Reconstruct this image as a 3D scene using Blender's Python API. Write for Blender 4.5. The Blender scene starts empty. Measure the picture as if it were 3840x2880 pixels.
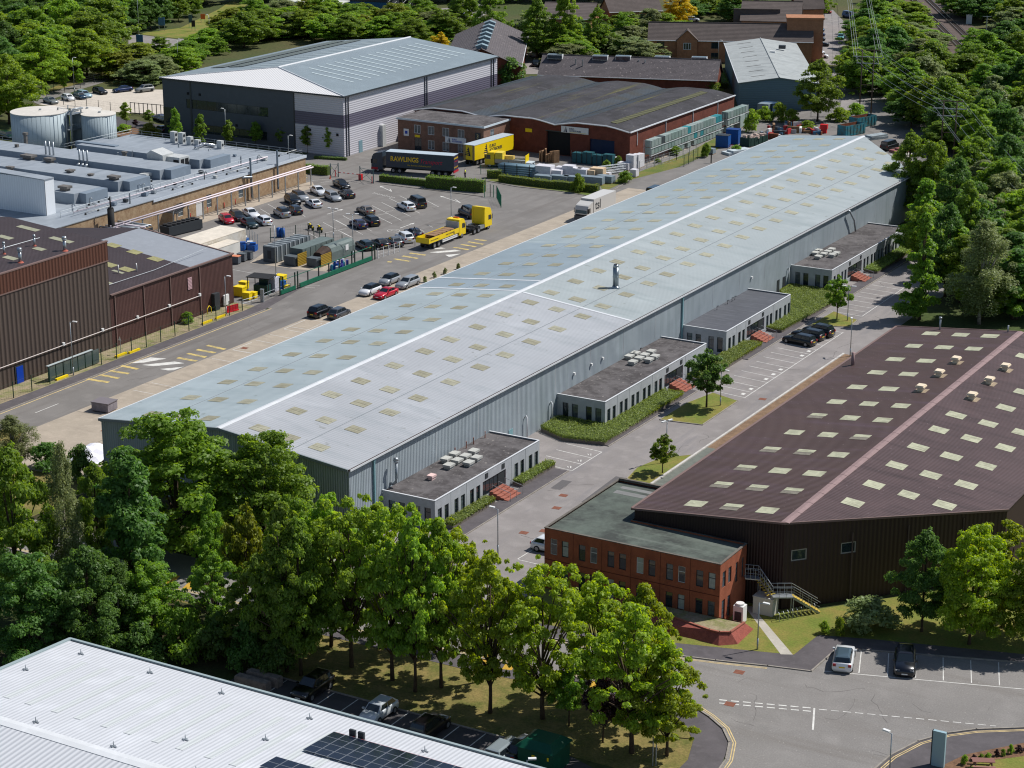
import bpy, math, random
import numpy as np
from mathutils import Vector, Matrix
R = math.radians
sc = bpy.context.scene
col = sc.collection
# ---------------------------------------------------------------- camera (drone, tele lens, 80 m up)
cam_d = bpy.data.cameras.new('camera'); cam = bpy.data.objects.new('camera', cam_d); col.objects.link(cam)
cam.location = (0, 0, 80)
cam.rotation_euler = (R(90 - 17.607), 0, R(30.042))
cam_d.sensor_width = 36; cam_d.lens = 72.8; cam_d.clip_start = 1; cam_d.clip_end = 6000
sc.camera = cam; sc.render.resolution_x, sc.render.resolution_y = 1024, 768
# ---------------------------------------------------------------- sky and sun
SUN_AZ, SUN_EL = R(53), R(52)          # azimuth of the sun measured from +X towards +Y
world = bpy.data.worlds.new('World'); sc.world = world; world.use_nodes = True
wn = world.node_tree.nodes; wl = world.node_tree.links
sky = wn.new('ShaderNodeTexSky'); sky.sky_type = 'NISHITA'; sky.sun_disc = False
sky.sun_elevation = SUN_EL; sky.sun_rotation = R(90) - SUN_AZ; sky.air_density = 1.0; sky.dust_density = 0.6
wl.new(sky.outputs[0], wn['Background'].inputs[0]); wn['Background'].inputs[1].default_value = 0.085
sun_d = bpy.data.lights.new('sun', 'SUN'); sun_d.energy = 4.9; sun_d.angle = R(0.53); sun_d.color = (1.0, 0.97, 0.925)
sun = bpy.data.objects.new('sun', sun_d); col.objects.link(sun)
sdir = Vector((math.cos(SUN_AZ) * math.cos(SUN_EL), math.sin(SUN_AZ) * math.cos(SUN_EL), math.sin(SUN_EL)))
sun.rotation_euler = (-sdir).to_track_quat('-Z', 'Y').to_euler(); sun.location = (0, 200, 200)
sc.view_settings.view_transform = 'Standard'; sc.view_settings.look = 'None'
sc.view_settings.exposure = 0.0; sc.view_settings.gamma = 1.0
sc.cycles.filter_width = 1.15; sc.cycles.max_bounces = 7; sc.cycles.diffuse_bounces = 4; sc.cycles.glossy_bounces = 2; sc.cycles.transmission_bounces = 3
rnd = random.Random(7)
# ---------------------------------------------------------------- materials
def lin(c):
    c /= 255.0
    return c / 12.92 if c <= 0.04045 else ((c + 0.055) / 1.055) ** 2.4
def S(r, g, b, k=1.0):
    return (lin(r) * k, lin(g) * k, lin(b) * k, 1)
MATS = {}
def mat(name, c, rough=0.75, metal=0.0, var=0.0, vs=0.3, c2=None, fine=0.0, fs=6.0, ribs=None, spec=0.3, streak=None, bump=0.0, dots=None, coat=0):
    """procedural principled material: base colour, blotches to c2 (or darker by var), fine grain, ribs=(axis, pitch, depth, tint)"""
    if name in MATS: return MATS[name]
    m = bpy.data.materials.new(name); MATS[name] = m; m.use_nodes = True
    n = m.node_tree.nodes; l = m.node_tree.links; p = n['Principled BSDF']
    p.inputs['Roughness'].default_value = rough; p.inputs['Metallic'].default_value = metal
    p.inputs['Specular IOR Level'].default_value = spec; p.inputs['Coat Weight'].default_value = coat
    p.inputs['Base Color'].default_value = c
    tc = n.new('ShaderNodeTexCoord'); vec = tc.outputs['Object']
    cur = None; hgt = None
    def noise(scale, detail=4, rough_=0.6, v=vec):
        t = n.new('ShaderNodeTexNoise'); t.inputs['Scale'].default_value = scale; t.inputs['Detail'].default_value = detail
        t.inputs['Roughness'].default_value = rough_; l.new(v, t.inputs['Vector']); return t.outputs['Fac']
    def ramp(f, a, b):
        r = n.new('ShaderNodeMapRange'); r.inputs[1].default_value = a; r.inputs[2].default_value = b; l.new(f, r.inputs[0]); return r.outputs[0]
    def mix(a, b, f, mode='MIX'):
        x = n.new('ShaderNodeMix'); x.data_type = 'RGBA'; x.blend_type = mode
        for sock, v in ((x.inputs[6], a), (x.inputs[7], b), (x.inputs[0], f)):
            if hasattr(v, 'is_linked'): l.new(v, sock)
            else: sock.default_value = v
        return x.outputs[2]
    def scaled(sx, sy, sz):
        mp = n.new('ShaderNodeMapping'); mp.inputs['Scale'].default_value = (sx, sy, sz); l.new(vec, mp.inputs[0]); return mp.outputs[0]
    cur = c
    if var or c2:
        d = c2 if c2 else (c[0] * (1 - var), c[1] * (1 - var), c[2] * (1 - var), 1)
        cur = mix(cur, d, ramp(noise(vs), 0.38, 0.62))
        e = tuple(min(1, x * 1.12) for x in c[:3]) + (1,)
        cur = mix(cur, e, ramp(noise(vs * 3.1, 2), 0.5, 0.8))
    if streak:                                   # dirt streaks: (sx,sy,sz) stretch, colour, low, high
        cur = mix(cur, streak[1], ramp(noise(1.0, 5, 0.65, scaled(*streak[0])), streak[2], streak[3]))
    if dots:                                     # small lichen / litter specks
        cur = mix(cur, dots[0], ramp(noise(dots[1], 2, 0.5), dots[2], dots[2] + 0.06))
    if fine:
        g = (1 - fine, 1 - fine, 1 - fine, 1); cur = mix(cur, mix((1, 1, 1, 1), g, ramp(noise(fs, 3, 0.7), 0.35, 0.65)), 1.0, 'MULTIPLY')
    if ribs:
        w = n.new('ShaderNodeTexWave'); w.bands_direction = ribs[0]; w.inputs['Scale'].default_value = math.pi / (10 * ribs[1])
        l.new(vec, w.inputs['Vector']); hgt = w.outputs['Fac']
        t = 1 - ribs[3]; cur = mix(cur, mix((t, t, t, 1), (1, 1, 1, 1), hgt), 1.0, 'MULTIPLY')
        b = n.new('ShaderNodeBump'); b.inputs['Strength'].default_value = 1.0; b.inputs['Distance'].default_value = ribs[2]
        l.new(hgt, b.inputs['Height']); l.new(b.outputs[0], p.inputs['Normal'])
    elif bump:
        b = n.new('ShaderNodeBump'); b.inputs['Strength'].default_value = 0.6; b.inputs['Distance'].default_value = bump
        l.new(noise(fs, 3, 0.7), b.inputs['Height']); l.new(b.outputs[0], p.inputs['Normal'])
    if hasattr(cur, 'is_linked'): l.new(cur, p.inputs['Base Color'])
    return m
def leafmat(name, c, var=0.35, trans=0.35):
    if name in MATS: return MATS[name]
    m = bpy.data.materials.new(name); MATS[name] = m; m.use_nodes = True
    n = m.node_tree.nodes; l = m.node_tree.links; n.remove(n['Principled BSDF']); out = n['Material Output']
    geo = n.new('ShaderNodeNewGeometry'); oi = n.new('ShaderNodeObjectInfo')
    hsv = n.new('ShaderNodeHueSaturation'); hsv.inputs['Color'].default_value = c
    def rng(src, a, b):
        r = n.new('ShaderNodeMapRange'); r.inputs[3].default_value = a; r.inputs[4].default_value = b; l.new(src, r.inputs[0]); return r.outputs[0]
    mul = n.new('ShaderNodeMath'); mul.operation = 'MULTIPLY'
    l.new(rng(geo.outputs['Random Per Island'], 1 - var, 1 + var), mul.inputs[0]); l.new(rng(oi.outputs['Random'], 0.82, 1.15), mul.inputs[1])
    l.new(mul.outputs[0], hsv.inputs['Value']); l.new(rng(oi.outputs['Random'], 0.487, 0.513), hsv.inputs['Hue'])
    d = n.new('ShaderNodeBsdfPrincipled'); d.inputs['Roughness'].default_value = 0.5; d.inputs['Specular IOR Level'].default_value = 0.35
    t = n.new('ShaderNodeBsdfTranslucent'); hs2 = n.new('ShaderNodeHueSaturation')
    hs2.inputs['Hue'].default_value = 0.485; hs2.inputs['Saturation'].default_value = 1.1; hs2.inputs['Value'].default_value = 1.6
    l.new(hsv.outputs[0], d.inputs['Base Color']); l.new(hsv.outputs[0], hs2.inputs['Color']); l.new(hs2.outputs[0], t.inputs['Color'])
    mx = n.new('ShaderNodeMixShader'); mx.inputs[0].default_value = trans
    l.new(d.outputs[0], mx.inputs[1]); l.new(t.outputs[0], mx.inputs[2]); l.new(mx.outputs[0], out.inputs[0])
    return m
# ---------------------------------------------------------------- mesh helpers
FINE = {'panel_seams', 'panel_joints', 'movement_joints', 'seams', 'rail_posts', 'corner_strips', 'vent_pipes', 'felt_patches', 'rungs'}
class MB:
    def __init__(s): s.v = []; s.f = []
    def add(s, v, f):
        o = len(s.v); s.v += [tuple(p) for p in v]; s.f += [tuple(i + o for i in q) for q in f]; return s
    def box(s, x0, y0, z0, x1, y1, z1):
        return s.add([(x0, y0, z0), (x1, y0, z0), (x1, y1, z0), (x0, y1, z0), (x0, y0, z1), (x1, y0, z1), (x1, y1, z1), (x0, y1, z1)],
                     [(3, 2, 1, 0), (4, 5, 6, 7), (0, 1, 5, 4), (1, 2, 6, 5), (2, 3, 7, 6), (3, 0, 4, 7)])
    def obox(s, c, sz, a=0.0, z0=0.0):          # box on z0, rotated about z
        ca, sa = math.cos(a), math.sin(a); hx, hy = sz[0] / 2, sz[1] / 2
        q = [(c[0] + x * ca - y * sa, c[1] + x * sa + y * ca) for x, y in ((-hx, -hy), (hx, -hy), (hx, hy), (-hx, hy))]
        return s.prism(q, z0, z0 + sz[2])
    def prism(s, poly, z0, z1):
        if sum(poly[i][0] * poly[(i + 1) % len(poly)][1] - poly[(i + 1) % len(poly)][0] * poly[i][1] for i in range(len(poly))) < 0: poly = poly[::-1]
        n = len(poly)
        return s.add([(x, y, z0) for x, y in poly] + [(x, y, z1) for x, y in poly],
                     [tuple(range(n))[::-1], tuple(range(n, 2 * n))] + [(i, (i + 1) % n, n + (i + 1) % n, n + i) for i in range(n)])
    def slab(s, quad, t):                        # four 3-D corners, thickened downwards
        return s.add(list(quad) + [(x, y, z - t) for x, y, z in quad], [(0, 1, 2, 3), (7, 6, 5, 4), (0, 4, 5, 1), (1, 5, 6, 2), (2, 6, 7, 3), (3, 7, 4, 0)])
    def cyl(s, c, r, z0, z1, n=12, r2=None):
        r2 = r if r2 is None else r2; A = [2 * math.pi * i / n for i in range(n)]
        return s.add([(c[0] + r * math.cos(a), c[1] + r * math.sin(a), z0) for a in A] + [(c[0] + r2 * math.cos(a), c[1] + r2 * math.sin(a), z1) for a in A],
                     [tuple(range(n))[::-1], tuple(range(n, 2 * n))] + [(i, (i + 1) % n, n + (i + 1) % n, n + i) for i in range(n)])
    def tube(s, pts, r, n=6, r2=None):
        pts = [Vector(p) for p in pts]; m = len(pts); o = len(s.v); r2 = r if r2 is None else r2
        for i, p in enumerate(pts):
            d = (pts[min(i + 1, m - 1)] - pts[max(i - 1, 0)]).normalized()
            a = d.orthogonal() if abs(d.z) > 0.95 else d.cross(Vector((0, 0, 1))); a.normalize(); b = d.cross(a); rr = r + (r2 - r) * i / max(1, m - 1)
            for k in range(n):
                t = 2 * math.pi * k / n; s.v.append(tuple(p + a * rr * math.cos(t) + b * rr * math.sin(t)))
        for i in range(m - 1):
            for k in range(n):
                s.f.append((o + i * n + k, o + i * n + (k + 1) % n, o + (i + 1) * n + (k + 1) % n, o + (i + 1) * n + k))
        s.f.append(tuple(o + k for k in range(n))[::-1]); s.f.append(tuple(o + (m - 1) * n + k for k in range(n)))
        return s
    def ribbon(s, pts, w, z0, z1):               # kerb / wall following a polyline
        for (a, b) in zip(pts[:-1], pts[1:]):
            dx, dy = b[0] - a[0], b[1] - a[1]; L = math.hypot(dx, dy) or 1; nx, ny = -dy / L * w / 2, dx / L * w / 2
            e = w * 0.25; ex, ey = dx / L * e, dy / L * e
            s.prism([(a[0] + nx - ex, a[1] + ny - ey), (a[0] - nx - ex, a[1] - ny - ey), (b[0] - nx + ex, b[1] - ny + ey), (b[0] + nx + ex, b[1] + ny + ey)], z0, z1)
        return s
    def line(s, a, b, w, z):                     # painted stripe
        dx, dy = b[0] - a[0], b[1] - a[1]; L = math.hypot(dx, dy) or 1; nx, ny = -dy / L * w / 2, dx / L * w / 2
        return s.add([(a[0] + nx, a[1] + ny, z), (a[0] - nx, a[1] - ny, z), (b[0] - nx, b[1] - ny, z), (b[0] + nx, b[1] + ny, z)], [(0, 1, 2, 3)])
    def poly(s, pts, z): return s.add([(x, y, z) for x, y in pts], [tuple(range(len(pts)))])
    def wall(s, p0, p1, z0, z1, holes=(), d=0.18):
        """vertical wall from p0 to p1 (outside on the right-hand side), with recessed openings (a,b,za,zb)"""
        L = math.hypot(p1[0] - p0[0], p1[1] - p0[1]); ux, uy = (p1[0] - p0[0]) / L, (p1[1] - p0[1]) / L; nx, ny = uy, -ux
        P = lambda u, z, k=0.0: (p0[0] + ux * u - nx * k, p0[1] + uy * u - ny * k, z)
        U = sorted({0, L} | {h[0] for h in holes} | {h[1] for h in holes}); Z = sorted({z0, z1} | {h[2] for h in holes} | {h[3] for h in holes})
        for a, b in zip(U[:-1], U[1:]):
            for c, e in zip(Z[:-1], Z[1:]):
                if any(h[0] <= a and b <= h[1] and h[2] <= c and e <= h[3] for h in holes): continue
                s.add([P(a, c), P(b, c), P(b, e), P(a, e)], [(0, 1, 2, 3)])
        for a, b, c, e in holes:
            s.add([P(a, c), P(b, c), P(b, e), P(a, e), P(a, c, d), P(b, c, d), P(b, e, d), P(a, e, d)], [(0, 4, 5, 1), (1, 5, 6, 2), (2, 6, 7, 3), (3, 7, 4, 0)])
        return s
    def mesh(s, name, smooth=False):
        me = bpy.data.meshes.new(name); me.from_pydata(s.v, [], s.f)
        if smooth: me.polygons.foreach_set('use_smooth', [True] * len(me.polygons))
        return me
    def obj(s, name, m, parent=None, smooth=False, loc=None):
        o = place(s.mesh(name, smooth), name, m, parent, loc)
        if parent and name in FINE: o['kind'] = 'stuff'      # too small to pick apart one by one
        return o
def place(me, name, m, parent=None, loc=None, rot=0.0):
    """link a mesh; coordinates are world ones unless loc is given (then relative to the parent)"""
    if m and not me.materials: me.materials.append(m)
    o = bpy.data.objects.new(name, me); col.objects.link(o)
    if loc is not None: o.location = loc
    if rot: o.rotation_euler = (0, 0, rot)
    if parent:
        o.parent = parent
        if loc is None: o.matrix_parent_inverse = inv_of(parent)
    return o
def world_of(o):
    M = Matrix.LocRotScale(o.location, o.rotation_euler, o.scale)
    return world_of(o.parent) @ o.matrix_parent_inverse @ M if o.parent else M
def inv_of(o): return world_of(o).inverted()
def tag(o, label, cat, group=None):
    o['label'] = label; o['category'] = cat
    if group: o['group'] = group
    return o
def thing(name, label, cat, loc=(0, 0, 0), rot=0.0, group=None):
    o = bpy.data.objects.new(name, None); o.empty_display_size = 0.5; col.objects.link(o)
    o.location = loc if len(loc) == 3 else (loc[0], loc[1], 0); o.rotation_euler = (0, 0, rot)
    return tag(o, label, cat, group)
def struct(name, mb, m, kind='structure', parent=None):
    o = mb.obj(name, m, parent)
    if not parent: o['kind'] = kind
    return o
def sheet(name, pts, z, m): return struct(name, MB().poly(pts, z), m)
TXT = {}
def text(body, size, m, parent, loc, rot, shear=0.0, bold=0.0, align='LEFT', name='lettering', sx=1.0):
    c = bpy.data.curves.new(name, 'FONT'); c.body = body; c.size = size; c.shear = shear; c.offset = bold; c.align_x = align; c.extrude = 0.004; c.resolution_u = 3
    c.materials.append(m); t = bpy.data.objects.new(name, c); me = bpy.data.meshes.new_from_object(t); bpy.data.objects.remove(t)
    o = bpy.data.objects.new(name, me); col.objects.link(o); o.location = loc; o.rotation_euler = rot; o.scale = (sx, 1, 1); o.parent = parent
    return o
WINM = {}
def window(root, p0, p1, h, d, fm, pm, mull=(), trans=(), fw=0.06, name='window'):
    """framed window filling opening h=(a,b,za,zb) of the wall p0-p1, recessed by d"""
    L = math.hypot(p1[0] - p0[0], p1[1] - p0[1]); ux, uy = (p1[0] - p0[0]) / L, (p1[1] - p0[1]) / L; nx, ny = uy, -ux
    w, hh = h[1] - h[0], h[3] - h[2]; key = (round(w, 2), round(hh, 2), tuple(mull), tuple(trans), fw, fm.name, pm.name)
    if key not in WINM:
        b = MB(); t = 0.05
        b.box(0, -t, 0, fw, 0, hh).box(w - fw, -t, 0, w, 0, hh).box(fw, -t, 0, w - fw, 0, fw).box(fw, -t, hh - fw, w - fw, 0, hh)
        for k in mull: b.box(w * k - fw / 2, -t + .004, fw, w * k + fw / 2, 0, hh - fw)
        for k in trans: b.box(fw, -t + .008, hh * k - fw / 2, w - fw, 0, hh * k + fw / 2)
        q = MB().box(fw, -0.02, fw, w - fw, -0.012, hh - fw); WINM[key] = (b.mesh('window'), q.mesh('pane'))
    a = math.atan2(uy, ux); x, y = p0[0] + ux * h[0] - nx * (d - 0.005), p0[1] + uy * h[0] - ny * (d - 0.005)
    W = inv_of(root) @ Vector((x, y, h[2]))
    o = place(WINM[key][0], name, fm, root, W, a - root.rotation_euler[2]); place(WINM[key][1], 'pane', pm, o, (0, 0, 0)); return o
# ---------------------------------------------------------------- foliage: leaf-sized faces spread over lobes of the crown
def leaf_mesh(name, P, N, size, jit, rs, ratio=0.62):
    """P positions (n,3), N facing directions (n,3) -> diamond leaves"""
    n = len(P); N = N + rs.normal(0, jit, (n, 3)); N /= np.linalg.norm(N, axis=1)[:, None] + 1e-9
    T = np.cross(N, rs.normal(0, 1, (n, 3))); T /= np.linalg.norm(T, axis=1)[:, None] + 1e-9; B = np.cross(N, T)
    s = size * rs.uniform(0.45, 1.6, n)[:, None]
    V = np.empty((n, 4, 3)); V[:, 0] = P - T * s * .5; V[:, 1] = P + B * s * .5 * ratio; V[:, 2] = P + T * s * .5; V[:, 3] = P - B * s * .5 * ratio
    V[:, 1] += N * s * .12; V[:, 3] += N * s * .12
    me = bpy.data.meshes.new(name); me.vertices.add(n * 4); me.vertices.foreach_set('co', V.reshape(-1).astype(np.float32))
    me.loops.add(n * 4); me.loops.foreach_set('vertex_index', np.arange(n * 4, dtype=np.int32))
    me.polygons.add(n); me.polygons.foreach_set('loop_start', np.arange(0, n * 4, 4, dtype=np.int32))
    me.update(calc_edges=True); return me
def sph(rs, n):
    v = rs.normal(0, 1, (n, 3)); return v / np.linalg.norm(v, axis=1)[:, None]
def tree_proto(name, h, r, base, lobes, lr, leaves, size, seed, prof='oval', droop=0.0, thin=0.0, trunk_r=0.22, limbs=9, mid=0.5):
    """returns (trunk mesh, crown mesh); prof shapes the radius over the height"""
    rs = np.random.RandomState(seed); C = []; Rr = []
    while len(C) < lobes:
        t = rs.uniform(0, 1)
        f = {'oval': math.sin(math.pi * min(1, max(0, 0.12 + 0.86 * t)) ** 0.9), 'cone': (1 - t) ** 0.8 * 0.98 + 0.05, 'dome': math.cos(t * 1.45) ** 0.6, 'vase': 0.45 + 0.55 * math.sin(math.pi * t ** 1.2)}[prof]
        a = rs.uniform(0, 2 * math.pi); q = rs.uniform(0, 1) ** mid
        rad = r * f * q * (1 + 0.18 * math.sin(3 * a + seed) + 0.12 * math.sin(5 * a + 2 * seed + 4 * t))
        C.append((rad * math.cos(a), rad * math.sin(a), base + (h - base) * (0.04 + 0.92 * t))); sho = rs.uniform() < .16; Rr.append(lr * (rs.uniform(.35, .6) if sho else rs.uniform(0.55, 1.4)) * (0.7 + 0.3 * f))
        if sho: C[-1] = (C[-1][0] * 1.22, C[-1][1] * 1.22, C[-1][2] + .06 * (h - base))
    C = np.array(C); Rr = np.array(Rr); w = Rr ** 2; w /= w.sum()
    k = rs.choice(lobes, leaves, p=w); d = sph(rs, leaves); d[:, 2] = np.where(d[:, 2] < -0.35, -d[:, 2] * rs.uniform(-.2, 1, leaves), d[:, 2])
    rr = Rr[k] * rs.uniform(0.55, 1.08, leaves); P = C[k] + d * rr[:, None] * np.array([1, 1, 0.72])
    if droop:
        j = rs.uniform(0, 1, leaves) < 0.75; P[:, 2] -= np.where(j, rs.uniform(0, droop, leaves), 0)
    N = d * 0.8 + np.array([0, 0, 0.45])
    crown = leaf_mesh('crown', P, N, size, 0.45, rs)
    b = MB(); b.tube([(0, 0, -.1), (.05, .03, base * .6), (0, 0, base + (h - base) * .35), (.05, 0, base + (h - base) * .75)], trunk_r, 7, trunk_r * .25)
    for i in rs.choice(lobes, min(limbs, lobes), replace=False):
        c = C[i]; z0 = base * .75 + (c[2] - base * .75) * rs.uniform(.1, .45); b.tube([(0, 0, max(z0, base * .5)), tuple(c * np.array([.5, .5, 0]) + np.array([0, 0, z0 * .45 + c[2] * .55])), tuple(c)], trunk_r * .42, 5, 0.03)
    return b.mesh('trunk', True), crown
# ---------------------------------------------------------------- palette
asph = mat('asphalt', S(128, 124, 120), 0.9, var=.16, vs=.12, fine=.14, fs=9, streak=((.5, .03, 1), S(112, 107, 103), .5, .7))
asph_l = mat('asphalt_worn', S(146, 140, 137), 0.9, var=.18, vs=.15, fine=.14, fs=8, streak=((.6, .06, 1), S(130, 126, 126), .52, .72))
asph_d = mat('asphalt_dark', S(84, 81, 82), 0.9, var=.2, vs=.3, fine=.15, fs=9)
asph_f = mat('asphalt_front', S(138, 134, 130), 0.9, var=.1, vs=.1, fine=.22, fs=7, dots=(S(160, 156, 150), 5, .66), streak=((.04, .45, 1), S(126, 121, 116), .5, .7))
path_m = mat('footpath_tarmac', S(96, 91, 93), 0.92, var=.2, vs=.4, fine=.12, fs=8)
conc = mat('concrete', S(172, 160, 144), 0.9, var=.14, vs=.25, fine=.1, fs=5, streak=((.12, .9, 1), S(148, 137, 124), .55, .75))
conc_l = mat('concrete_pale', S(184, 178, 166), 0.9, var=.12, vs=.3, fine=.1, fs=5)
kerb_m = mat('kerb_stone', S(150, 143, 134), 0.9, var=.25, vs=1.5)
grass = mat('grass', S(96, 112, 48), 0.95, c2=S(128, 120, 62), vs=.25, fine=.35, fs=4, bump=.08)
lawn = mat('mown_lawn', S(112, 124, 50), 0.95, c2=S(140, 130, 66), vs=.3, fine=.3, fs=5, bump=.05)
drygrass = mat('dry_grass', S(140, 124, 74), 0.95, c2=S(104, 106, 50), vs=.35, fine=.35, fs=4, bump=.08)
litter = mat('woodland_floor', S(70, 62, 40), 0.97, c2=S(58, 70, 30), vs=.15, fine=.4, fs=3, bump=.1)
gravel = mat('gravel', S(164, 148, 122), 0.95, c2=S(128, 130, 80), vs=.5, fine=.3, fs=6, bump=.06)
white_p = mat('white_paint', S(214, 212, 206), 0.8, var=.25, vs=1.2)
yellow_p = mat('yellow_paint', S(206, 182, 112), 0.85, var=.35, vs=1.0, c2=S(150, 138, 104))
cream_p = mat('cream_paint', S(214, 190, 136), 0.85, var=.3, vs=.8)
glass = mat('window_glass', (.018, .028, .036, 1), 0.06, spec=.9)
glass_l = mat('window_blinds', (.10, .13, .15, 1), 0.10, spec=.8, var=.6, vs=.8)
dark = mat('dark_void', (.012, .013, .015, 1), 0.8)
steel = mat('galvanised_steel', S(168, 174, 178), 0.42, .55, var=.2, vs=1.5)
steel_d = mat('dark_steel', S(66, 70, 74), 0.5, .4)
black = mat('black_rubber', (.02, .02, .021, 1), 0.75)
plast_w = mat('white_plastic', S(222, 222, 220), 0.5)
green_s = mat('green_steel', S(24, 104, 78), 0.5, var=.2, vs=1.5)
green_d = mat('dark_green_steel', S(26, 60, 48), 0.5, var=.2)
red_s = mat('red_paint', S(196, 34, 40), 0.5)
blue_p = mat('blue_paint', S(20, 64, 168), 0.4)
yel_s = mat('yellow_plastic', S(236, 206, 26), 0.5, var=.08, vs=2)
timber = mat('timber', S(150, 118, 88), 0.85, var=.35, vs=2)
bark = mat('bark', S(84, 70, 56), 0.95, var=.4, vs=3)
bark_w = mat('birch_bark', S(176, 168, 156), 0.9, c2=S(90, 82, 74), vs=4)
brick_r = mat('red_brick', S(160, 92, 66), 0.9, var=.22, vs=.7, fine=.16, fs=12)
brick_d = mat('dark_brick', S(122, 68, 54), 0.9, var=.28, vs=.8, fine=.2, fs=10)
brick_b = mat('buff_brick', S(174, 150, 120), 0.9, var=.2, vs=1.2, fine=.22, fs=9, c2=S(150, 122, 94))
brick_s = mat('step_brick', S(158, 98, 82), 0.9, var=.2, vs=1.5)
felt = mat('roof_felt', S(102, 98, 98), 0.95, c2=S(74, 70, 70), vs=.5, fine=.14, fs=6, dots=(S(146, 140, 134), 2.2, .66), streak=((.3, .05, 1), S(120, 116, 116), .6, .75))
felt_n = mat('new_roof_felt', S(84, 86, 92), 0.9, var=.1, vs=.4, streak=((.2, 2, 1), S(96, 98, 104), .5, .7))
felt_g = mat('weathered_green_felt', S(92, 100, 92), 0.95, c2=S(66, 70, 66), vs=.35, fine=.12, fs=4, streak=((.05, .5, 1), S(112, 118, 110), .5, .7))
render_g = mat('grey_cladding', S(168, 172, 176), 0.6, var=.08, vs=.4)
# ---------------------------------------------------------------- terrain, roads, pavements
struct('ground', MB().poly([(-2500, -800), (1500, -800), (1500, 4000), (-2500, 4000)], -0.03), mat('terrain', S(70, 84, 40), 0.97, c2=S(92, 88, 54), vs=.03, fine=.4, fs=1.5))
E_ = 0.004
sheet('yard', [(-236, 232), (-174.6, 232), (-174.6, 60), (-166.9, 60), (-166.9, 330), (-147, 330), (-147, 357), (-96, 357), (-96, 372), (-128, 405), (-150, 440), (-160, 470), (-176, 470), (-176, 400), (-236, 400)], 0.0, asph)
sheet('loading_apron', [(-167, 172.5), (-161, 163.2), (-147.4, 163.2), (-147.4, 331), (-167, 331)], E_, conc)
sheet('apron_ground', [(-170, 150), (-147, 150), (-147, 163.3), (-161, 163.3), (-167, 172.5), (-170, 172.5)], E_, drygrass)
j = MB()
for y in [182, 195, 208, 221, 234, 248, 262, 276, 290, 304]: j.line((-167, y), (-147.4, y), .06, 2.5 * E_)
j.line((-157, 165), (-157, 331), .06, 2.6 * E_)
struct('apron_joints', j, mat('joint_bitumen', S(112, 104, 94), .9))
sheet('gravel_strip', [(-180.95, 150), (-177, 150), (-177, 232), (-180.95, 232)], E_, gravel)
sheet('footpath', [(-177, 100), (-174.75, 100), (-174.75, 231), (-177.44,244.69), (-178.11,242.85), (-177, 229.5)], 2 * E_, path_m)
struct('kerb', MB().ribbon([(-174.65, 100), (-174.65, 231)], .14, -.02, .09), kerb_m)
struct('edge_line', MB().line((-174.25, 100), (-174.25, 232), .14, 3 * E_), cream_p)
# service road in front of the offices
sheet('service_road', [(-114.3, 152), (-94.4, 152), (-90, 163), (-92.6, 168), (-92.6, 320), (-114.3, 320)], 0.0, asph_l)
sheet('estate_road', [(-175, 144.3), (-123.9, 144.4), (-111.8, 144.7), (-93.3, 145.5), (-84.6, 146.3), (-77.9, 146.9), (-71.4, 147.7), (-69.2, 147.5), (-67, 146.9), (-65, 145.8), (-63.1, 144.4), (-61.6, 142.4), (-60.6, 139.5), (-60.2, 136), (-60, 90), (-50.5, 90), (-49.8, 142), (-49.3, 146.9), (-48.2, 150.4), (-46.6, 153), (-44.7, 154.9), (-41.3, 157.2), (10, 174), (10, 188), (-45, 169.6), (-58.7, 164.9), (-60.7, 163.7), (-60.9, 158.4), (-64.7, 157.5), (-69.2, 156.2), (-72.2, 155.5), (-80, 153.4), (-90.5, 152.4), (-94.4, 153.2), (-104.4, 153.2), (-108, 152.2), (-175, 151.6)], E_, asph_f)
sheet('footpath', [(-175, 142.5), (-112.2, 142.9), (-88.1, 143.4), (-83.2, 143.8), (-78.3, 144.5), (-71, 145.4), (-68, 144.8), (-66, 143.4), (-64.3, 141.1), (-63.3, 138), (-63, 110), (-60.1, 110), (-60.4, 138), (-61.6, 142.4), (-63.1, 144.4), (-65, 145.8), (-67, 146.9), (-69.2, 147.5), (-71.4, 147.7), (-77.9, 146.9), (-84.6, 146.3), (-93.3, 145.5), (-111.8, 144.7), (-123.9, 144.4), (-175, 144.3)], 2 * E_, path_m)
nk = [(-175, 144.3), (-123.9, 144.4), (-111.8, 144.7), (-93.3, 145.5), (-84.6, 146.3), (-77.9, 146.9), (-71.4, 147.7), (-69.2, 147.5), (-67, 146.9), (-65, 145.8), (-63.1, 144.4), (-61.6, 142.4), (-60.6, 139.5), (-60.2, 136), (-60, 110)]
fk = [(-90.5, 152.4), (-80, 153.4), (-72.2, 155.5), (-69.2, 156.2), (-64.7, 157.5), (-60.9, 158.4), (-60.7, 163.7), (-58.7, 164.9), (-45, 169.6), (10, 188)]
rk = [(-50.2, 130), (-49.8, 142), (-49.3, 146.9), (-48.2, 150.4), (-46.6, 153), (-44.7, 154.9), (-41.3, 157.2), (10, 174)]
for k in (nk, fk, rk): struct('kerb', MB().ribbon(k, .16, -.02, .10), kerb_m)
sheet('footpath', [(-90.5, 152.5), (-80, 153.5), (-72.2, 155.6), (-69.2, 156.3), (-64.7, 157.6), (-60.9, 158.4), (-60.7, 163.7), (-58.7, 164.9), (-45, 169.6), (-20, 178.3), (-20, 180.5), (-45, 171.6), (-58.7, 167.6), (-63.3, 166), (-63.6, 160.9), (-65.8, 160.2), (-73.3, 158), (-81, 156), (-90.5, 155)], 2 * E_, path_m)
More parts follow.
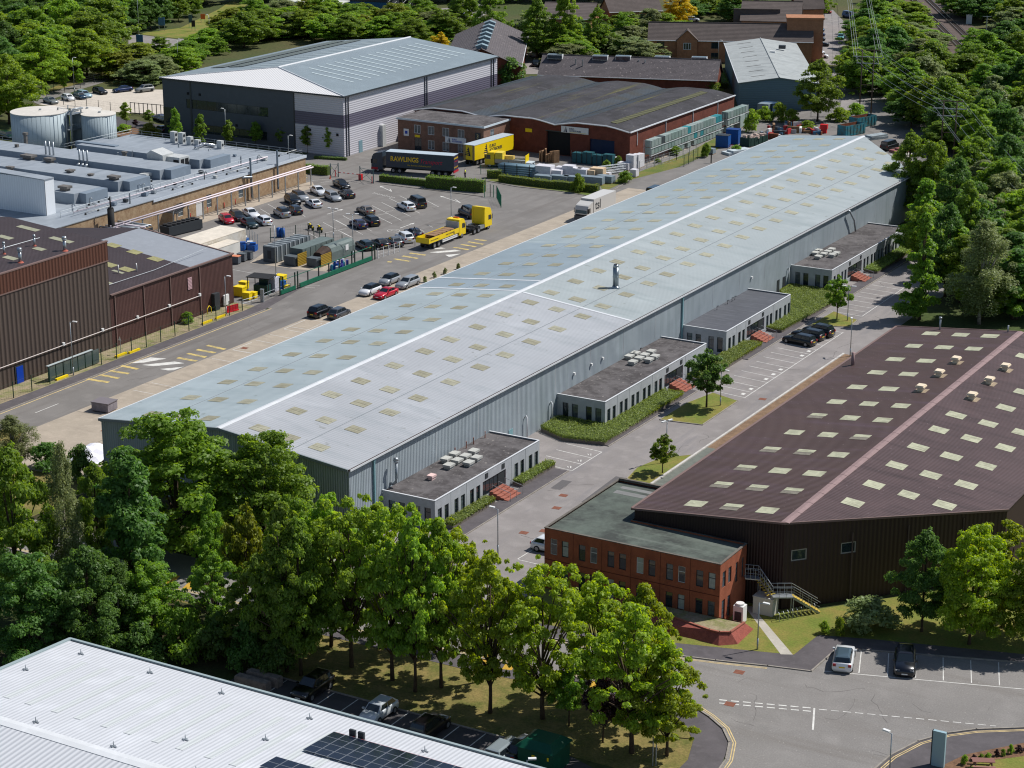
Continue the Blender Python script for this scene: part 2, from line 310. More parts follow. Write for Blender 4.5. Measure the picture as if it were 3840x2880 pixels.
sheet('lawn', [(-90.5, 155), (-81, 156), (-73.3, 158), (-65.8, 160.2), (-63.6, 160.9), (-63.3, 166), (-58.7, 167.6), (-45, 171.6), (-20, 180.5), (-20, 200), (-50, 190), (-66, 171), (-72, 171), (-72, 163), (-90.5, 163)], 3 * E_, lawn)
sheet('paved_path', [(-71.84,168.54), (-71.30,168.95), (-63.68,160.86), (-64.65,160.36)], 4 * E_, conc_l)
sheet('footpath', [(-50.2, 130), (-49.8, 142), (-49.3, 146.9), (-48.2, 150.4), (-46.6, 153), (-44.7, 154.9), (-41.3, 157.2), (0, 171), (0, 168), (-40.5, 154.6), (-44.1, 150.1), (-45.2, 147), (-45.6, 130)], 2 * E_, path_m)
sheet('planting_bed', [(-45.6, 130), (-45.2, 147), (-44.1, 150.1), (-40.5, 154.6), (0, 168), (0, 165), (-39.5, 152.6), (-42.6, 149.6), (-43.8, 146.4), (-44.3, 130)], 3 * E_, mat('bark_mulch', S(132, 100, 76), .95, var=.4, vs=1.2, fine=.3, fs=5))
sheet('lawn', [(-44.3, 130), (-43.8, 146.4), (-42.6, 149.6), (-39.5, 152.6), (0, 165), (0, 130)], 2 * E_, lawn)
sheet('verge', [(-175, 133.8), (-63, 133.8), (-63.3, 138), (-64.3, 141.1), (-66, 143.4), (-68, 144.8), (-71, 145.4), (-78.3, 144.5), (-83.2, 143.8), (-88.1, 143.4), (-112.2, 142.9), (-175, 142.5)], -0.012, drygrass)
sheet('woodland_floor', [(-190, 122), (-104.5, 122), (-104.5, 142.5), (-190, 142.5)], -0.004, litter)
sheet('woodland_floor', [(-175, 151.8), (-108, 152.4), (-108, 163), (-150, 163), (-170, 172), (-175, 172)], -0.004, litter)
sheet('car_park', [(-104.5, 121), (-60.4, 121), (-60.4, 130), (-72, 133.8), (-104.5, 133.8)], E_, asph_d)
struct('kerb', MB().ribbon([(-104.5, 133.8), (-72.5, 133.8)], .15, -.02, .09), kerb_m)
bm_ = MB()
for x in (-100.2, -97.7, -95.15, -92.65, -90.1, -87.5, -85, -82.45, -79.85, -77.3): bm_.line((x, 128.9), (x, 133.7), .1, 3 * E_)
struct('bay_lines', bm_, white_p)
# markings of the front road
m = MB(); a, b = (-67.5, 148.4), (-57.9, 151.8)
def dashes(m, a, b, on, off, w, z):
    L = math.hypot(b[0] - a[0], b[1] - a[1]); t = 0
    while t < L:
        q = lambda s: (a[0] + (b[0] - a[0]) * s / L, a[1] + (b[1] - a[1]) * s / L)
        m.line(q(t), q(min(L, t + on)), w, z); t += on + off
dashes(m, (-65.64,149.20), (-57.9, 151.8), .68, .34, .17, 3 * E_); dashes(m, (-65.38,148.63), (-57.73,151.18), .68, .34, .17, 3 * E_)
dashes(m, (-57.51,151.81), (-43.45,156.34), .68, .34, .11, 3 * E_)
m.line((-57.93,151.82), (-56.49,147.95), .16, 3.2 * E_)
m.line((-59.99,159.05), (-41.74,164.97), .11, 3 * E_)
for p, q in (((-57.12,160.22), (-58.59,164.66)), ((-54.74,161.00), (-56.28,165.48)), ((-52.45,161.83), (-53.96,166.20)), ((-50.15,162.54), (-51.72,167.08)), ((-47.85,163.31), (-49.40,167.80)), ((-45.58,164.07), (-47.08,168.58))): m.line(p, q, .09, 3.2 * E_)
struct('road_markings', m, white_p)
m = MB()
for k in (nk, rk, fk[:5]):
    s = -1 if k is rk else (1 if k is nk else -1)
    for off in (.32, .52):
        P = []
        for i, c in enumerate(k):
            a, b = k[max(0, i - 1)], k[min(len(k) - 1, i + 1)]; L = math.hypot(b[0] - a[0], b[1] - a[1]); P.append((c[0] - (b[1] - a[1]) / L * off * s, c[1] + (b[0] - a[0]) / L * off * s))
        if k is rk: P = [(c[0], c[1]) for c in P]
        for a, b in zip(P[:-1], P[1:]): m.line(a, b, .09, 3 * E_)
struct('double_yellow_lines', m, cream_p)
m = MB()
for x in (-126, -123.6, -121.2, -87.5, -85.1, -76.5, -72.5, -70.4): m.line((x, 147.4), (x + .6, 145.2), .9, 3 * E_)
struct('road_hatching', m, mat('hatch_paint', S(206, 164, 60), .85, var=.3))
# service-road bays, islands, kerbs
m = MB()
for k in range(4): m.line((-104.15, 193.6 + k * 2.43), (-109.1, 194.1 + k * 2.43), .1, 2 * E_)
m.line((-104.15, 193.6), (-104.15, 200.9), .1, 2.2 * E_)
for k in range(15): m.line((-98.15, 227.9 + k * 2.4), (-103.2, 228.6 + k * 2.4), .1, 2 * E_)
m.line((-98.15, 227.9), (-98.3, 261.5), .1, 2.2 * E_)
for k in range(9): m.line((-99, 270.7 + k * 2.4), (-104, 271.2 + k * 2.4), .1, 2 * E_)
m.line((-99, 270.7), (-99.3, 292), .1, 2.2 * E_)
m.line((-77.22,182.71), (-77.28,181.67), .1, 2 * E_)
for p, q in (((-96.49,168.00), (-96.34,171.91)), ((-96.35,167.87), (-93.36,167.79))): m.line(p, q, .1, 2 * E_)
struct('bay_lines', m, white_p)
m = MB()
for k in range(3):      # bay numerals, as painted dashes and digits
    m.line((-104.7, 194.3 + k * 2.43), (-105.0, 194.9 + k * 2.43), .12, 2.5 * E_); m.line((-105.0, 194.3 + k * 2.43), (-105.3, 194.7 + k * 2.43), .1, 2.5 * E_)
for k in (0, 1, 3, 4, 5, 8, 9): m.poly([(-99.2, 228.9 + k * 2.4), (-98.7, 228.8 + k * 2.4), (-98.7, 229.5 + k * 2.4), (-99.2, 229.6 + k * 2.4)], 2.5 * E_)
struct('bay_numerals', m, white_p)
for nm, P in (('a', [(-103.5, 214.7), (-98.2, 215.5), (-98.3, 226.1), (-102.4, 227.6), (-103.5, 222)]), ('b', [(-97.6, 194.3), (-94.6, 193.2), (-94.6, 205.2), (-97.4, 202.2), (-98.2, 198)]), ('c', [(-103.6, 262.6), (-98.5, 264.4), (-98.8, 268.4), (-103.4, 271)])):
    struct('grass_island', MB().prism(P, -.02, .09), lawn); struct('kerb', MB().ribbon(P + P[:1], .14, -.02, .1), kerb_m)
for a, b in ((168, 193.2), (203, 227.3), (243, 271), (280, 312)):
    struct('footpath', MB().prism([(-106.4, a), (-104.45, a), (-104.45, b), (-106.4, b)], -.01, .085), path_m)
    struct('kerb', MB().ribbon([(-104.4, a), (-104.4, b)], .13, -.02, .1), kerb_m)
sheet('paved_strip', [(-94.3, 178), (-92, 178), (-92, 208.5), (-94.3, 208.5)], E_, mat('paving_green_grey', S(112, 116, 108), .95, var=.2, vs=.8))
sheet('gravel_strip', [(-94.3, 208.5), (-84, 208.5), (-84, 252), (-94.3, 252)], E_, mat('brown_gravel', S(142, 116, 92), .95, var=.3, vs=.8, fine=.25))
struct('kerb', MB().ribbon([(-94.45, 178), (-94.45, 252)], .26, -.02, .12), mat('pale_kerb', S(196, 192, 186), .9, var=.2, vs=1))
m = MB()
for p in ((-101.2, 186.2), (-100, 182.5), (-97.2, 204), (-99.5, 207.8), (-97.9, 176), (-99.5, 174.5), (-96, 228.5), (-66.4, 155.1), (-64.5, 148.9), (-159, 178), (-165.5, 214)): m.obox((p[0], p[1]), (.9, .8, .004), .1, 2.2 * E_)
struct('drain_covers', m, mat('rusty_iron', S(132, 84, 66), .8, var=.3, vs=3))
m = MB()
for c, s in (((-98, 190), (1.6, 9)), ((-103, 189), (1.2, 3))): m.obox(c, (s[0], s[1], .003), .05, 1.6 * E_)
struct('tarmac_patches', m, mat('tarmac_patch', S(100, 97, 97), .92, fine=.15))
ck = MB(); rs_ = np.random.RandomState(77)
for (x0, y0, x1, y1, n) in ((-104, 168, -95, 300, 14), (-174, 176, -167.5, 262, 12), (-215, 262, -180, 310, 14), (-100, 145.5, -66, 152.5, 8), (-66, 146, -44, 160, 12)):
    for k in range(n):
        p = np.array([rs_.uniform(x0, x1), rs_.uniform(y0, y1)]); a = rs_.uniform(0, 6.28)
        for s in range(rs_.randint(4, 9)):
            q = p + np.array([math.cos(a), math.sin(a)]) * rs_.uniform(.4, 1.1); a += rs_.normal(0, .45)
            if x0 < q[0] < x1 and y0 < q[1] < y1: ck.line(tuple(p), tuple(q), rs_.uniform(.03, .07), 1.9 * E_)
            p = q
struct('road_cracks', ck, mat('sealed_crack', S(100, 96, 93), .9))
# ---------------------------------------------------------------- main warehouse
WX0, WX1, WY0, WE, WR, WEN = -147.2, -114.3, 164.3, 7.6, 9.3, 355.0
wall_m = mat('warehouse_cladding', S(156, 166, 172), 0.5, .0, var=.07, vs=.12, ribs=('Y', .30, .05, .10), spec=.4, streak=((.3, .9, .05), S(136, 148, 152), .5, .75))
wall_g = mat('warehouse_gable_cladding', S(150, 160, 160), 0.5, .0, ribs=('X', .30, .05, .12), streak=((.9, .3, .05), S(120, 134, 120), .45, .75))
wh = thing('main_warehouse', 'very long pale grey metal warehouse with low ridged roof and rows of yellowish rooflights', 'warehouse', (-130.75, 260))
xm = (WX0 + WX1) / 2
def zr(x): return WR - abs(x - xm) * (WR - WE) / (WX1 - xm)
MB().wall((WX1, WY0), (WX1, 334.3), 0, WE - .1).obj('wall', wall_m, wh)
MB().wall((WX0, 354.9), (WX0, WY0), 0, WE - .1).obj('wall', wall_m, wh)
MB().add([(WX0, WY0, 0), (WX1, WY0, 0), (WX1, WY0, WE), (xm, WY0, WR - .05), (WX0, WY0, WE)], [(0, 1, 2, 3, 4)]).obj('gable_wall', wall_g, wh)
MB().add([(WX1, 334.3, 0), (xm, 353.5, 0), (WX0, 355, 0), (WX0, 355, WE), (xm, 353.5, WR - .05), (WX1, 334.3, WE)], [(0, 1, 4, 5), (1, 2, 3, 4)]).obj('gable_wall', wall_g, wh)
def rpanel(y0, y1a, y1b, x0, x1, m, nm='roof_panel'):
    # y1a: far end at x0, y1b: far end at x1
    return MB().slab([(x0, y0, zr(x0)), (x1, y0, zr(x1)), (x1, y1b, zr(x1)), (x0, y1a, zr(x0))], .1).obj(nm, m, wh)
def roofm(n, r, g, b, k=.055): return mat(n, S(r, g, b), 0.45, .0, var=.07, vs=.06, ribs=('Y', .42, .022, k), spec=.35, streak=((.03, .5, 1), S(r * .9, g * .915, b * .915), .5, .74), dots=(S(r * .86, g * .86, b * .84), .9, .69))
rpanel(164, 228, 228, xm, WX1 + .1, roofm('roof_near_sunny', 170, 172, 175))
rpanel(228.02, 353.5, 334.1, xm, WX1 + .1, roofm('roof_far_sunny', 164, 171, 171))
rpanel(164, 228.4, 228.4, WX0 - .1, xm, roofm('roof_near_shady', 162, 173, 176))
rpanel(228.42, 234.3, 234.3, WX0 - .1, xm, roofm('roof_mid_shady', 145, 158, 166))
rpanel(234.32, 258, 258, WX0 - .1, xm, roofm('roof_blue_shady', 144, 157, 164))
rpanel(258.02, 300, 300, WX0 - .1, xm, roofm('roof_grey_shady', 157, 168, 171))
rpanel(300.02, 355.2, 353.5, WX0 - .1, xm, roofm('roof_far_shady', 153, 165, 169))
flash = mat('pale_flashing', S(208, 210, 212), 0.5, var=.06)
MB().slab([(xm - .38, 163.95, WR + .0), (xm, 163.95, WR + .07), (xm, 353.6, WR + .07), (xm - .38, 353.6, WR + .0)], .03).slab([(xm, 163.95, WR + .07), (xm + .38, 163.95, WR), (xm + .38, 353.3, WR), (xm, 353.6, WR + .07)], .03).obj('ridge_cap', flash, wh)
for y, x0, x1 in ((228.2, xm + .5, WX1), (228.5, WX0, xm - .5), (234.4, WX0, xm - .5)):
    MB().slab([(x0, y - .22, zr(x0) + .035), (x1, y - .22, zr(x1) + .035), (x1, y + .22, zr(x1) + .035), (x0, y + .22, zr(x0) + .035)], .03).obj('cross_flashing', flash, wh)
for x in (-121.6, -139.6): MB().slab([(x - .05, 164, zr(x) + .02), (x + .05, 164, zr(x) + .02), (x + .05, 335, zr(x) + .02), (x - .05, 335, zr(x) + .02)], .02).obj('sheet_lap', mat('lap_shadow', S(132, 138, 142), .7), wh)
MB().box(WX1 + .1, 164, WE - .16, WX1 + .34, 334, WE - .02).obj('gutter', mat('gutter_brown', S(72, 60, 56), .7), wh)
MB().box(WX1 + .34, 164, WE - .18, WX1 + .40, 334, WE + .02).obj('gutter_lip', flash, wh)
MB().box(WX0 - .22, 164, WE - .14, WX0 - .1, 355, WE - .0).obj('gutter', flash, wh)
for s, e in ((WX0 - .1, xm), (WX1 + .1, xm)):
    MB().slab([(s, 163.88, zr(s) + .03), (e, 163.88, zr(e) + .03), (e, 164.06, zr(e) + .03), (s, 164.06, zr(s) + .03)], .3).obj('verge_trim', mat('verge_trim_grey', S(120, 128, 130), .5), wh)
rows = [166.9, 173.6, 180.3, 186.1, 193, 199.7, 205.5, 211.9, 218.5, 225.2, 230.8, 237.5, 244.1, 249.8, 256.4]
rows += [256.4 + 6.24 * k for k in range(1, 14)] + [343.4, 350.3]
sk_m = [mat('grp_rooflight_%d' % i, S(*c), 0.55, var=.2, vs=.9, ribs=('Y', .42, .02, .1), streak=((.4, 2.5, 1), S(128, 122, 100), .52, .72)) for i, c in enumerate(((166, 163, 142), (156, 152, 130), (176, 173, 150)))]
def skylight(root, xc, yc, hw, hl, zf, ms, rim):
    w = hw * rnd.uniform(.93, 1.06); q = [(xc - w, yc - hl), (xc + w, yc - hl), (xc + w, yc + hl), (xc - w, yc + hl)]
    o = MB().slab([(x, y, zf(x) + .035) for x, y in q], .03).obj('skylight', ms, root)
    return o
slm = mat('rooflight_lap', S(104, 100, 84), .8)
for i, y in enumerate(rows):
    for k, x in enumerate((-119.8, -123.6, -127.5, -134.2, -138.2, -142.1)):
        if x > xm and y > 334.3 + (WX1 - x) * 1.16 - 1.5: continue
        o = skylight(wh, x, y, .9, .85, zr, sk_m[2 if y > 255 else (i + k) % 2], flash)
        t = MB(); yy = y + rnd.choice((-.05, .1, .0)); t.line((x - .9, yy), (x + .9, yy), .045, 0); t.v = [(a, b, zr(a) + .04) for a, b, c in t.v]; t.obj('sheet_joint', slm, o)
# flue on the roof
MB().cyl((-122.2, 239), .62, 8.2, 8.75, 20, .42).cyl((-122.2, 239), .40, 8.75, 11.3, 20).cyl((-122.2, 239), .43, 9.9, 10.02, 20).cyl((-122.2, 239), .40, 11.3, 11.65, 20, .31).obj('flue', mat('stainless_flue', S(150, 160, 166), .28, .85, ribs=('Z', .12, .01, .1)), wh, True)
MB().cyl((-122.2, 239), .27, 11.6, 11.67, 20).obj('flue_mouth', dark, wh)
def downpipe(root, x, y, z0, z1, w=.16, m=None): return MB().box(x, y, z0, x + w, y + w, z1).box(x - .05, y - .09, z1, x + w + .04, y + w + .09, z1 + .35).obj('downpipe', m or steel, root)
teal = mat('teal_pipe', S(120, 158, 164), .5)
for y in (168.6, 243.0): downpipe(wh, WX1 + .02, y, .0, WE - .55, .2, teal)
for y in (200.6, 206.7, 279.6): MB().tube([(WX1 + .02, y, 2.6 if y < 250 else 3.0), (WX1 + .22, y, 2.85 if y < 250 else 3.25), (WX1 + .34, y, 2.6), (WX1 + .34, y, .05)], .09, 8).obj('downpipe', flash, wh, True)
downpipe(wh, WX0 - .3, 164.6, 0, WE - .6, .2, mat('green_pipe', S(58, 128, 124), .5))
# gooseneck extract duct near the gable
MB().tube([(WX1 + .02, 171.9, 3.6), (WX1 + .4, 171.9, 3.6), (WX1 + .7, 171.9, 3.85), (WX1 + .75, 171.9, 4.3), (WX1 + .75, 171.9, 6.0)], .17, 12).cyl((WX1 + .75, 171.9), .2, 6.0, 6.3, 12, .32).cyl((WX1 + .75, 171.9), .32, 6.3, 6.6, 12, .18).obj('extract_duct', steel, wh, True)
MB().tube([(WX1 + .02, 303, 7.2), (WX1 + .5, 303, 7.3), (WX1 + .6, 305, 5.4), (WX1 + .55, 306, 3.4)], .14, 8).obj('extract_duct', steel, wh, True)
for y, m_ in ((197.3, blue_p), (276.2, steel_d), (278.4, steel_d), (240.2, teal)): MB().box(WX1 + .01, y - .45, .0, WX1 + .06, y + .45, 2.1).obj('door', m_ if m_ is not blue_p else teal, wh)
m = MB()
for y in range(172, 330, 9): m.box(WX1 + .0, y, 3.6, WX1 + .03, y + .05, WE - .2)
m.obj('panel_seams', flash, wh)
for y in (212.5, 217, 220, 266): MB().box(WX1 + .0, y, 4.6, WX1 + .25, y + .25, 4.9).obj('floodlight', plast_w, wh)
# ---------------------------------------------------------------- offices along the warehouse
frame_d = mat('dark_window_frame', S(52, 58, 62), .5); frame_w = mat('white_window_frame', S(206, 208, 208), .5)
hedge_m = leafmat('hedge_leaf', S(128, 146, 66), .25, .3)
def annex(y0, y1, label, wins, ent, seed):
    r = thing('office_annex', label, 'office', ((-111), (y0 + y1) / 2)); xf, xb, H = -107.75, -114.28, 3.32
    W = [(y - y0, y - y0 + .82, .32, 2.22) for y in wins]; e = (ent[0] - y0, ent[1] - y0, .55, 2.3)
    MB().wall((xf, y0), (xf, y1), 0, H, W + [e]).obj('wall', render_g, r)
    sw = [(.75, 1.55, .32, 2.4), (2.02, 2.84, .32, 2.4), (3.92, 4.72, .32, 2.4), (5.2, 6.02, .32, 2.4)]
    MB().wall((xb, y0), (xf, y0), 0, H, sw).obj('wall', render_g, r); MB().wall((xf, y1), (xb, y1), 0, H).obj('wall', render_g, r)
    for k, h in enumerate(W): window(r, (xf, y0), (xf, y1), h, .18, frame_d, glass if (k + seed) % 3 else glass_l, trans=(.72,))
    for k, h in enumerate(sw): window(r, (xb, y0), (xf, y0), h, .18, frame_d, glass if (k + seed) % 2 else glass_l, trans=(.74,))
    window(r, (xf, y0), (xf, y1), (e[0], e[0] + (e[1] - e[0]) * .68, .55, 2.3), .17, frame_d, glass, mull=(.25, .5, .75), trans=(.4,))
    MB().box(xf - .16, ent[0] + (ent[1] - ent[0]) * .7, .55, xf - .1, ent[1] - .1, 2.25).obj('entrance_door', steel_d, r)
    MB().prism([(xb, y0 + .12), (xf - .12, y0 + .12), (xf - .12, y1 - .12), (xb, y1 - .12)], 3.05, 3.18).obj('flat_roof', felt_n if seed == 2 else felt, r)
    p = MB().box(xf - .14, y0, H, xf + .04, y1, H + .06).box(xb, y0 - .04, H, xf - .14, y0 + .14, H + .06).box(xb, y1 - .14, H, xf - .14, y1 + .04, H + .06); p.obj('parapet_trim', flash, r)
    for yy in (ent[0] + .5, ent[1] - .9): MB().box(xf + .0, yy, 2.55, xf + .05, yy + .6, 3.1).obj('louvre', steel_d, r)
    m = MB()
    for y in [y0 + 3.17 * k for k in range(1, int((y1 - y0) / 3.17))]:
        if not ent[0] - .3 < y < ent[1] + .3: m.box(xf - .0, y - .015, 0, xf + .012, y + .015, H)
    m.obj('panel_joints', mat('joint_grey', S(110, 116, 120), .7), r)
    m = MB()                                                   # brick steps up to the door
    ya, yb = ent[0] + 1.4, ent[0] + 4.3
    for k in range(5): m.box(xf + .02 + .46 * k, ya, 0, xf + .02 + .46 * (k + 1), yb, .80 - .16 * k)
    m.obj('entrance_steps', brick_s, r)
    for yy in (ya + .1, (ya + yb) / 2, yb - .1):
        MB().tube([(xf + .3, yy, .55), (xf + .3, yy, 1.55), (xf + 2.6, yy, 1.05), (xf + 2.6, yy, .08)], .03, 6).obj('handrail', steel, r)
    return r
w1 = [170.85, 172.2, 174.17, 175.5, 177.36, 178.66, 186.87, 188.2, 190.06, 191.36]
annexes = [annex(170.3, 192.5, 'grey flat-roofed office annex beside the large trees, nearest to the gable end', w1, (180.0, 184.95), 0),
           annex(208.5, 237.0, 'longest grey office annex with half dark roof felt, behind the round dark maple', [209.07, 210.45, 212.3, 213.6, 215.45, 216.75, 218.55, 219.9, 221.8, 223.1, 231.2, 232.5, 234.4, 235.7], (224.6, 230.0), 1),
           annex(243.3, 265.2, 'grey office annex with smooth bare flat roof and red steps above the three parked cars', [244.0, 245.3, 247.2, 248.55, 256.66, 257.95, 259.85, 261.15, 262.95, 264.3], (250.0, 256.0), 2),
           annex(280.9, 313.0, 'grey office annex in dappled tree shade at the far end of the warehouse wall', [281.7, 283.0, 284.8, 286.1, 294.05, 295.4, 297.2, 298.5, 300.4, 301.7, 303.5, 304.8, 306.7, 308, 309.9], (287.4, 293.3), 4)]
def rooflight(root, x, y, z, w=.95, d=1.15, m=None):
    o = MB().box(x - w * .38, y - d * .38, z, x + w * .38, y + d * .38, z + .28).box(x - w / 2, y - d / 2, z + .28, x + w / 2, y + d / 2, z + .52).obj('roof_cowl', m or mat('cowl_grey', S(182, 182, 176), .8, var=.15, vs=2), root)
    return o
for pts, rt in (([(-118.45,189.78), (-118.55,191.78), (-117.11,190.01), (-117.06,191.72), (-117.12,193.68), (-115.66,191.85), (-115.58,189.99), (-117.06,188.11)], annexes[0]), ([(-118.70,236.52), (-118.66,238.22), (-117.16,234.49), (-117.21,236.47), (-117.23,238.12), (-117.19,240.00), (-115.80,236.49), (-115.76,238.22)], annexes[1]), ([(-118.86,302.20), (-117.54,300.16), (-117.45,302.22), (-116.06,302.33), (-117.47,303.98), (-115.93,303.72), (-117.51,305.73), (-118.96,303.91)], annexes[3])):
    # points were measured at ground level; shift them to roof height along the line of sight
    for x, y in pts: rooflight(rt, x * (80 - 3.5) / 80, y * (80 - 3.5) / 80, 3.18)
rooflight(annexes[0], (-116.90,184.15)[0] * .956, (-116.90,184.15)[1] * .956, 3.18, .7, .9, mat('pink_vent', S(222, 190, 184), .7))
m = MB()
for y in (184, 186.4, 188, 190.5): m.tube([(-113.7, y, 3.15), (-113.7, y, 4.0)], .06, 6)
m.obj('vent_pipes', mat('copper_pipe', S(150, 96, 80), .6), annexes[0])
for a, ys in ((annexes[1], (227.5, 229.5)), (annexes[2], (253, 256.5, 258, 259)), (annexes[3], (287, 290))):
    for y in ys: MB().tube([(-113.6, y, 3.15), (-113.6, y, 3.75), (-113.35, y, 3.8)], .06, 6).obj('vent_pipe', steel_d, a)
# ---------------------------------------------------------------- brown warehouse with the brick office
BX0, BX1, BY0, BY1, BE, BR = -84.25, -52.7, 169.6, 243.9, 7.3, 8.9
bxm = -68.5
brown_w = mat('brown_cladding', S(58, 43, 40), 0.55, ribs=('X', .3, .05, .2), spec=.3)
brown_r = mat('brown_roof_sheet', S(80, 62, 58), 0.6, var=.12, vs=.1, ribs=('Y', .36, .045, .16), dots=(S(120, 104, 104), 3.2, .70), streak=((.04, .5, 1), S(88, 70, 76), .5, .75), spec=.3)
brown_r2 = mat('brown_roof_sheet_worn', S(86, 68, 68), 0.6, var=.15, vs=.12, ribs=('Y', .36, .045, .16), dots=(S(128, 112, 114), 3.0, .71), streak=((.05, .7, 1), S(60, 46, 46), .48, .75), spec=.3)
bw = thing('brown_warehouse', 'dark brown ridged warehouse with pale square rooflights and cream roof vents', 'warehouse', (bxm, 205))
def zb(x): return BR - abs(x - bxm) * (BR - BE) / (BX1 - bxm)
MB().wall((BX0, BY1), (BX0, BY0), 0, BE - .1).obj('wall', brown_w, bw); MB().wall((BX1, 187.6), (BX1, BY1), 0, BE - .1).obj('wall', brown_w, bw)
MB().add([(BX0, BY0, 0), (bxm, BY0, 0), (bxm, BY0, BR - .08), (BX0, BY0, BE - .05)], [(0, 1, 2, 3)]).obj('gable_wall', brown_w, bw)
sk0, sk1 = (bxm, BY0), (BX1, 187.6); sL = math.hypot(sk1[0] - sk0[0], sk1[1] - sk0[1])
hs = [(.78, 2.42, 4.85, 6.0), (6.0, 7.6, 4.9, 6.05)]
MB().wall(sk0, sk1, 0, 7.0, hs, .2).add([(sk0[0], sk0[1], 7.0), (sk1[0], sk1[1], 7.0), (sk1[0], sk1[1], BE - .05), (sk0[0], sk0[1], BR - .08)], [(0, 1, 2, 3)]).obj('gable_wall', brown_w, bw)
for h in hs: window(bw, sk0, sk1, h, .1, mat('grey_window_frame', S(150, 146, 140), .6), glass, fw=.12)
MB().wall((BX1, BY1), (BX0, BY1), 0, BE).obj('gable_wall', brown_w, bw)
MB().slab([(BX0 - .15, BY0 - .1, zb(BX0)), (bxm, BY0 - .1, BR), (bxm, BY1, BR), (BX0 - .15, BY1, zb(BX0))], .1).obj('roof_panel', brown_r, bw)
MB().slab([(bxm, BY0 - .1, BR), (BX1 + .15, 187.7, BE), (BX1 + .15, BY1, BE), (bxm, BY1, BR)], .1).obj('roof_panel', brown_r2, bw)
rc = mat('ridge_cap_mauve', S(146, 122, 120), .7, var=.1, vs=1)
for k in range(25):
    y = BY0 + k * (BY1 - BY0) / 25; L = (BY1 - BY0) / 25
    MB().slab([(bxm - .42, y, BR + .0), (bxm, y, BR + .07), (bxm, y + L - .06, BR + .07), (bxm - .42, y + L - .06, BR)], .04).slab([(bxm, y, BR + .07), (bxm + .42, y, BR), (bxm + .42, y + L - .06, BR), (bxm, y + L - .06, BR + .07)], .04).obj('ridge_cap', rc, bw)
trim_b = mat('brown_trim', S(120, 98, 92), .6)
MB().box(BX0 - .42, BY0, BE - .2, BX0 - .15, BY1, BE + .03).obj('gutter', trim_b, bw)
MB().slab([(BX0 - .3, BY0 - .22, BE + .04), (bxm, BY0 - .22, BR + .04), (bxm, BY0 - .06, BR + .04), (BX0 - .3, BY0 - .06, BE + .04)], .2).obj('verge_trim', trim_b, bw)
MB().slab([(bxm, BY0 - .24, BR + .04), (BX1 + .2, 187.5, BE + .04), (BX1 + .1, 187.62, BE + .04), (bxm, BY0 - .08, BR + .04)], .2).obj('verge_trim', trim_b, bw)
MB().slab([(BX0 - .3, BY1 - .05, BE + .05), (bxm, BY1 - .05, BR + .05), (bxm, BY1 + .1, BR + .05), (BX0 - .3, BY1 + .1, BE + .05)], .2).obj('verge_trim', trim_b, bw)
bsk = mat('pale_rooflight', S(184, 184, 156), .55, var=.25, vs=.9, streak=((.4, 2.5, 1), S(126, 120, 100), .54, .74), ribs=('Y', .36, .02, .08)); bsk_o = mat('mossy_rooflight', S(128, 122, 110), .8, var=.3, vs=2)
vent_pos = [(-71.4, 215.6), (-65.5, 215.7), (-65.6, 222.2), (-71.5, 222.1), (-71.5, 228.1), (-65.6, 228.2)]
for x in (-71.5, -75.2, -79.0, -65.2, -61.6, -57.9):
    for i, y in enumerate((172.4, 178.5, 184.2, 190.7, 197.1, 203.6, 209.3, 215.6, 222.1, 228.2, 234.7, 241.0)):
        if x > bxm and y < BY0 + 2.2 + (x - bxm) * 1.13: continue
        if (round(x * 2), round(y)) in [(round(a * 2), round(b)) for a, b in vent_pos] or any(abs(x - a) < .4 and abs(y - b) < .5 for a, b in vent_pos): continue
        half = x < bxm and rnd.random() < .42 and y < 215
        skylight(bw, x, y + (.45 if half else 0), .95, .45 if half else .87, zb, bsk, None)
        if half: skylight(bw, x - .05, y - .5, .95, .42, zb, bsk_o, None)
cream = mat('cream_plastic', S(222, 206, 180), .6)
for x, y in vent_pos:
    z = zb(x); o = MB().box(x - .32, y - .38, z - .05, x + .32, y + .38, z + .42).obj('roof_vent', cream, bw)
    v = MB(); v.box(x - .5, y - .58, z + .48, x + .5, y + .58, z + .62); v.box(x - .42, y - .5, z + .62, x + .42, y + .5, z + .74); v.box(x - .3, y - .36, z + .42, x + .3, y + .36, z + .48); v.obj('vent_hood', cream, o)
    MB().slab([(x - .75, y - .8, zb(x - .75) + .03), (x + .75, y - .8, zb(x + .75) + .03), (x + .75, y + .8, zb(x + .75) + .03), (x - .75, y + .8, zb(x - .75) + .03)], .02).obj('vent_flashing', mat('vent_flashing_tan', S(150, 134, 112), .8), o)
MB().cyl((-78.6, 243.2), .12, 7.6, 9.3, 10).cyl((-78.6, 243.2), .2, 9.3, 9.5, 10).obj('vent_pipe', steel, bw, True)
MB().cyl((-83.05,224.79), .22, 7.2, 9.0, 10).obj('vent_pipe', rc, bw, True); MB().cyl((-70, 243.4), .1, 8.6, 9.6, 8).obj('vent_pipe', steel, bw, True)
m = MB()
for t in (.3, .55, .8): m.box(sk0[0] + (sk1[0] - sk0[0]) * t, sk0[1] + (sk1[1] - sk0[1]) * t - .12, 0, sk0[0] + (sk1[0] - sk0[0]) * t + .1, sk0[1] + (sk1[1] - sk0[1]) * t - .02, 7)
m.obj('corner_strips', mat('strip_brown', S(84, 70, 66), .6), bw)
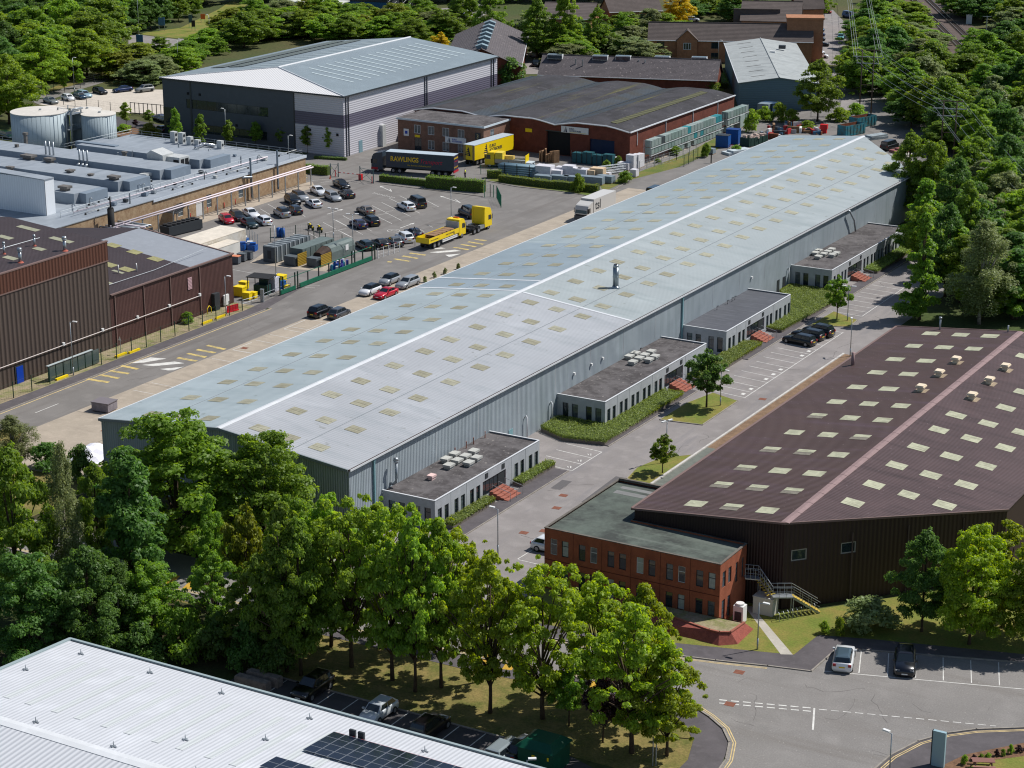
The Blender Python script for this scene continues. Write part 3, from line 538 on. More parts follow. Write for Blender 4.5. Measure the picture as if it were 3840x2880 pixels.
# brick office
bo = thing('brick_office', 'two-storey red brick office with green-grey flat roof in front of the brown warehouse', 'office', (-81, 165))
OX0, OX1, OY0, OY1, OH = -90.6, -72.0, 162.95, 168.9, 6.28
wx = []
for k in range(6): x = -89.95 + 3.1 * k; wx += [x, x + 1.25]
hol = [(x - OX0, x - OX0 + .74, 3.66, 5.3) for x in wx] + [(x - OX0, x - OX0 + .74, .22, 2.46) for x in wx]
MB().wall((OX0, OY0), (OX1, OY0), 0, OH, hol, .14).obj('wall', brick_r, bo)
hs2 = [(.55, 1.3, 3.7, 5.3), (1.85, 2.55, 3.7, 5.3), (.55, 1.3, .3, 2.45), (1.85, 2.55, .3, 2.45), (3.5, 4.05, 3.2, 5.2), (4.95, 5.45, 3.2, 5.2)]
MB().wall((OX1, OY0), (OX1, OY1), 0, OH, hs2, .14).obj('wall', brick_r, bo)
MB().wall((OX0, 178.5), (OX0, OY0), 0, OH).obj('wall', brick_r, bo); MB().wall((-84.3, 178.5), (OX0, 178.5), 0, OH).obj('wall', brick_r, bo)
MB().wall((OX1, OY1), (-84.3, OY1), 0, OH).obj('wall', brick_r, bo)
blind = mat('pale_blind', S(170, 176, 172), .5, var=.2, vs=2)
for k, h in enumerate(hol): window(bo, (OX0, OY0), (OX1, OY0), h, .13, frame_w if k < 12 and k % 3 == 0 else frame_d, (glass, glass_l, glass, blind)[(k * 7 + k // 5) % 4], trans=(.66,) if k < 12 else (.3, .78))
for h in hs2: window(bo, (OX1, OY0), (OX1, OY1), h, .13, frame_d, glass_l, trans=(.6,))
MB().poly([(OX0 + .15, OY0 + .15), (OX1 - .15, OY0 + .15), (OX1 - .15, 169.5), (-84.4, 169.5), (-84.4, 178.3), (OX0 + .15, 178.3)], 6.12).obj('flat_roof', felt_g, bo)
cop = mat('coping', S(110, 104, 96), .9, var=.3, vs=1)
MB().box(OX0 - .04, OY0 - .04, OH, OX1 + .04, OY0 + .2, OH + .07).box(OX0 - .04, OY0 + .2, OH, OX0 + .2, 178.5, OH + .07).box(OX1 - .2, OY0 + .2, OH, OX1 + .04, OY1, OH + .07).box(OX0 + .2, 178.25, OH, -84.4, 178.55, OH + .25).obj('coping', cop, bo)
m = MB()
for x in (-87.45, -84.35, -81.25, -78.15, -75.05): m.box(x - .02, OY0 - .01, 0, x + .02, OY0, OH)
m.box(OX0, OY0 - .012, 3.05, OX1, OY0, 3.13); m.obj('movement_joints', mat('dark_mortar', S(92, 44, 32), .9), bo)
m = MB().line((-89.5, 177), (-84.6, 177), .7, 6.13); m.line((-89.5, 175.6), (-84.6, 175.6), .9, 6.13); m.obj('felt_patches', mat('pale_felt_patch', S(128, 128, 126), .95, var=.2), bo)
# battered brick planter at the corner
pl = thing('brick_planter', 'sloping red brick planter wall wrapped round the brick office corner', 'planter', (-71, 161))
topP = [(-82, 162.3), (-71.6, 160.0), (-70.6, 160.0), (-69.7, 160.5), (-69.5, 163.1), (-72, 163.0), (-82, 162.9)]; botP = [(-83, 159.2), (-72.5, 159.4), (-70.3, 159.2), (-68.9, 160.4), (-69.0, 164.2), (-72, 164.0), (-83, 162.9)]
n_ = len(topP); MB().add([(x, y, 0) for x, y in botP] + [(x, y, 1.0) for x, y in topP], [(i, (i + 1) % n_, n_ + (i + 1) % n_, n_ + i) for i in range(n_)]).obj('battered_wall', mat('planter_brick', S(160, 88, 76), .9, var=.25, vs=2.5, fine=.2, fs=8), pl)
MB().poly(topP, .92).obj('soil', gravel, pl); MB().ribbon(topP[:5], .22, .98, 1.08).obj('coping', brick_s, pl)
# outside stair
st = thing('fire_escape_stair', 'grey steel fire escape stair with yellow step edges beside the brick office', 'stair', (-68, 169))
Ps = [(-71.9, 168.3, 3.2), (-70.5, 168.7, 3.2), (-68.9, 168.0, 2.0), (-67.2, 169.0, 2.0), (-65.3, 171.0, .1)]
ny = (.55, -.75)
def sp(p, k, dz=0): return (p[0] + ny[0] * k, p[1] + ny[1] * k, p[2] + dz)
for a, b in zip(Ps[:-1], Ps[1:]):
    flat = abs(a[2] - b[2]) < .01
    if flat: MB().slab([sp(a, -.5), sp(a, .5), sp(b, .5), sp(b, -.5)], .1).obj('landing', steel, st)
    else:
        n = 7 if b[2] > 1 else 10
        for s in (-.5, .5): MB().slab([sp(a, s - .03, .05), sp(a, s + .03, .05), sp(b, s + .03, .05), sp(b, s - .03, .05)], .26).obj('stringer', steel, st)
        for k in range(n):
            t = (k + .5) / n; c = Vector(a).lerp(Vector(b), t); MB().obox((c.x, c.y), (.24, 1.0, .04), math.atan2(b[1] - a[1], b[0] - a[0]), c.z - .02).obj('tread', mat('yellow_nosing', S(196, 168, 70), .7), st)
for s in (-.5, .5):
    MB().tube([sp(p, s, 1.05) for p in Ps], .028, 6).obj('handrail', steel, st); MB().tube([sp(p, s, .55) for p in Ps], .02, 5).obj('mid_rail', steel, st)
    for a, b in zip(Ps[:-1], Ps[1:]):
        for t in (0, .33, .66): c = Vector(a).lerp(Vector(b), t); q = sp(c, s); MB().tube([q, (q[0], q[1], q[2] + 1.05)], .022, 5).obj('baluster', steel, st)
for p in (Ps[1], Ps[2], Ps[3]):
    for s in (-.45, .45): q = sp(p, s); MB().tube([(q[0], q[1], 0), (q[0], q[1], p[2] - .1)], .05, 6).obj('support_post', steel, st)
# air-conditioning unit and cabinet by the stair
ac = thing('air_conditioner', 'white outdoor air-conditioning unit beside the brick office stair', 'air conditioner', (-70.6, 165.2))
MB().box(-71.3, 164.6, .1, -70.3, 165.5, 1.75).obj('casing', plast_w, ac); MB().cyl((-70.8, 165.05), .4, 1.75, 1.95, 16).obj('fan_ring', plast_w, ac); MB().box(-71.15, 164.58, .3, -70.45, 164.6, 1.2).obj('grille', steel_d, ac); MB().box(-71.2, 164.7, 0, -70.4, 165.4, .1).obj('foot', steel, ac)
tag(MB().box(-70.6, 167.6, 0, -68.6, 169.0, 1.7).box(-70.65, 167.55, 1.7, -68.55, 169.05, 1.76).obj('utility_cabinet', mat('grey_cabinet', S(190, 188, 180), .6), None), 'grey box cabinet under the fire escape stair', 'cabinet')
for k in range(9):
    p = (-67.97,167.21); q = (-65.91,170.87); x, y = p[0] + (q[0] - p[0]) * k / 8, p[1] + (q[1] - p[1]) * k / 8
    tag(MB().tube([(x, y, 0), (x, y, .75), (x + .25, y - .2, .9), (x + .4, y - .3, .75), (x + .4, y - .3, 0)], .03, 6).obj('cycle_stand', steel, None), 'steel hoop cycle stand under the fire escape stair', 'cycle stand', 'row of cycle stands')
# ---------------------------------------------------------------- white-roofed unit with solar panels
vb = thing('white_roof_unit', 'building with bright white ribbed metal roof and solar panels at the frame bottom', 'building', (-95, 110))
VX0, VX1, VYe, VYr, VEz, VRz = -113.2, -55, 120.6, 104.9, 6.0, 7.2
white_rf = mat('white_ribbed_roof', S(198, 200, 204), .5, var=.03, vs=.1, ribs=('X', .40, .03, .07), spec=.35)
MB().slab([(VX0, VYe, VEz), (VX0, VYr, VRz), (VX1, VYr, VRz), (VX1, VYe, VEz)], .15).obj('roof_panel', white_rf, vb)
MB().slab([(VX0, VYr, VRz), (VX0, 88, 5.9), (VX1, 88, 5.9), (VX1, VYr, VRz)], .15).obj('roof_panel', mat('white_ribbed_roof_near', S(196, 198, 202), .5, ribs=('X', .5, .05, .14), spec=.35), vb)
MB().slab([(VX0, VYr + .55, VRz + .0), (VX0, VYr, VRz + .06), (VX1, VYr, VRz + .06), (VX1, VYr + .55, VRz)], .03).slab([(VX0, VYr, VRz + .06), (VX0, VYr - .55, VRz), (VX1, VYr - .55, VRz), (VX1, VYr, VRz + .06)], .03).obj('ridge_cap', flash, vb)
eave_g = mat('eave_gutter_grey', S(150, 164, 166), .5)
MB().box(VX0 - .3, VYe + .25, VEz - .25, VX1, VYe + .5, VEz + .06).obj('gutter', eave_g, vb); MB().box(VX0, VYe + .02, VEz - .2, VX1, VYe + .25, VEz - .12).obj('gutter_channel', dark, vb)
MB().slab([(VX0 - .35, VYe + .4, VEz + .08), (VX0 - .35, VYr, VRz + .1), (VX0, VYr, VRz + .1), (VX0, VYe + .4, VEz + .08)], .35).obj('verge_trim', eave_g, vb)
MB().wall((VX1, VYe), (VX0, VYe), 0, 5.8).wall((VX0, VYe), (VX0, 88), 0, 5.8).add([(VX0, VYe, 5.8), (VX0, VYr, 5.8), (VX0, VYr, 7), (VX0, VYe, 5.85)], [(0, 1, 2, 3)]).obj('wall', mat('grey_panel_wall', S(150, 156, 160), .5), vb)
def zv(y): return VRz - (y - VYr) * (VRz - VEz) / (VYe - VYr)
for i in range(9):
    for x in ((-109.2 + i * 5.0), (-106.9 + i * 5.0)):
        if x > -83 and False: continue
        MB().slab([(x, 117.6 - (i % 2) * .3, zv(117.6) + .03), (x, 108.4, zv(108.4) + .03), (x + .7, 108.4, zv(108.4) + .03), (x + .7, 117.6, zv(117.6) + .03)], .02).obj('rooflight_strip', mat('white_rooflight', S(198, 202, 202), .45, ribs=('X', .40, .03, .09)), vb)
for x, y in ((-110.3, 118.8), (-111.6, 113.6), (-103, 118.9), (-95.6, 118.8), (-103.6, 106.1), (-95.8, 106), (-88, 106), (-87.3, 113.5), (-86.9, 118.7), (-76.2, 118.6), (-92.2, 110)):
    z = zv(y); o = MB().box(x - .3, y - .05, z + .02, x + .3, y + .05, z + .09).box(x - .05, y - .2, z + .02, x + .05, y + .2, z + .1).cyl((x, y), .07, z + .08, z + .5, 6, .02).obj('anchor_post', steel, vb)
pv = mat('solar_cell', (.012, .016, .03, 1), .12, spec=.7, ribs=('X', .16, .0, .25)); pvf = mat('solar_frame', S(150, 156, 164), .4, .5)
for i in range(22):
    for jx in range(4):
        x = -83.7 + i * 1.1; y = 117.4 - jx * 1.02
        if jx == 3 and False: continue
        o = MB().slab([(x, y, zv(y) + .2), (x, y - 1.0, zv(y - 1.0) + .2), (x + 1.07, y - 1.0, zv(y - 1.0) + .2), (x + 1.07, y, zv(y) + .2)], .04).obj('solar_panel', pvf, vb)
        MB().slab([(x + .03, y - .03, zv(y) + .205), (x + .03, y - .97, zv(y - 1) + .205), (x + 1.04, y - .97, zv(y - 1) + .205), (x + 1.04, y - .03, zv(y) + .205)], .005).obj('cells', pv, o)
for i in range(10):
    for jx in range(2):
        x = -84.6 + i * 1.1; y = 111.2 - jx * 1.02
        o = MB().slab([(x, y, zv(y) + .2), (x, y - 1.0, zv(y - 1.0) + .2), (x + 1.07, y - 1.0, zv(y - 1.0) + .2), (x + 1.07, y, zv(y) + .2)], .04).obj('solar_panel', pvf, vb)
        MB().slab([(x + .03, y - .03, zv(y) + .205), (x + .03, y - .97, zv(y - 1) + .205), (x + 1.04, y - .97, zv(y - 1) + .205), (x + 1.04, y - .03, zv(y) + .205)], .005).obj('cells', pv, o)
for x in (-82.2, -81.4): MB().box(x - .3, 117.7, 6.2, x + .25, 117.9, 6.8).obj('inverter_box', steel_d, vb)
MB().tube([(-83.6, 117.55, 6.32), (-75, 117.55, 6.32), (-62, 117.55, 6.32)], .035, 5).obj('red_cable', red_s, vb)
# ---------------------------------------------------------------- brown sheds along the yard road
bt = thing('tall_brown_shed', 'tall brown ribbed shed with rust fascia and steel roof flues, beside the yard road', 'shed', (-195, 190))
rib_b = mat('brown_ribbed_wall', S(86, 74, 68), .6, ribs=('Y', .78, .12, .35)); fasc = mat('rust_fascia', S(92, 58, 46), .6, ribs=('Y', .6, .08, .25))
MB().wall((-181, 150), (-181, 205.2), 0, 12.2).wall((-181, 205.2), (-210, 205.2), 0, 14.7).obj('wall', rib_b, bt)
MB().box(-181.2, 150, 12.2, -180.95, 205.3, 14.7).obj('fascia', fasc, bt); MB().box(-181.3, 150, 14.7, -180.9, 205.4, 14.86).obj('gutter', trim_b, bt); MB().box(-181.06, 150, 12.05, -180.9, 205.3, 12.2).obj('fascia_trim', trim_b, bt)
dk_r = mat('dark_roof_sheet', S(66, 56, 58), .6, var=.1, vs=.15, ribs=('Y', .36, .045, .14))
MB().slab([(-181.1, 150, 14.75), (-181.1, 205.3, 14.75), (-198, 205.3, 16.1), (-198, 150, 16.1)], .12).slab([(-198, 150, 16.1), (-198, 205.3, 16.1), (-215, 205.3, 14.75), (-215, 150, 14.75)], .12).obj('roof_panel', dk_r, bt)
def zt(x): return 14.75 + (-181.1 - x) * 1.35 / 16.9
for x, y, w in (((-192.50,202.82) + (2.6,)), ((-185.70,201.70) + (2.8,)), ((-184.97,196.65) + (1.4,)), ((-191.78,197.61) + (1.8,)), ((-184.87,191.15) + (1.5,))):
    skylight(bt, x, y, w * .62, .55, zt, mat('grey_rooflight', S(150, 150, 128), .7, var=.2, vs=1), None)
ff = mat('bright_flue', S(176, 182, 186), .3, .7)
for x, y, h in (((-182.11,198.34) + (1.9,)), ((-182.72,190.65) + (1.9,)), ((-186.38,197.33) + (1.5,)), ((-186.69,192.00) + (1.6,))):
    z = zt(x); big = h > 1.7; r_ = .22 if big else .13
    o = MB().cyl((x, y), r_, z, z + h * .7, 12).cyl((x, y), r_, z + h * .7, z + h * .85, 12, r_ * 1.6).cyl((x, y), r_ * 1.6, z + h * .85, z + h, 12, r_ * 1.2).obj('roof_flue', ff, bt, True); MB().cyl((x, y), r_ * 2.2, z - .05, z + .14, 12, r_ * 1.1).obj('flue_collar', mat('terracotta_collar', S(170, 92, 76), .8), o)
MB().tube([(-187.90,192.58) + (15.6,), (-187.69,199.73) + (15.6,)], .04, 5).obj('safety_line', steel, bt)
bl = thing('low_brown_shed', 'low brown shed with part grey part dark roof beside the clinical bins', 'shed', (-190, 218))
rib_l = mat('brown_flat_wall', S(84, 58, 54), .6, var=.1, vs=.4, ribs=('Y', .3, .03, .12))
MB().wall((-181, 205.2), (-181, 232), 0, 7.2).wall((-181, 232), (-214, 232), 0, 7.2).add([(-181, 232, 7.2), (-198, 232, 9.0), (-214, 232, 7.2)], [(0, 1, 2)]).obj('wall', rib_l, bl)
gr_r = mat('grey_single_ply', S(142, 146, 152), .5, var=.04, vs=.4)
MB().slab([(-180.9, 205.3, 7.25), (-180.9, 222.8, 7.25), (-198, 222.8, 9.1), (-198, 205.3, 9.1)], .12).obj('roof_panel', dk_r, bl); MB().slab([(-180.9, 222.82, 7.25), (-180.9, 232.1, 7.25), (-198, 232.1, 9.1), (-198, 222.82, 9.1)], .12).obj('roof_panel', gr_r, bl)
MB().slab([(-198, 205.3, 9.1), (-198, 232.1, 9.1), (-214, 232.1, 7.25), (-214, 205.3, 7.25)], .12).obj('roof_panel', dk_r, bl)
MB().box(-181.1, 205.3, 7.25, -180.75, 232.2, 7.42).obj('gutter', trim_b, bl)
MB().slab([(-180.9, 231.95, 7.36), (-180.9, 232.2, 7.36), (-198, 232.2, 9.2), (-198, 231.95, 9.2)], .2).obj('verge_trim', trim_b, bl)
def zl(x): return 7.25 + (-180.9 - x) * 1.85 / 17.1
msk = mat('lichen_rooflight', S(150, 146, 104), .8, var=.25, vs=1.5)
for x, y in ((-195.13,222.63), (-191.02,222.43), (-186.96,222.09), (-186.73,215.54), (-189.66,215.35)): skylight(bl, x, y, 1.0, .8, zl, msk, None)
for x, y in ((-186.84,213.84), (-184.93,209.29)): skylight(bl, x, y, .9, .3, zl, mat('grey_rooflight', S(150, 150, 128)), None)
for x, y in ((-186.40,213.44), (-185.18,215.85)): z = zl(x); MB().tube([(x, y, z), (x, y, z + .9), (x - .12, y + .1, z + 1.15)], .08, 8).obj('vent_pipe', plast_w, bl, True)
MB().tube([(-183.69,207.83) + (7.75,), (-183.55,217.68) + (7.75,), (-184.03,229.97) + (8.2,)], .035, 5).obj('safety_line', steel, bl)
for y in (206.1, 212.1, 217.8, 224.3): MB().box(-180.98, y - .07, 0, -180.86, y + .07, 7.2).obj('downpipe', trim_b, bl)
MB().tube([(-180.8, 150, 2.9), (-180.8, 224.2, 2.9)], .06, 6).obj('service_conduit', mat('pale_conduit', S(206, 196, 190), .6), bl)
for y in (181, 195.5, 203.2, 210.4, 217.2, 224): MB().box(-180.95, y - .18, 2.85, -180.7, y + .18, 3.25).obj('wall_light', plast_w, bl)
MB().box(-180.97, 221.6, 4.3, -180.9, 222.5, 6.0).obj('louvre', mat('pink_louvre', S(196, 160, 164), .7, ribs=('Z', .2, .02, .4)), bl)
MB().box(-181, 186.6, 0, -180.85, 187.8, 2.2).obj('door', blue_p, bt); MB().box(-181, 186.4, 0, -180.9, 188, 2.35).obj('door_frame', steel_d, bt)
MB().box(-181, 226.8, 0, -180.4, 228, 2.5).obj('cage_cupboard', steel_d, bl); MB().box(-180.9, 229.3, .2, -180.6, 230.4, 1.7).obj('meter_box', plast_w, bl)
# ---------------------------------------------------------------- grey process plant with stepped flat roofs
pg = thing('process_plant', 'buff brick plant building with stepped grey flat roofs and handrails', 'factory', (-245, 280))
gp = mat('grey_membrane', S(148, 155, 162), .55, var=.1, vs=.2, streak=((.5, .05, 1), S(122, 130, 138), .5, .75)); gw = mat('grey_upstand', S(124, 136, 148), .6, var=.05)
PX1, PY1, PZ = -220.5, 305.5, 5.1
hP = [(y - 262, y - 262 + 1.4, .9, 3.2) for y in (268.4, 276.2, 285.2)]
MB().wall((PX1, 225), (PX1, 262), 0, PZ - .1).wall((PX1, 262), (PX1, PY1), 0, PZ, hP, .15).wall((PX1, PY1), (-262, PY1), 0, PZ).obj('wall', brick_b, pg)
for h in hP: window(pg, (PX1, 262), (PX1, PY1), h, .13, frame_w, glass_l, trans=(.3,))
MB().box(-261.5, 225, PZ - .1, PX1 + .12, PY1 + .1, PZ + .02).obj('flat_roof', gp, pg); MB().box(-330, 225, 0, -261.5, 287.5, PZ + .015).obj('flat_roof', gp, pg)
MB().box(PX1 + .12, 262, PZ - .45, PX1 + .2, PY1 + .15, PZ + .04).obj('roof_edge', mat('pale_roof_edge', S(196, 204, 212), .5), pg)
# raised roof ranges running back from the parking side
for x0, x1, y0, y1, h in ((-300, -228, 275, 281.6, 1.7), (-300, -228, 264, 270.6, 1.7), (-300, -228, 253, 259.6, 1.7), (-258, -228, 286, 293, 1.6)):
    MB().box(x0, y0, PZ, x1 - 1.5, y1, PZ + h).obj('raised_roof', gp, pg); MB().box(x1 - 1.5, y0 + 1.2, PZ, x1, y1 - .02, PZ + h - .04).box(x0, y0 - .05, PZ + .02, x1 - 1.5, y0, PZ + h - .02).obj('upstand', gw, pg)
# roof plant
un = mat('hvac_casing', S(190, 192, 190), .5, var=.12, vs=1.5)
for p, sx, sy, sz in (((-248.99,302.97), 1.1, .9, 2.1), ((-247.01,302.88), 1.1, .9, 2.1), ((-244.91,302.63), 1.0, .8, 1.6), ((-243.59,303.23), 1.0, .8, 1.0), ((-237.73,302.59), 1.1, .8, 1.5)):
    o = MB().obox(p, (sx, sy, sz), 0, PZ + .02).obj('condenser_unit', un, pg); f = MB()
    for k in range(2 if sz > 1.7 else 1): f.add([(p[0] + sx / 2 + .01, p[1] + sy * .36 * math.cos(t), PZ + sz * (.5 if sz < 1.7 else .28 + .46 * k) + sy * .36 * math.sin(t)) for t in [i * math.pi / 6 for i in range(12)]], [tuple(range(12))])
    f.obj('fan_grille', steel_d, o)
p = (-236.34,283.53); o = MB().obox(p, (3.6, 3.0, 2.6), 0, PZ).obj('air_handler', un, pg); MB().add([(p[0] - 1.8, p[1] - 1.6, PZ + 2.6), (p[0] + 1.8, p[1] - 1.6, PZ + 2.6), (p[0] + 1.8, p[1] + 1.6, PZ + 2.6), (p[0] - 1.8, p[1] + 1.6, PZ + 2.6), (p[0] - .7, p[1] - 1.6, PZ + 3.3), (p[0] - .7, p[1] + 1.6, PZ + 3.3)], [(0, 1, 4), (3, 5, 2), (1, 2, 5, 4), (0, 4, 5, 3)]).obj('hood', un, o)
p = (-233.37,284.52); o = MB().obox(p, (3.4, 2.8, 2.0), 0, PZ + .25).obox(p, (3.0, 2.4, .25), 0, PZ).obj('air_handler', un, pg)
MB().box(p[0] + 1.7, p[1] - 1.1, PZ + .5, p[0] + 1.72, p[1] - .1, PZ + 1.9).box(p[0] + 1.7, p[1] + .1, PZ + .5, p[0] + 1.72, p[1] + 1.1, PZ + 1.9).box(p[0] + .3, p[1] - 1.42, PZ + .5, p[0] + 1.5, p[1] - 1.4, PZ + 1.8).obj('intake_grille', dark, o)
for q, s in (((-246.65,274.93), 1.0), ((-255.29,275.80), 1.15)):
    o = MB().obox(q, (2.6, 1.0, .7), 0, PZ + .3).obox(q, (2.2, .6, .3), 0, PZ).obj('extract_fan_set', steel, pg)
    for k in (-.9, 0, .9): MB().tube([(q[0] + k, q[1], PZ + .9), (q[0] + k, q[1], PZ + 3.6 * s)], .17, 10).obj('exhaust_stack', steel, o, True)
    for k in (-.9, 0, .9): MB().tube([(q[0] + k, q[1] - .9, PZ + .6), (q[0] + k, q[1] - .3, PZ + 1.0), (q[0] + k, q[1] + .3, PZ + .9)], .3, 10).obj('fan_scroll', steel, o, True)
for q, s in (((-255.91,271.03), (2.6, 1.6, .8)), ((-250.75,270.76), (1.8, 1.2, .8)), ((-231.30,265.11), (2.0, 1.4, .7)), ((-232.66,254.43), (2.0, 1.4, .8)), ((-241.75,265.93), (1.3, 1.3, .5)), ((-236.87,265.64), (.9, .9, .35)), ((-244.12,283.00), (1.0, .6, .5)), ((-265.43,278.25), (.9, .7, 1.1)), ((-270.69,286.24), (.8, .7, .9)), ((-252.63,262.80), (1.4, .8, .5))):
    zz = PZ if q else PZ; MB().obox(q, (s[0] * .7, s[1] * .7, s[2] * .5 + 1.7), 0, PZ).obox(q, (s[0], s[1], s[2] * .5), 0, PZ + s[2] * .5 + (1.7 if s[2] != 1.1 else 0)).obj('roof_cowl', mat('weathered_cowl', S(112, 108, 104), .8, var=.3, vs=2), pg)
duct = MB(); q = (-232.22,274.07)
for k in range(5): duct.obox((q[0] + .2 * k, q[1] + .9 * k), (1.6, .8, .5), 0, PZ + .5 + .15 * (k % 2))
duct.obj('duct_run', un, pg)
q = (-255.00,288.16); MB().obox(q, (9.5, 1.2, 1.0), 0, PZ + .8).obj('roof_duct', gw, pg)
for q in ((-244.63,285.70), (-241.42,294.94), (-245.61,282.88), (-224.72,291.72), (-221.76,257.75)): MB().tube([(q[0], q[1], PZ), (q[0], q[1], PZ + 1.6), (q[0] + .1, q[1], PZ + 1.9)], .13, 8).obj('vent_pipe', steel, pg, True)
MB().tube([(-241.34,299.76) + (PZ + .4,), (-241.46,302.51) + (PZ + .5,), (-239.17,302.62) + (PZ + .4,)], .35, 10).obj('foil_duct', mat('foil', S(196, 198, 200), .25, .8, bump=.2, fs=3), pg, True)
def railing(root, pts, h=1.0, step=2.5, m=steel, name='guard_rail', posts=True):
    o = MB().tube([(p[0], p[1], p[2] + h) for p in pts], .035, 5).tube([(p[0], p[1], p[2] + h * .55) for p in pts], .028, 5).obj(name, m, root); b = MB()
    for a, c in zip(pts[:-1], pts[1:]):
        L = math.dist(a, c); n = max(1, int(L / step))
        for k in range(n + 1): t = k / n; q = [a[i] + (c[i] - a[i]) * t for i in range(3)]; b.tube([(q[0], q[1], q[2]), (q[0], q[1], q[2] + h)], .03, 5)
    b.obj('rail_posts', m, o); return o
railing(pg, [(-261, 305, PZ), (-220.8, 305, PZ), (-220.8, 301, PZ)]); railing(pg, [(-224.5, 244, PZ), (-224.5, 297, PZ)], 1.1, 3); railing(pg, [(-260, 303.5, PZ), (-226, 303.5, PZ)], .5, 4)
railing(pg, [(-290, 287, PZ), (-262, 287, PZ), (-261, 305, PZ)], 1.1, 2.5); railing(pg, [(-290, 273, PZ), (-258, 273, PZ)], 1.1, 3)
rs = np.random.RandomState(41)
for k in range(46):                                   # small roof plant: boxes, cowls, conduit on stands
    if k < 26: x, y = rs.uniform(-227.5, -221.8), rs.uniform(246, 302)
    else: x, y = rs.uniform(-256, -230), rs.choice((261.5, 272.6, 283.4, 297)) + rs.uniform(-1, 1)
    s_ = rs.uniform(.3, .9); mm = (un, steel, steel_d, gw)[rs.randint(4)]
    if k % 3 == 0: MB().tube([(x, y, PZ), (x, y, PZ + s_ + .4), (x + .25, y + .1, PZ + s_ + .6), (x + .5, y + .2, PZ + s_ + .3)], .09, 7).obj('vent_pipe', mm, pg, True)
    elif k % 3 == 1: MB().obox((x, y), (s_ * 1.4, s_, s_ * .8), rs.uniform(-.2, .2), PZ + .12).obox((x, y), (s_, s_ * .7, .12), 0, PZ).obj('roof_unit', mm, pg)
    else:
        L_ = rs.uniform(3, 8); MB().tube([(x, y, PZ + .35), (x, y + L_, PZ + .35), (x - .8, y + L_, PZ + .35)] if k < 26 else [(x, y, PZ + .35), (x + L_, y, PZ + .35)], .07, 6).obj('conduit', mm, pg, True)
        for t in (0, .5, 1): MB().box(x - .12 + (0 if k < 26 else L_ * t), y - .12 + (L_ * t if k < 26 else 0), PZ, x + .12 + (0 if k < 26 else L_ * t), y + .12 + (L_ * t if k < 26 else 0), PZ + .28).obj('pipe_stand', black, pg)
# overhead pipe bridge along the brick wall
pb = thing('pipe_bridge', 'pair of white overhead pipes on steel posts along the buff brick wall', 'pipework', (-218.2, 280))
for dx, z in ((0, 3.5), (.5, 3.3)): MB().tube([(-218.6 + dx, 249, z), (-218.6 + dx, 304.5, z)], .13, 8).obj('pipe', mat('white_lagging', S(228, 214, 218), .45), pb, True)
for y in np.arange(252.5, 304, 3.95):
    MB().box(-218.3, y - .09, 0, -218.12, y + .09, 3.3).box(-218.9, y - .06, 3.12, -217.9, y + .06, 3.22).obj('post', steel, pb)
MB().tube([(-223.5, 246, 5.8), (-223.5, 298, 5.8)], .09, 8).obj('roof_pipe', mat('white_lagging', S(228, 214, 218)), pb, True)
for q in ((-232.41,288.40), (-232.30,296.31)): MB().box(-220.2, q[1] - .12, .5, -219.95, q[1] + .12, 7.6).obj('stack_pipe', mat('blue_grey_pipe', S(96, 110, 122), .5), pb)
MB().tube([(-224.04,277.85) + (5.0,), (-224.61,279.53) + (4.9,), (-219.7, (-231.63,288.14)[1], 4.2), (-219.7, (-231.63,288.14)[1], .4)], .22, 10).obj('gooseneck_pipe', steel, pb, True)
sheet('footpath', [(-220.3, 262), (-216.6, 262), (-216.6, 303), (-220.3, 307)], 2 * E_, conc)
for q in ((-220.27,271.36), (-220.54,276.42), (-220.38,278.78), (-220.39,280.87), (-220.50,284.19), (-220.56,286.98), (-220.56,288.67), (-220.58,290.72)):
    tag(MB().cyl(q, .07, 0, .95, 8).cyl(q, .08, .95, 1.0, 8).obj('bollard', red_s, None, True), 'slim red bollard along the foot of the buff brick wall', 'bollard', 'red bollards by the brick wall')
tag(MB().obox((-221.11,291.44), (.5, .9, 2.9), 0, 0).obox((-221.11,291.44), (.6, 1.0, .06), 0, 2.9).obj('red_cabinet', red_s, None), 'tall red cabinet standing against the buff brick wall', 'cabinet')
tag(MB().obox((-221.04,274.21), (1.1, 1.9, 2.2), 0, 0).obox((-221.04,274.21), (1.2, 2.0, .08), 0, 2.2).obj('electric_cabinet', mat('pale_cabinet', S(206, 206, 204), .5), None), 'pale grey cabinet under the white pipes by the brick wall', 'cabinet')
pe = thing('plant_cupboard', 'white louvred enclosure at the corner of the buff brick wall', 'enclosure', (-223.24,305.96)); q = (-222.86,305.44)
MB().obox(q, (1.6, 2.6, 3.0), 0, 0).obj('casing', plast_w, pe); railing(pe, [(q[0] + 1.6, q[1] - 9, 0), (q[0] + 1.6, q[1] + 1.5, 0), (q[0] - .5, q[1] + 1.5, 0)], 1.1, 2.4, mat('cream_rail', S(214, 196, 140), .6))
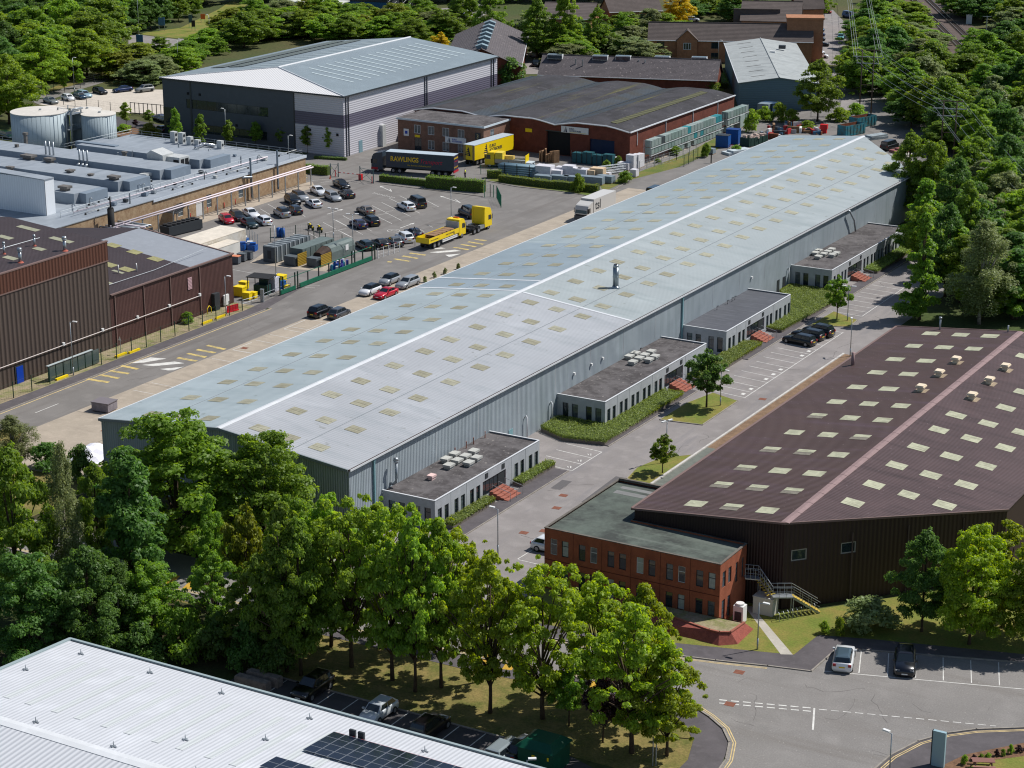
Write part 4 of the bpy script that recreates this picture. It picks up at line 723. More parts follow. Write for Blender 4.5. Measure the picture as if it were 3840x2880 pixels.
# chiller yard between the sheds and the plant
ch = thing('chiller_bank', 'bank of black fan chillers on a frame between the brown shed and container', 'chiller', (-216.34,264.05)); q = (-215.29,262.74)
MB().obox(q, (7.5, 2.2, 1.5), R(82), .2).obox(q, (7.3, 1.8, .2), R(82), 0).obj('casing', steel_d, ch)
for k in range(7):
    for s in (-.5, .5): c = (q[0] + (k - 3) * 1.02 * math.cos(R(82)) - s * math.sin(R(82)), q[1] + (k - 3) * 1.02 * math.sin(R(82)) + s * math.cos(R(82))); MB().cyl(c, .46, 1.7, 1.95, 14).obj('fan_drum', black, ch)
pw = thing('pipework_cluster', 'tangle of silver pipes and valves behind the brown sheds', 'pipework', (-222.97,249.75)); q = (-222.97,249.75)
for k in range(9): y = -3 + k * .75; MB().tube([(q[0] - 7, q[1] + y, 3 + .2 * (k % 3)), (q[0] + 1, q[1] + y, 3 + .2 * (k % 3)), (q[0] + 4, q[1] + y + .8, 3.2 - .2 * (k % 2)), (q[0] + 9, q[1] + y + .8, 3.2)], .16, 8).obj('pipe', steel if k % 3 else mat('white_lagging', S(228, 214, 218)), pw, True)
for k in range(6): MB().box(q[0] - 6 + 3 * k, q[1] - 3.2, 0, q[0] - 5.85 + 3 * k, q[1] + 4, 2.9).obj('rack_frame', steel_d, pw)
q = (-218.86,249.58); tag(MB().cyl(q, .55, 0, 6.2, 16).cyl(q, .45, 6.2, 6.4, 16).cyl(q, .12, 6.4, 8.2, 8).obj('black_stack', black, None, True), 'fat black vertical stack beside the silver pipework', 'stack')
q = (-220.43,255.15); tag(MB().tube([(q[0] - .9, q[1] - .9, 0), (q[0] - .9, q[1] - .9, 1.8), (q[0] - .5, q[1] - .5, 2.6), (q[0] + .3, q[1] + .3, 2.6), (q[0] + .8, q[1] + .8, 1.8), (q[0] + .8, q[1] + .8, 0)], .4, 12).obj('arched_duct', steel, None, True), 'fat arched silver duct between pipework and red cabinet', 'duct')
tag(MB().obox((-223.39,262.87), (.9, .9, 2.6), 0, 0).obox((-223.39,262.87), (1, 1, .08), 0, 2.6).obj('red_cabinet', red_s, None), 'bright red cabinet beside the arched silver duct', 'cabinet')
tag(MB().obox((-222.78,264.70), (2.4, 1.8, 2.5), 0, 0).obox((-222.78,264.70), (2.6, 2, .1), 0, 2.5).obj('equipment_cabin', un, None), 'off-white equipment cabin beside the bright red cabinet', 'cabin')
q = (-220.52,266.50); o = thing('canopy_frame', 'steel pipe frame with dark sloping canopy beside the chillers', 'canopy', q); MB().slab([(q[0] - 3, q[1] - 2, 2.6), (q[0] + 3, q[1] - 2, 2.6), (q[0] + 2, q[1] + 2, 3.2), (q[0] - 2, q[1] + 2, 3.2)], .08).obj('cover', steel_d, o)
for sx in (-2.6, 2.6):
    for sy in (-1.6, 1.6): MB().box(q[0] + sx - .06, q[1] + sy - .06, 0, q[0] + sx + .06, q[1] + sy + .06, 2.65).obj('leg', steel, o)
# tanks
tank_m = mat('tank_cladding', S(172, 184, 188), .6, spec=.2); lid_m = mat('tank_lid', S(206, 200, 190), .7, var=.08)
def tank(q, r, h, label):
    t = thing('storage_tank', label, 'tank', q); n = 40
    MB().cyl(q, r, 0, h, n).obj('shell', tank_m, t, True); MB().cyl(q, r + .06, h, h + .12, n).cyl(q, r, h + .12, h + .3, n, .3).obj('lid', lid_m, t)
    seam = MB()
    for k in range(n): a = 2 * math.pi * k / n; seam.box(q[0] + r * math.cos(a) - .025, q[1] + r * math.sin(a) - .025, 0, q[0] + r * math.cos(a) + .025, q[1] + r * math.sin(a) + .025, h)
    seam.obj('seams', mat('tank_seam', S(150, 164, 170), .5), t); MB().cyl((q[0] + .3, q[1]), .25, h + .2, h + .55, 10).obj('hatch', steel, t); return t
tank((-276.71,296.78), 5.4, 9.5, 'widest pale cylindrical storage tank beside the woodland edge'); tank((-266.89,302.51), 3.3, 9.0, 'slimmer pale storage tank beside the pipe tower'); tank((-271.96,304.78), 3.0, 9.0, 'pale storage tank mostly hidden behind the pipe tower')
tw = thing('pipe_tower', 'galvanised access tower with pipes and ladder between the storage tanks', 'tower', (-280.67,308.97)); q = (-272.27,300.38)
for sx in (-1.6, 1.6):
    for sy in (-1.4, 1.4): MB().box(q[0] + sx - .08, q[1] + sy - .08, 0, q[0] + sx + .08, q[1] + sy + .08, 10.2).obj('leg', steel, tw)
for z in (3, 6, 9): MB().box(q[0] - 1.8, q[1] - 1.6, z, q[0] + 1.8, q[1] + 1.6, z + .08).obj('platform', steel, tw); railing(tw, [(q[0] - 1.7, q[1] - 1.5, z), (q[0] + 1.7, q[1] - 1.5, z), (q[0] + 1.7, q[1] + 1.5, z), (q[0] - 1.7, q[1] + 1.5, z), (q[0] - 1.7, q[1] - 1.5, z)], 1.1, 1.6)
for k in range(5): MB().tube([(q[0] - 2.4 + k * 1.1, q[1] - 1.9 - .2 * (k % 2), .2), (q[0] - 2.4 + k * 1.1, q[1] - 1.9 - .2 * (k % 2), 7.5 + k * .5), (q[0] - 2.0 + k * 1.1, q[1] - 1.5, 8.2 + k * .5), (q[0] - 1.5 + k * 1.1, q[1] + .5, 8.2 + k * .5)], .2, 8).obj('pipe', steel, tw, True)
# pale clad hall at the frame edge
hl = thing('pale_clad_hall', 'pale ribbed metal hall behind the tall brown shed', 'hall', (-232, 235))
pxh = (-227.60,244.17)
MB().wall((pxh[0] - 40, pxh[1] - .0), (pxh[0], pxh[1]), 0, 11).wall((pxh[0], pxh[1]), (pxh[0], pxh[1] + .1), 0, 11).wall((pxh[0], pxh[1]), (pxh[0] - .0, pxh[1] + 2.2), 0, 11).wall((pxh[0], pxh[1] + 2.2), (pxh[0] - 40, pxh[1] + 2.2), 0, 11).obj('wall', mat('pale_ribbed_wall', S(232, 236, 240), .5, ribs=('X', .5, .04, .08)), hl)
MB().slab([(pxh[0] - 40, pxh[1] - .1, 12), (pxh[0] + .1, pxh[1] - .1, 11.05), (pxh[0] + .1, pxh[1] + 2.2, 11.05), (pxh[0] - 40, pxh[1] + 2.2, 12)], .15).obj('roof_panel', gp, hl)
# ---------------------------------------------------------------- big hipped warehouse
bg = thing('hipped_warehouse', 'large white and charcoal banded warehouse with grey hipped metal roof', 'warehouse', (-250, 358))
GX0, GX1, GY0, GY1, GZ, GR = -272.3, -227.7, 328.5, 387.3, 12.0, 14.5
w_l = mat('white_ribbed_wall', S(202, 200, 206), .5, ribs=('Z', .42, .03, .14)); w_c = mat('violet_grey_band', S(104, 100, 116), .5, ribs=('Z', .42, .03, .14)); w_d = mat('charcoal_panel', S(74, 82, 92), .45, var=.06, vs=.3)
for z0, z1, m_ in ((0, 5.6, w_l), (5.6, 8.2, w_c), (8.2, 12, w_l)):
    MB().wall((GX1, GY0), (GX1, GY1), z0, z1).wall((-239.5, GY0), (GX1, GY0), z0, z1).obj('wall_band', m_, bg)
hG = [(6.0, 26.5, 6.2, 8.1), (8, 26, 1.4, 3.2)]
MB().wall((GX0, GY0 + .0), (-239.5, GY0 - .0), 0, 12, hG, .15).wall((GX0, GY1), (GX0, GY0), 0, 12).wall((GX1, GY1), (GX0, GY1), 0, 12).obj('wall', w_d, bg)
for h in hG: window(bg, (GX0, GY0), (-239.5, GY0), h, .12, frame_d, glass, mull=(.12, .25, .37, .5, .62, .75, .87), fw=.08)
MB().box(GX0 - .02, GY0 - .05, 0, GX0 + 3, GY0 - .01, 6).obj('glazed_corner', glass, bg)
rxm = (GX0 + GX1) / 2; rib_r = mat('grey_standing_seam', S(136, 148, 154), .42, var=.06, vs=.1, ribs=('Y', .55, .05, .12)); rib_h = mat('hip_sheet_sky_glare', S(232, 230, 228), .35, .0, ribs=('X', .55, .05, .12))  # pale hip sheet, whitened further: sky glare put into its base colour
o_ = .4; A0 = (GX0 - o_, GY0 - o_, GZ); A1 = (GX1 + o_, GY0 - o_, GZ); B0 = (GX0 - o_, GY1, GZ); B1 = (GX1 + o_, GY1, GZ); C0 = (rxm, 338, GR); C1 = (rxm, GY1, GR)
MB().add([A1, B1, C1, C0], [(0, 1, 2, 3)]).obj('roof_panel', rib_r, bg); MB().add([A0, C0, C1, B0], [(0, 1, 2, 3)]).obj('roof_panel', rib_r, bg); MB().add([A0, A1, C0], [(0, 1, 2)]).obj('hip_panel', rib_h, bg)
MB().tube([C0, C1], .22, 6).tube([C0, A1], .16, 6).tube([C0, A0], .16, 6).obj('ridge_cap', flash, bg); MB().box(GX1 + .1, GY0 - .4, GZ - .3, GX1 + .5, GY1, GZ - .02).box(GX0 - .4, GY0 - .5, GZ - .3, GX1 + .5, GY0 - .35, GZ - .02).obj('gutter', steel_d, bg)
sl_ = mat('pale_grp_strip', S(182, 194, 196), .5)
def zg(x): return GR - abs(x - rxm) * (GR - GZ) / (GX1 + o_ - rxm)
for k in range(15):
    y = 339.5 + k * 3.05; x0, x1 = rxm + 4.2, GX1 - 5.2
    if y < 341: x0 = rxm + 7
    MB().slab([(x0, y, zg(x0) + .05), (x1, y, zg(x1) + .05), (x1, y + .5, zg(x1) + .05), (x0, y + .5, zg(x0) + .05)], .03).obj('rooflight_strip', sl_, bg)
    x0, x1 = rxm - 2, rxm - 8
    MB().slab([(x1, y, zg(x1) + .05), (x0, y, zg(x0) + .05), (x0, y + .5, zg(x0) + .05), (x1, y + .5, zg(x1) + .05)], .03).obj('rooflight_strip', sl_, bg)
for x0 in (rxm - 11.5, rxm - 16): MB().slab([(x0 - 3.5, 341, zg(x0 - 3.5) + .15), (x0, 341, zg(x0) + .15), (x0, 385, zg(x0) + .15), (x0 - 3.5, 385, zg(x0 - 3.5) + .15)], .05).obj('solar_array', mat('far_solar', S(60, 72, 84), .2, ribs=('Y', 1.0, .01, .2)), bg)
for y in (329.2, 330.0, 357.8, 358.6, 384.6, 385.6): MB().box(GX1, y, 0, GX1 + .16, y + .16, GZ - .3).obj('downpipe', steel_d, bg)
MB().box(-239.6, GY0 - .06, 0, -239.3, GY0 - .0, 12).box(GX0 + 7, GY0 - .06, 0, GX0 + 7.4, GY0, 12).obj('panel_reveal', steel_d, bg)
MB().box(GX1, 341, 0, GX1 + .7, 342.2, 4.3).obj('duct_casing', un, bg); MB().box(GX1, 333.5, 0, GX1 + .08, 334.7, 2.4).obj('door', mat('grey_blue_door', S(120, 150, 160), .5), bg)
for x, z in ((-236, 4.4), (-229.5, 4), (-266, 9), (-263, 9), (-254, 3.6), (-250, 3.6)): MB().box(x, GY0 - .1, z, x + .5, GY0, z + .5).obj('wall_vent', dark, bg)
# ---------------------------------------------------------------- brick depot with three-bay roof and office
eu = thing('brick_depot', 'red brick depot with dark mossy three-bay undulating roof', 'depot', (-201, 375))
EX1, EY0, EY1, EZ = -176.9, 351.0, 399.5, 6.0; bay = 16.3
dep_r = mat('mossy_roof', S(74, 72, 76), .85, c2=S(56, 54, 56), vs=.15, fine=.25, fs=2.5, streak=((.35, .02, 1), S(112, 108, 60), .6, .72), ribs=('Y', .5, .03, .14), dots=(S(110, 108, 104), 1.5, .68))
dep_b = mat('blue_worn_roof', S(64, 72, 80), .7, c2=S(66, 66, 62), vs=.2, ribs=('Y', .8, .06, .3))
hE = [(30.6, 35.9, .05, 4.6), (40.2, 45.6, .05, 4.0)]
MB().wall((EX1 - 3 * bay, EY0), (EX1, EY0), 0, EZ - .2, hE, .5).wall((EX1, EY0), (EX1, EY1), 0, EZ - .1).wall((EX1, EY1), (EX1 - 3 * bay, EY1), 0, EZ).wall((EX1 - 3 * bay, EY1), (EX1 - 3 * bay, EY0), 0, EZ).obj('wall', brick_d, eu)
MB().box(EX1 - 3 * bay + 30.6, EY0 + .5, 0, EX1 - 3 * bay + 35.9, EY0 + .6, 4.6).obj('open_doorway', dark, eu); MB().box(EX1 - 3 * bay + 40.2, EY0 + .3, 0, EX1 - 3 * bay + 45.6, EY0 + .4, 4.0).obj('roller_shutter', mat('navy_shutter', S(28, 46, 78), .5, ribs=('Z', .2, .02, .2)), eu)
def arch(x0, t): return (x0 - bay * t, EZ + .8 * min(1, 1.25 * math.sin(math.pi * t)))
for b_ in range(3):
    x0 = EX1 + .2 - bay * b_ if b_ == 0 else EX1 - bay * b_; N = 10
    for a, c, m_ in ((0, 2, dep_b if b_ else dep_r), (2, 8, dep_r), (8, 10, dep_b)):
        q = MB()
        for k in range(a, c): p0 = arch(EX1 - bay * b_, k / N); p1 = arch(EX1 - bay * b_, (k + 1) / N); q.slab([(p1[0], EY0 - .3, p1[1]), (p0[0], EY0 - .3, p0[1]), (p0[0], EY1, p0[1]), (p1[0], EY1, p1[1])], .14)
        q.obj('roof_sheet', m_, eu)
    q = MB(); q.add([(arch(EX1 - bay * b_, k / N)[0], EY0, arch(EX1 - bay * b_, k / N)[1] - .1) for k in range(N + 1)] + [(EX1 - bay * (b_ + 1), EY0, EZ - .2), (EX1 - bay * b_, EY0, EZ - .2)], [tuple(range(N + 3))]); q.obj('gable_infill', brick_d, eu)
    MB().tube([(arch(EX1 - bay * b_, k / N)[0], EY0 - .35, arch(EX1 - bay * b_, k / N)[1] + .02) for k in range(N + 1)], .16, 4).obj('verge_trim', flash, eu)
    MB().box(EX1 - bay * (b_ + 1) - .3, EY0, EZ + .0, EX1 - bay * (b_ + 1) + .3, EY1, EZ + .12).obj('valley_gutter', steel_d, eu)
    if b_ == 0:
        for t in (.22, .3): p0 = arch(EX1, t); MB().slab([(p0[0] - .9, EY0 + 3, p0[1] + .2), (p0[0] + .6, EY0 + 3, p0[1] + .02), (p0[0] + .6, EY1 - 4, p0[1] + .02), (p0[0] - .9, EY1 - 4, p0[1] + .2)], .03).obj('mossy_rooflight', mat('moss_strip', S(94, 94, 68), .9, ribs=('Y', 1.6, .03, .5)), eu) if t > .25 else None
MB().box(EX1 + .05, EY0 - .3, EZ - .1, EX1 + .35, EY1, EZ + .08).obj('gutter', flash, eu)
for y in (354, 366.5, 379, 391): MB().box(EX1 + .02, y, 3, EX1 + .14, y + .12, EZ - .1).obj('downpipe', flash, eu)
MB().box(EX1 - 3 * bay + 30.4, EY0 - .05, 4.6, EX1 - 3 * bay + 36.1, EY0 - .0, 4.8).obj('door_lintel', steel_d, eu)
navy = mat('navy_ink', S(24, 30, 62), .6)
def logo(root, x, y, z, s, ax):   # stacked slanted bars leaning on a mast
    b = MB()
    for k in range(4): w = .75 - .16 * k; b.add([(-.05 - w, 0, .28 * k), (.12 - .06 * k, 0, .28 * k - .04), (.12 - .06 * k, 0, .28 * k + .08), (-.05 - w * .86, 0, .28 * k + .12)], [(0, 1, 2, 3)])
    b.add([(.02, 0, -.1), (.3, 0, -.1), (-.05, 0, 1.25), (-.18, 0, 1.25)], [(0, 1, 2, 3)]); me = b.mesh('emblem')
    o = place(me, 'emblem', navy, root, (x, y, z)); o.scale = (s, s, s); o.rotation_euler = (0, 0, ax); return o
sg = thing('fascia_sign', 'white company fascia sign above the depot doorway', 'sign', (-188.8, 350.9, 4.7)); MB().box(-3.0, -.12, .0, 3.0, -.02, 1.25).obj('board', plast_w, sg, loc=(0, 0, 0))
logo(sg, -1.9, -.13, .15, .8, 0); text('EURO', .42, navy, sg, (-1.2, -.13, .68), (R(90), 0, 0), bold=.01); text('ACCESSORIES', .42, navy, sg, (-1.2, -.13, .28), (R(90), 0, 0), bold=.01); MB().box(-1.2, -.135, .12, 2.8, -.125, .18).obj('underline', yel_s, sg, loc=(0, 0, 0))
tag(MB().box(-199.9, 350.86, 4.0, -198.4, 350.96, 4.7).obj('wall_notice', yel_s, None), 'small yellow notice on the depot brick wall', 'sign')
ds = thing('goods_rack_cage', 'blue-green stacked cage pallets in front of the depot doors', 'cage', (-183.60,347.77))
q = (-182.71,346.68)
for k in range(4): MB().obox((q[0] + 2.2 * k - 3, q[1]), (2, 1.4, 1.9 + .3 * (k % 2)), 0, .1).obj('cage_box', mat('teal_cage', S(34, 84, 92), .6), ds)
[MB().box(q[0] - 4.2 + 1.1 * k, q[1] - .8, 0, q[0] - 4.12 + 1.1 * k, q[1] - .72, 2.4).obj('cage_post', steel_d, ds) for k in range(9)]
# depot office block
of = thing('depot_office', 'two-storey brown brick office block with flat roof in front of the depot', 'office', (-213.5, 344.5))
FX0, FX1, FY0, FY1, FZ = -223.3, -203.5, 340.9, 351.0, 6.0
hF = [(x, x + 1.5, 3.5, 5.2) for x in (3.8, 7.0, 10.4, 13.9)] + [(x, x + 1.5, .6, 2.4) for x in (7.0, 10.4, 13.9)] + [(3.9, 5.5, 0.02, 2.6)]
brn = mat('brown_brick', S(136, 104, 88), .9, var=.25, vs=1, fine=.2, fs=8)
MB().wall((FX0, FY0), (FX1, FY0), 0, FZ, hF, .12).wall((FX1, FY0), (FX1, FY1), 0, FZ, [(2.6, 4.0, 3.5, 5.2)], .12).wall((FX0, FY1), (FX0, FY0), 0, FZ).obj('wall', brn, of)
for h in hF[:-1]: window(of, (FX0, FY0), (FX1, FY0), h, .1, frame_w, glass_l, mull=(.5,), fw=.09)
window(of, (FX1, FY0), (FX1, FY1), (2.6, 4.0, 3.5, 5.2), .1, frame_w, glass_l, mull=(.5,), fw=.09); window(of, (FX0, FY0), (FX1, FY0), hF[-1], .1, steel_d, glass, mull=(.5,), name='entrance_door')
MB().box(FX0 - .25, FY0 - .3, FZ - .05, FX1 + .3, FY1 - .05, FZ + .3).obj('roof_fascia', mat('pale_blue_fascia', S(196, 206, 212), .6), of); MB().box(FX0 - .1, FY0 - .15, FZ + .3, FX1 + .15, FY1 - .1, FZ + .36).obj('flat_roof', felt, of)
MB().box(FX0 + 1.4, FY0 - .08, 2.8, FX0 + 2.6, FY0 - .02, 4.2).obj('blue_plaque', plast_w, of); MB().box(FX0 + 1.7, FY0 - .085, 3.2, FX0 + 2.3, FY0 - .08, 3.8).obj('plaque_print', blue_p, of)
MB().box(FX0 + 4, FY0 - .08, 2.75, FX0 + 5.2, FY0 - .02, 3.2).obj('notice', yel_s, of); MB().box(FX0 + 17.9, FY0 - .08, 3.6, FX0 + 19.1, FY0 - .02, 4.9).obj('number_board', steel_d, of); text('3', 1.1, mat('gold_ink', S(190, 176, 130), .5), of, (FX0 + 18.2 + 213.5, FY0 - .1 - 344.5, 3.85), (R(90), 0, 0), bold=.02)
sg = thing('office_sign', 'white company sign on the depot office wall', 'sign', (-209.8, 340.85, 2.35)); MB().box(-2.4, -.1, 0, 2.4, -.02, 1.2).obj('board', plast_w, sg, loc=(0, 0, 0)); logo(sg, -1.4, -.11, .15, .75, 0); text('EURO', .4, blue_p, sg, (-.8, -.11, .65), (R(90), 0, 0), bold=.01); text('ACCESSORIES', .4, blue_p, sg, (-.8, -.11, .28), (R(90), 0, 0), bold=.01, sx=.9)
# ---------------------------------------------------------------- storage racking with wrapped crates along the depot
rk_ = thing('storage_rack', 'long galvanised pallet rack along the brick depot side wall', 'rack', (-174.5, 372))
cr_m = [mat('grey_green_crate', S(132, 152, 146), .7, var=.15, vs=2), mat('pale_crate', S(150, 164, 160), .7, var=.12, vs=2), mat('teal_crate', S(52, 140, 148), .6, var=.1), mat('dark_crate', S(62, 70, 74), .7, var=.2)]
RX = -174.3
for y0, y1 in ((353, 386.6), (388.4, 399.4)):
    n = int((y1 - y0) / 3.05)
    for k in range(n + 1):
        y = y0 + (y1 - y0) * k / n
        for x in (RX - .55, RX + .75): MB().box(x - .05, y - .05, 0, x + .05, y + .05, 4.35).obj('upright', steel, rk_)
    for z in (1.42, 2.85, ):
        for x in (RX - .55, RX + .93): MB().box(x - .03, y0, z - .1, x + .03, y1, z + .04).obj('beam', mat('pale_beam', S(190, 196, 198), .5), rk_)
    y = y0 + .5; lev = (0.05, 1.47, 2.9)
    while y < y1 - 1.2:
        for li, z in enumerate(lev):
            if li == 0 and (y < 362 or rnd.random() < .35): continue
            if li == 1 and y < 355.5 and False: continue
            w = 1.25; h = 1.3 if li else rnd.uniform(.6, 1.25); mi = rnd.choice((0, 0, 1, 1, 1, 0, 3 if rnd.random() < .5 else 0, 2 if rnd.random() < .35 else 1))
            c = thing('crate', ('grey-green', 'pale grey-green', 'bright teal', 'dark')[mi] + ' wrapped crate on the %s level of the depot side rack' % ('lowest', 'middle', 'top')[li], 'crate', (RX + .1, y + w / 2, z), 0, '%s crates on the %s level of the depot rack' % (('grey-green', 'pale grey-green', 'teal', 'dark')[mi], ('lowest', 'middle', 'top')[li]))
            MB().box(-.7, -w / 2, .1, .75, w / 2, .1 + h).obj('load', cr_m[mi], c, loc=(0, 0, 0)); MB().box(-.68, -w / 2 + .03, 0, .73, -w / 2 + .15, .1).box(-.68, w / 2 - .15, 0, .73, w / 2 - .03, .1).obj('pallet_bearer', timber, c, loc=(0, 0, 0))
            s_ = MB()
            for k in (-.35, 0, .35): s_.box(.75, k - .02, .1, .76, k + .02, .1 + h)
            s_.obj('strap', steel_d, c, loc=(0, 0, 0))
        y += 1.48
# ---------------------------------------------------------------- trees, shrubs, hedges
lf = {'bright': leafmat('leaf_bright', S(143, 165, 54), .28, .56), 'mid': leafmat('leaf_mid', S(117, 146, 55), .28, .54), 'dark': leafmat('leaf_dark', S(92, 125, 58), .28, .5),
      'grey': leafmat('leaf_grey_green', S(132, 144, 94), .3, .45), 'yellow': leafmat('leaf_golden', S(206, 188, 32), .25, .4), 'olive': leafmat('leaf_olive', S(128, 140, 46), .3, .4), 'purple': leafmat('leaf_purple', S(58, 34, 38), .3, .2), 'fresh': leafmat('leaf_fresh', S(133, 160, 58), .28, .54)}
PROTO = {   # name: (height, radius, meshes)
    'dense': (11, 4.6, tree_proto('dense', 11, 4.3, 1.6, 180, .8, 30000, .25, 1, 'oval', mid=.42)),
    'dense2': (11, 4.6, tree_proto('dense2', 11, 4.2, 1.2, 190, .76, 30000, .25, 2, 'dome', mid=.42)),
    'airy': (11, 4.4, tree_proto('airy', 11, 4.5, 2.0, 150, .58, 20000, .25, 3, 'oval', trunk_r=.24, limbs=26, mid=.5)),
    'airy2': (11, 4.4, tree_proto('airy2', 11, 4.5, 1.8, 155, .56, 20000, .25, 4, 'vase', trunk_r=.24, limbs=28, mid=.5)),
    'airy3': (10, 4.0, tree_proto('airy3', 10, 4.2, 1.5, 135, .56, 18000, .26, 14, 'oval', trunk_r=.2, limbs=26, mid=.55)),
    'birch': (13, 3.2, tree_proto('birch', 13, 2.7, 2.0, 90, .6, 26000, .16, 5, 'oval', droop=1.6, trunk_r=.16, limbs=20)),
    'upright': (12, 3.4, tree_proto('upright', 12, 3.0, 1.0, 110, .8, 24000, .24, 6, 'oval', limbs=12)),
    'cone': (10, 3.0, tree_proto('cone', 10, 2.8, 1.2, 100, .68, 20000, .23, 8, 'cone', limbs=10, mid=.4)),
    'young': (5, 1.6, tree_proto('young', 5, 1.25, 1.3, 60, .42, 5500, .18, 9, 'oval', trunk_r=.07, limbs=12)),
    'round': (5.5, 2.6, tree_proto('round', 5.5, 2.3, 1.5, 75, .48, 12000, .19, 10, 'oval', trunk_r=.12, limbs=14, mid=.42)),
    'bush': (2.6, 2.0, tree_proto('bush', 2.6, 1.7, .05, 36, .6, 4200, .22, 11, 'dome', trunk_r=.06, limbs=6)),
    'far': (11, 4.6, tree_proto('far', 11, 4.2, .8, 150, .95, 20000, .34, 12, 'oval', limbs=5, mid=.42)),
    'far2': (11, 4.6, tree_proto('far2', 11, 4.2, .6, 160, .9, 20000, .34, 13, 'dome', limbs=5, mid=.42)),
    'ivyed': (10, 2.4, tree_proto('ivyed', 10, 2.1, .4, 90, .6, 18000, .22, 15, 'cone', limbs=10, mid=.4))}
MATSETS = {}
def tree(kind, leaf, x, y, h, r, label, group=None, name='tree', cat='tree', rot=None, z=0.0):
    H, Rr, (tm, cm) = PROTO[kind]; root = thing(name, label, cat, (x, y, z), rnd.uniform(0, 6.28) if rot is None else rot, group)
    root.scale = (r / Rr, r / Rr, h / H)
    if not tm.materials: tm.materials.append(bark_w if kind == 'birch' else bark); cm.materials.append(None)
    t = bpy.data.objects.new('trunk', tm); c = bpy.data.objects.new('crown', cm)
    for o in (t, c): col.objects.link(o); o.parent = root
    c.material_slots[0].link = 'OBJECT'; c.material_slots[0].material = lf[leaf]
    return root
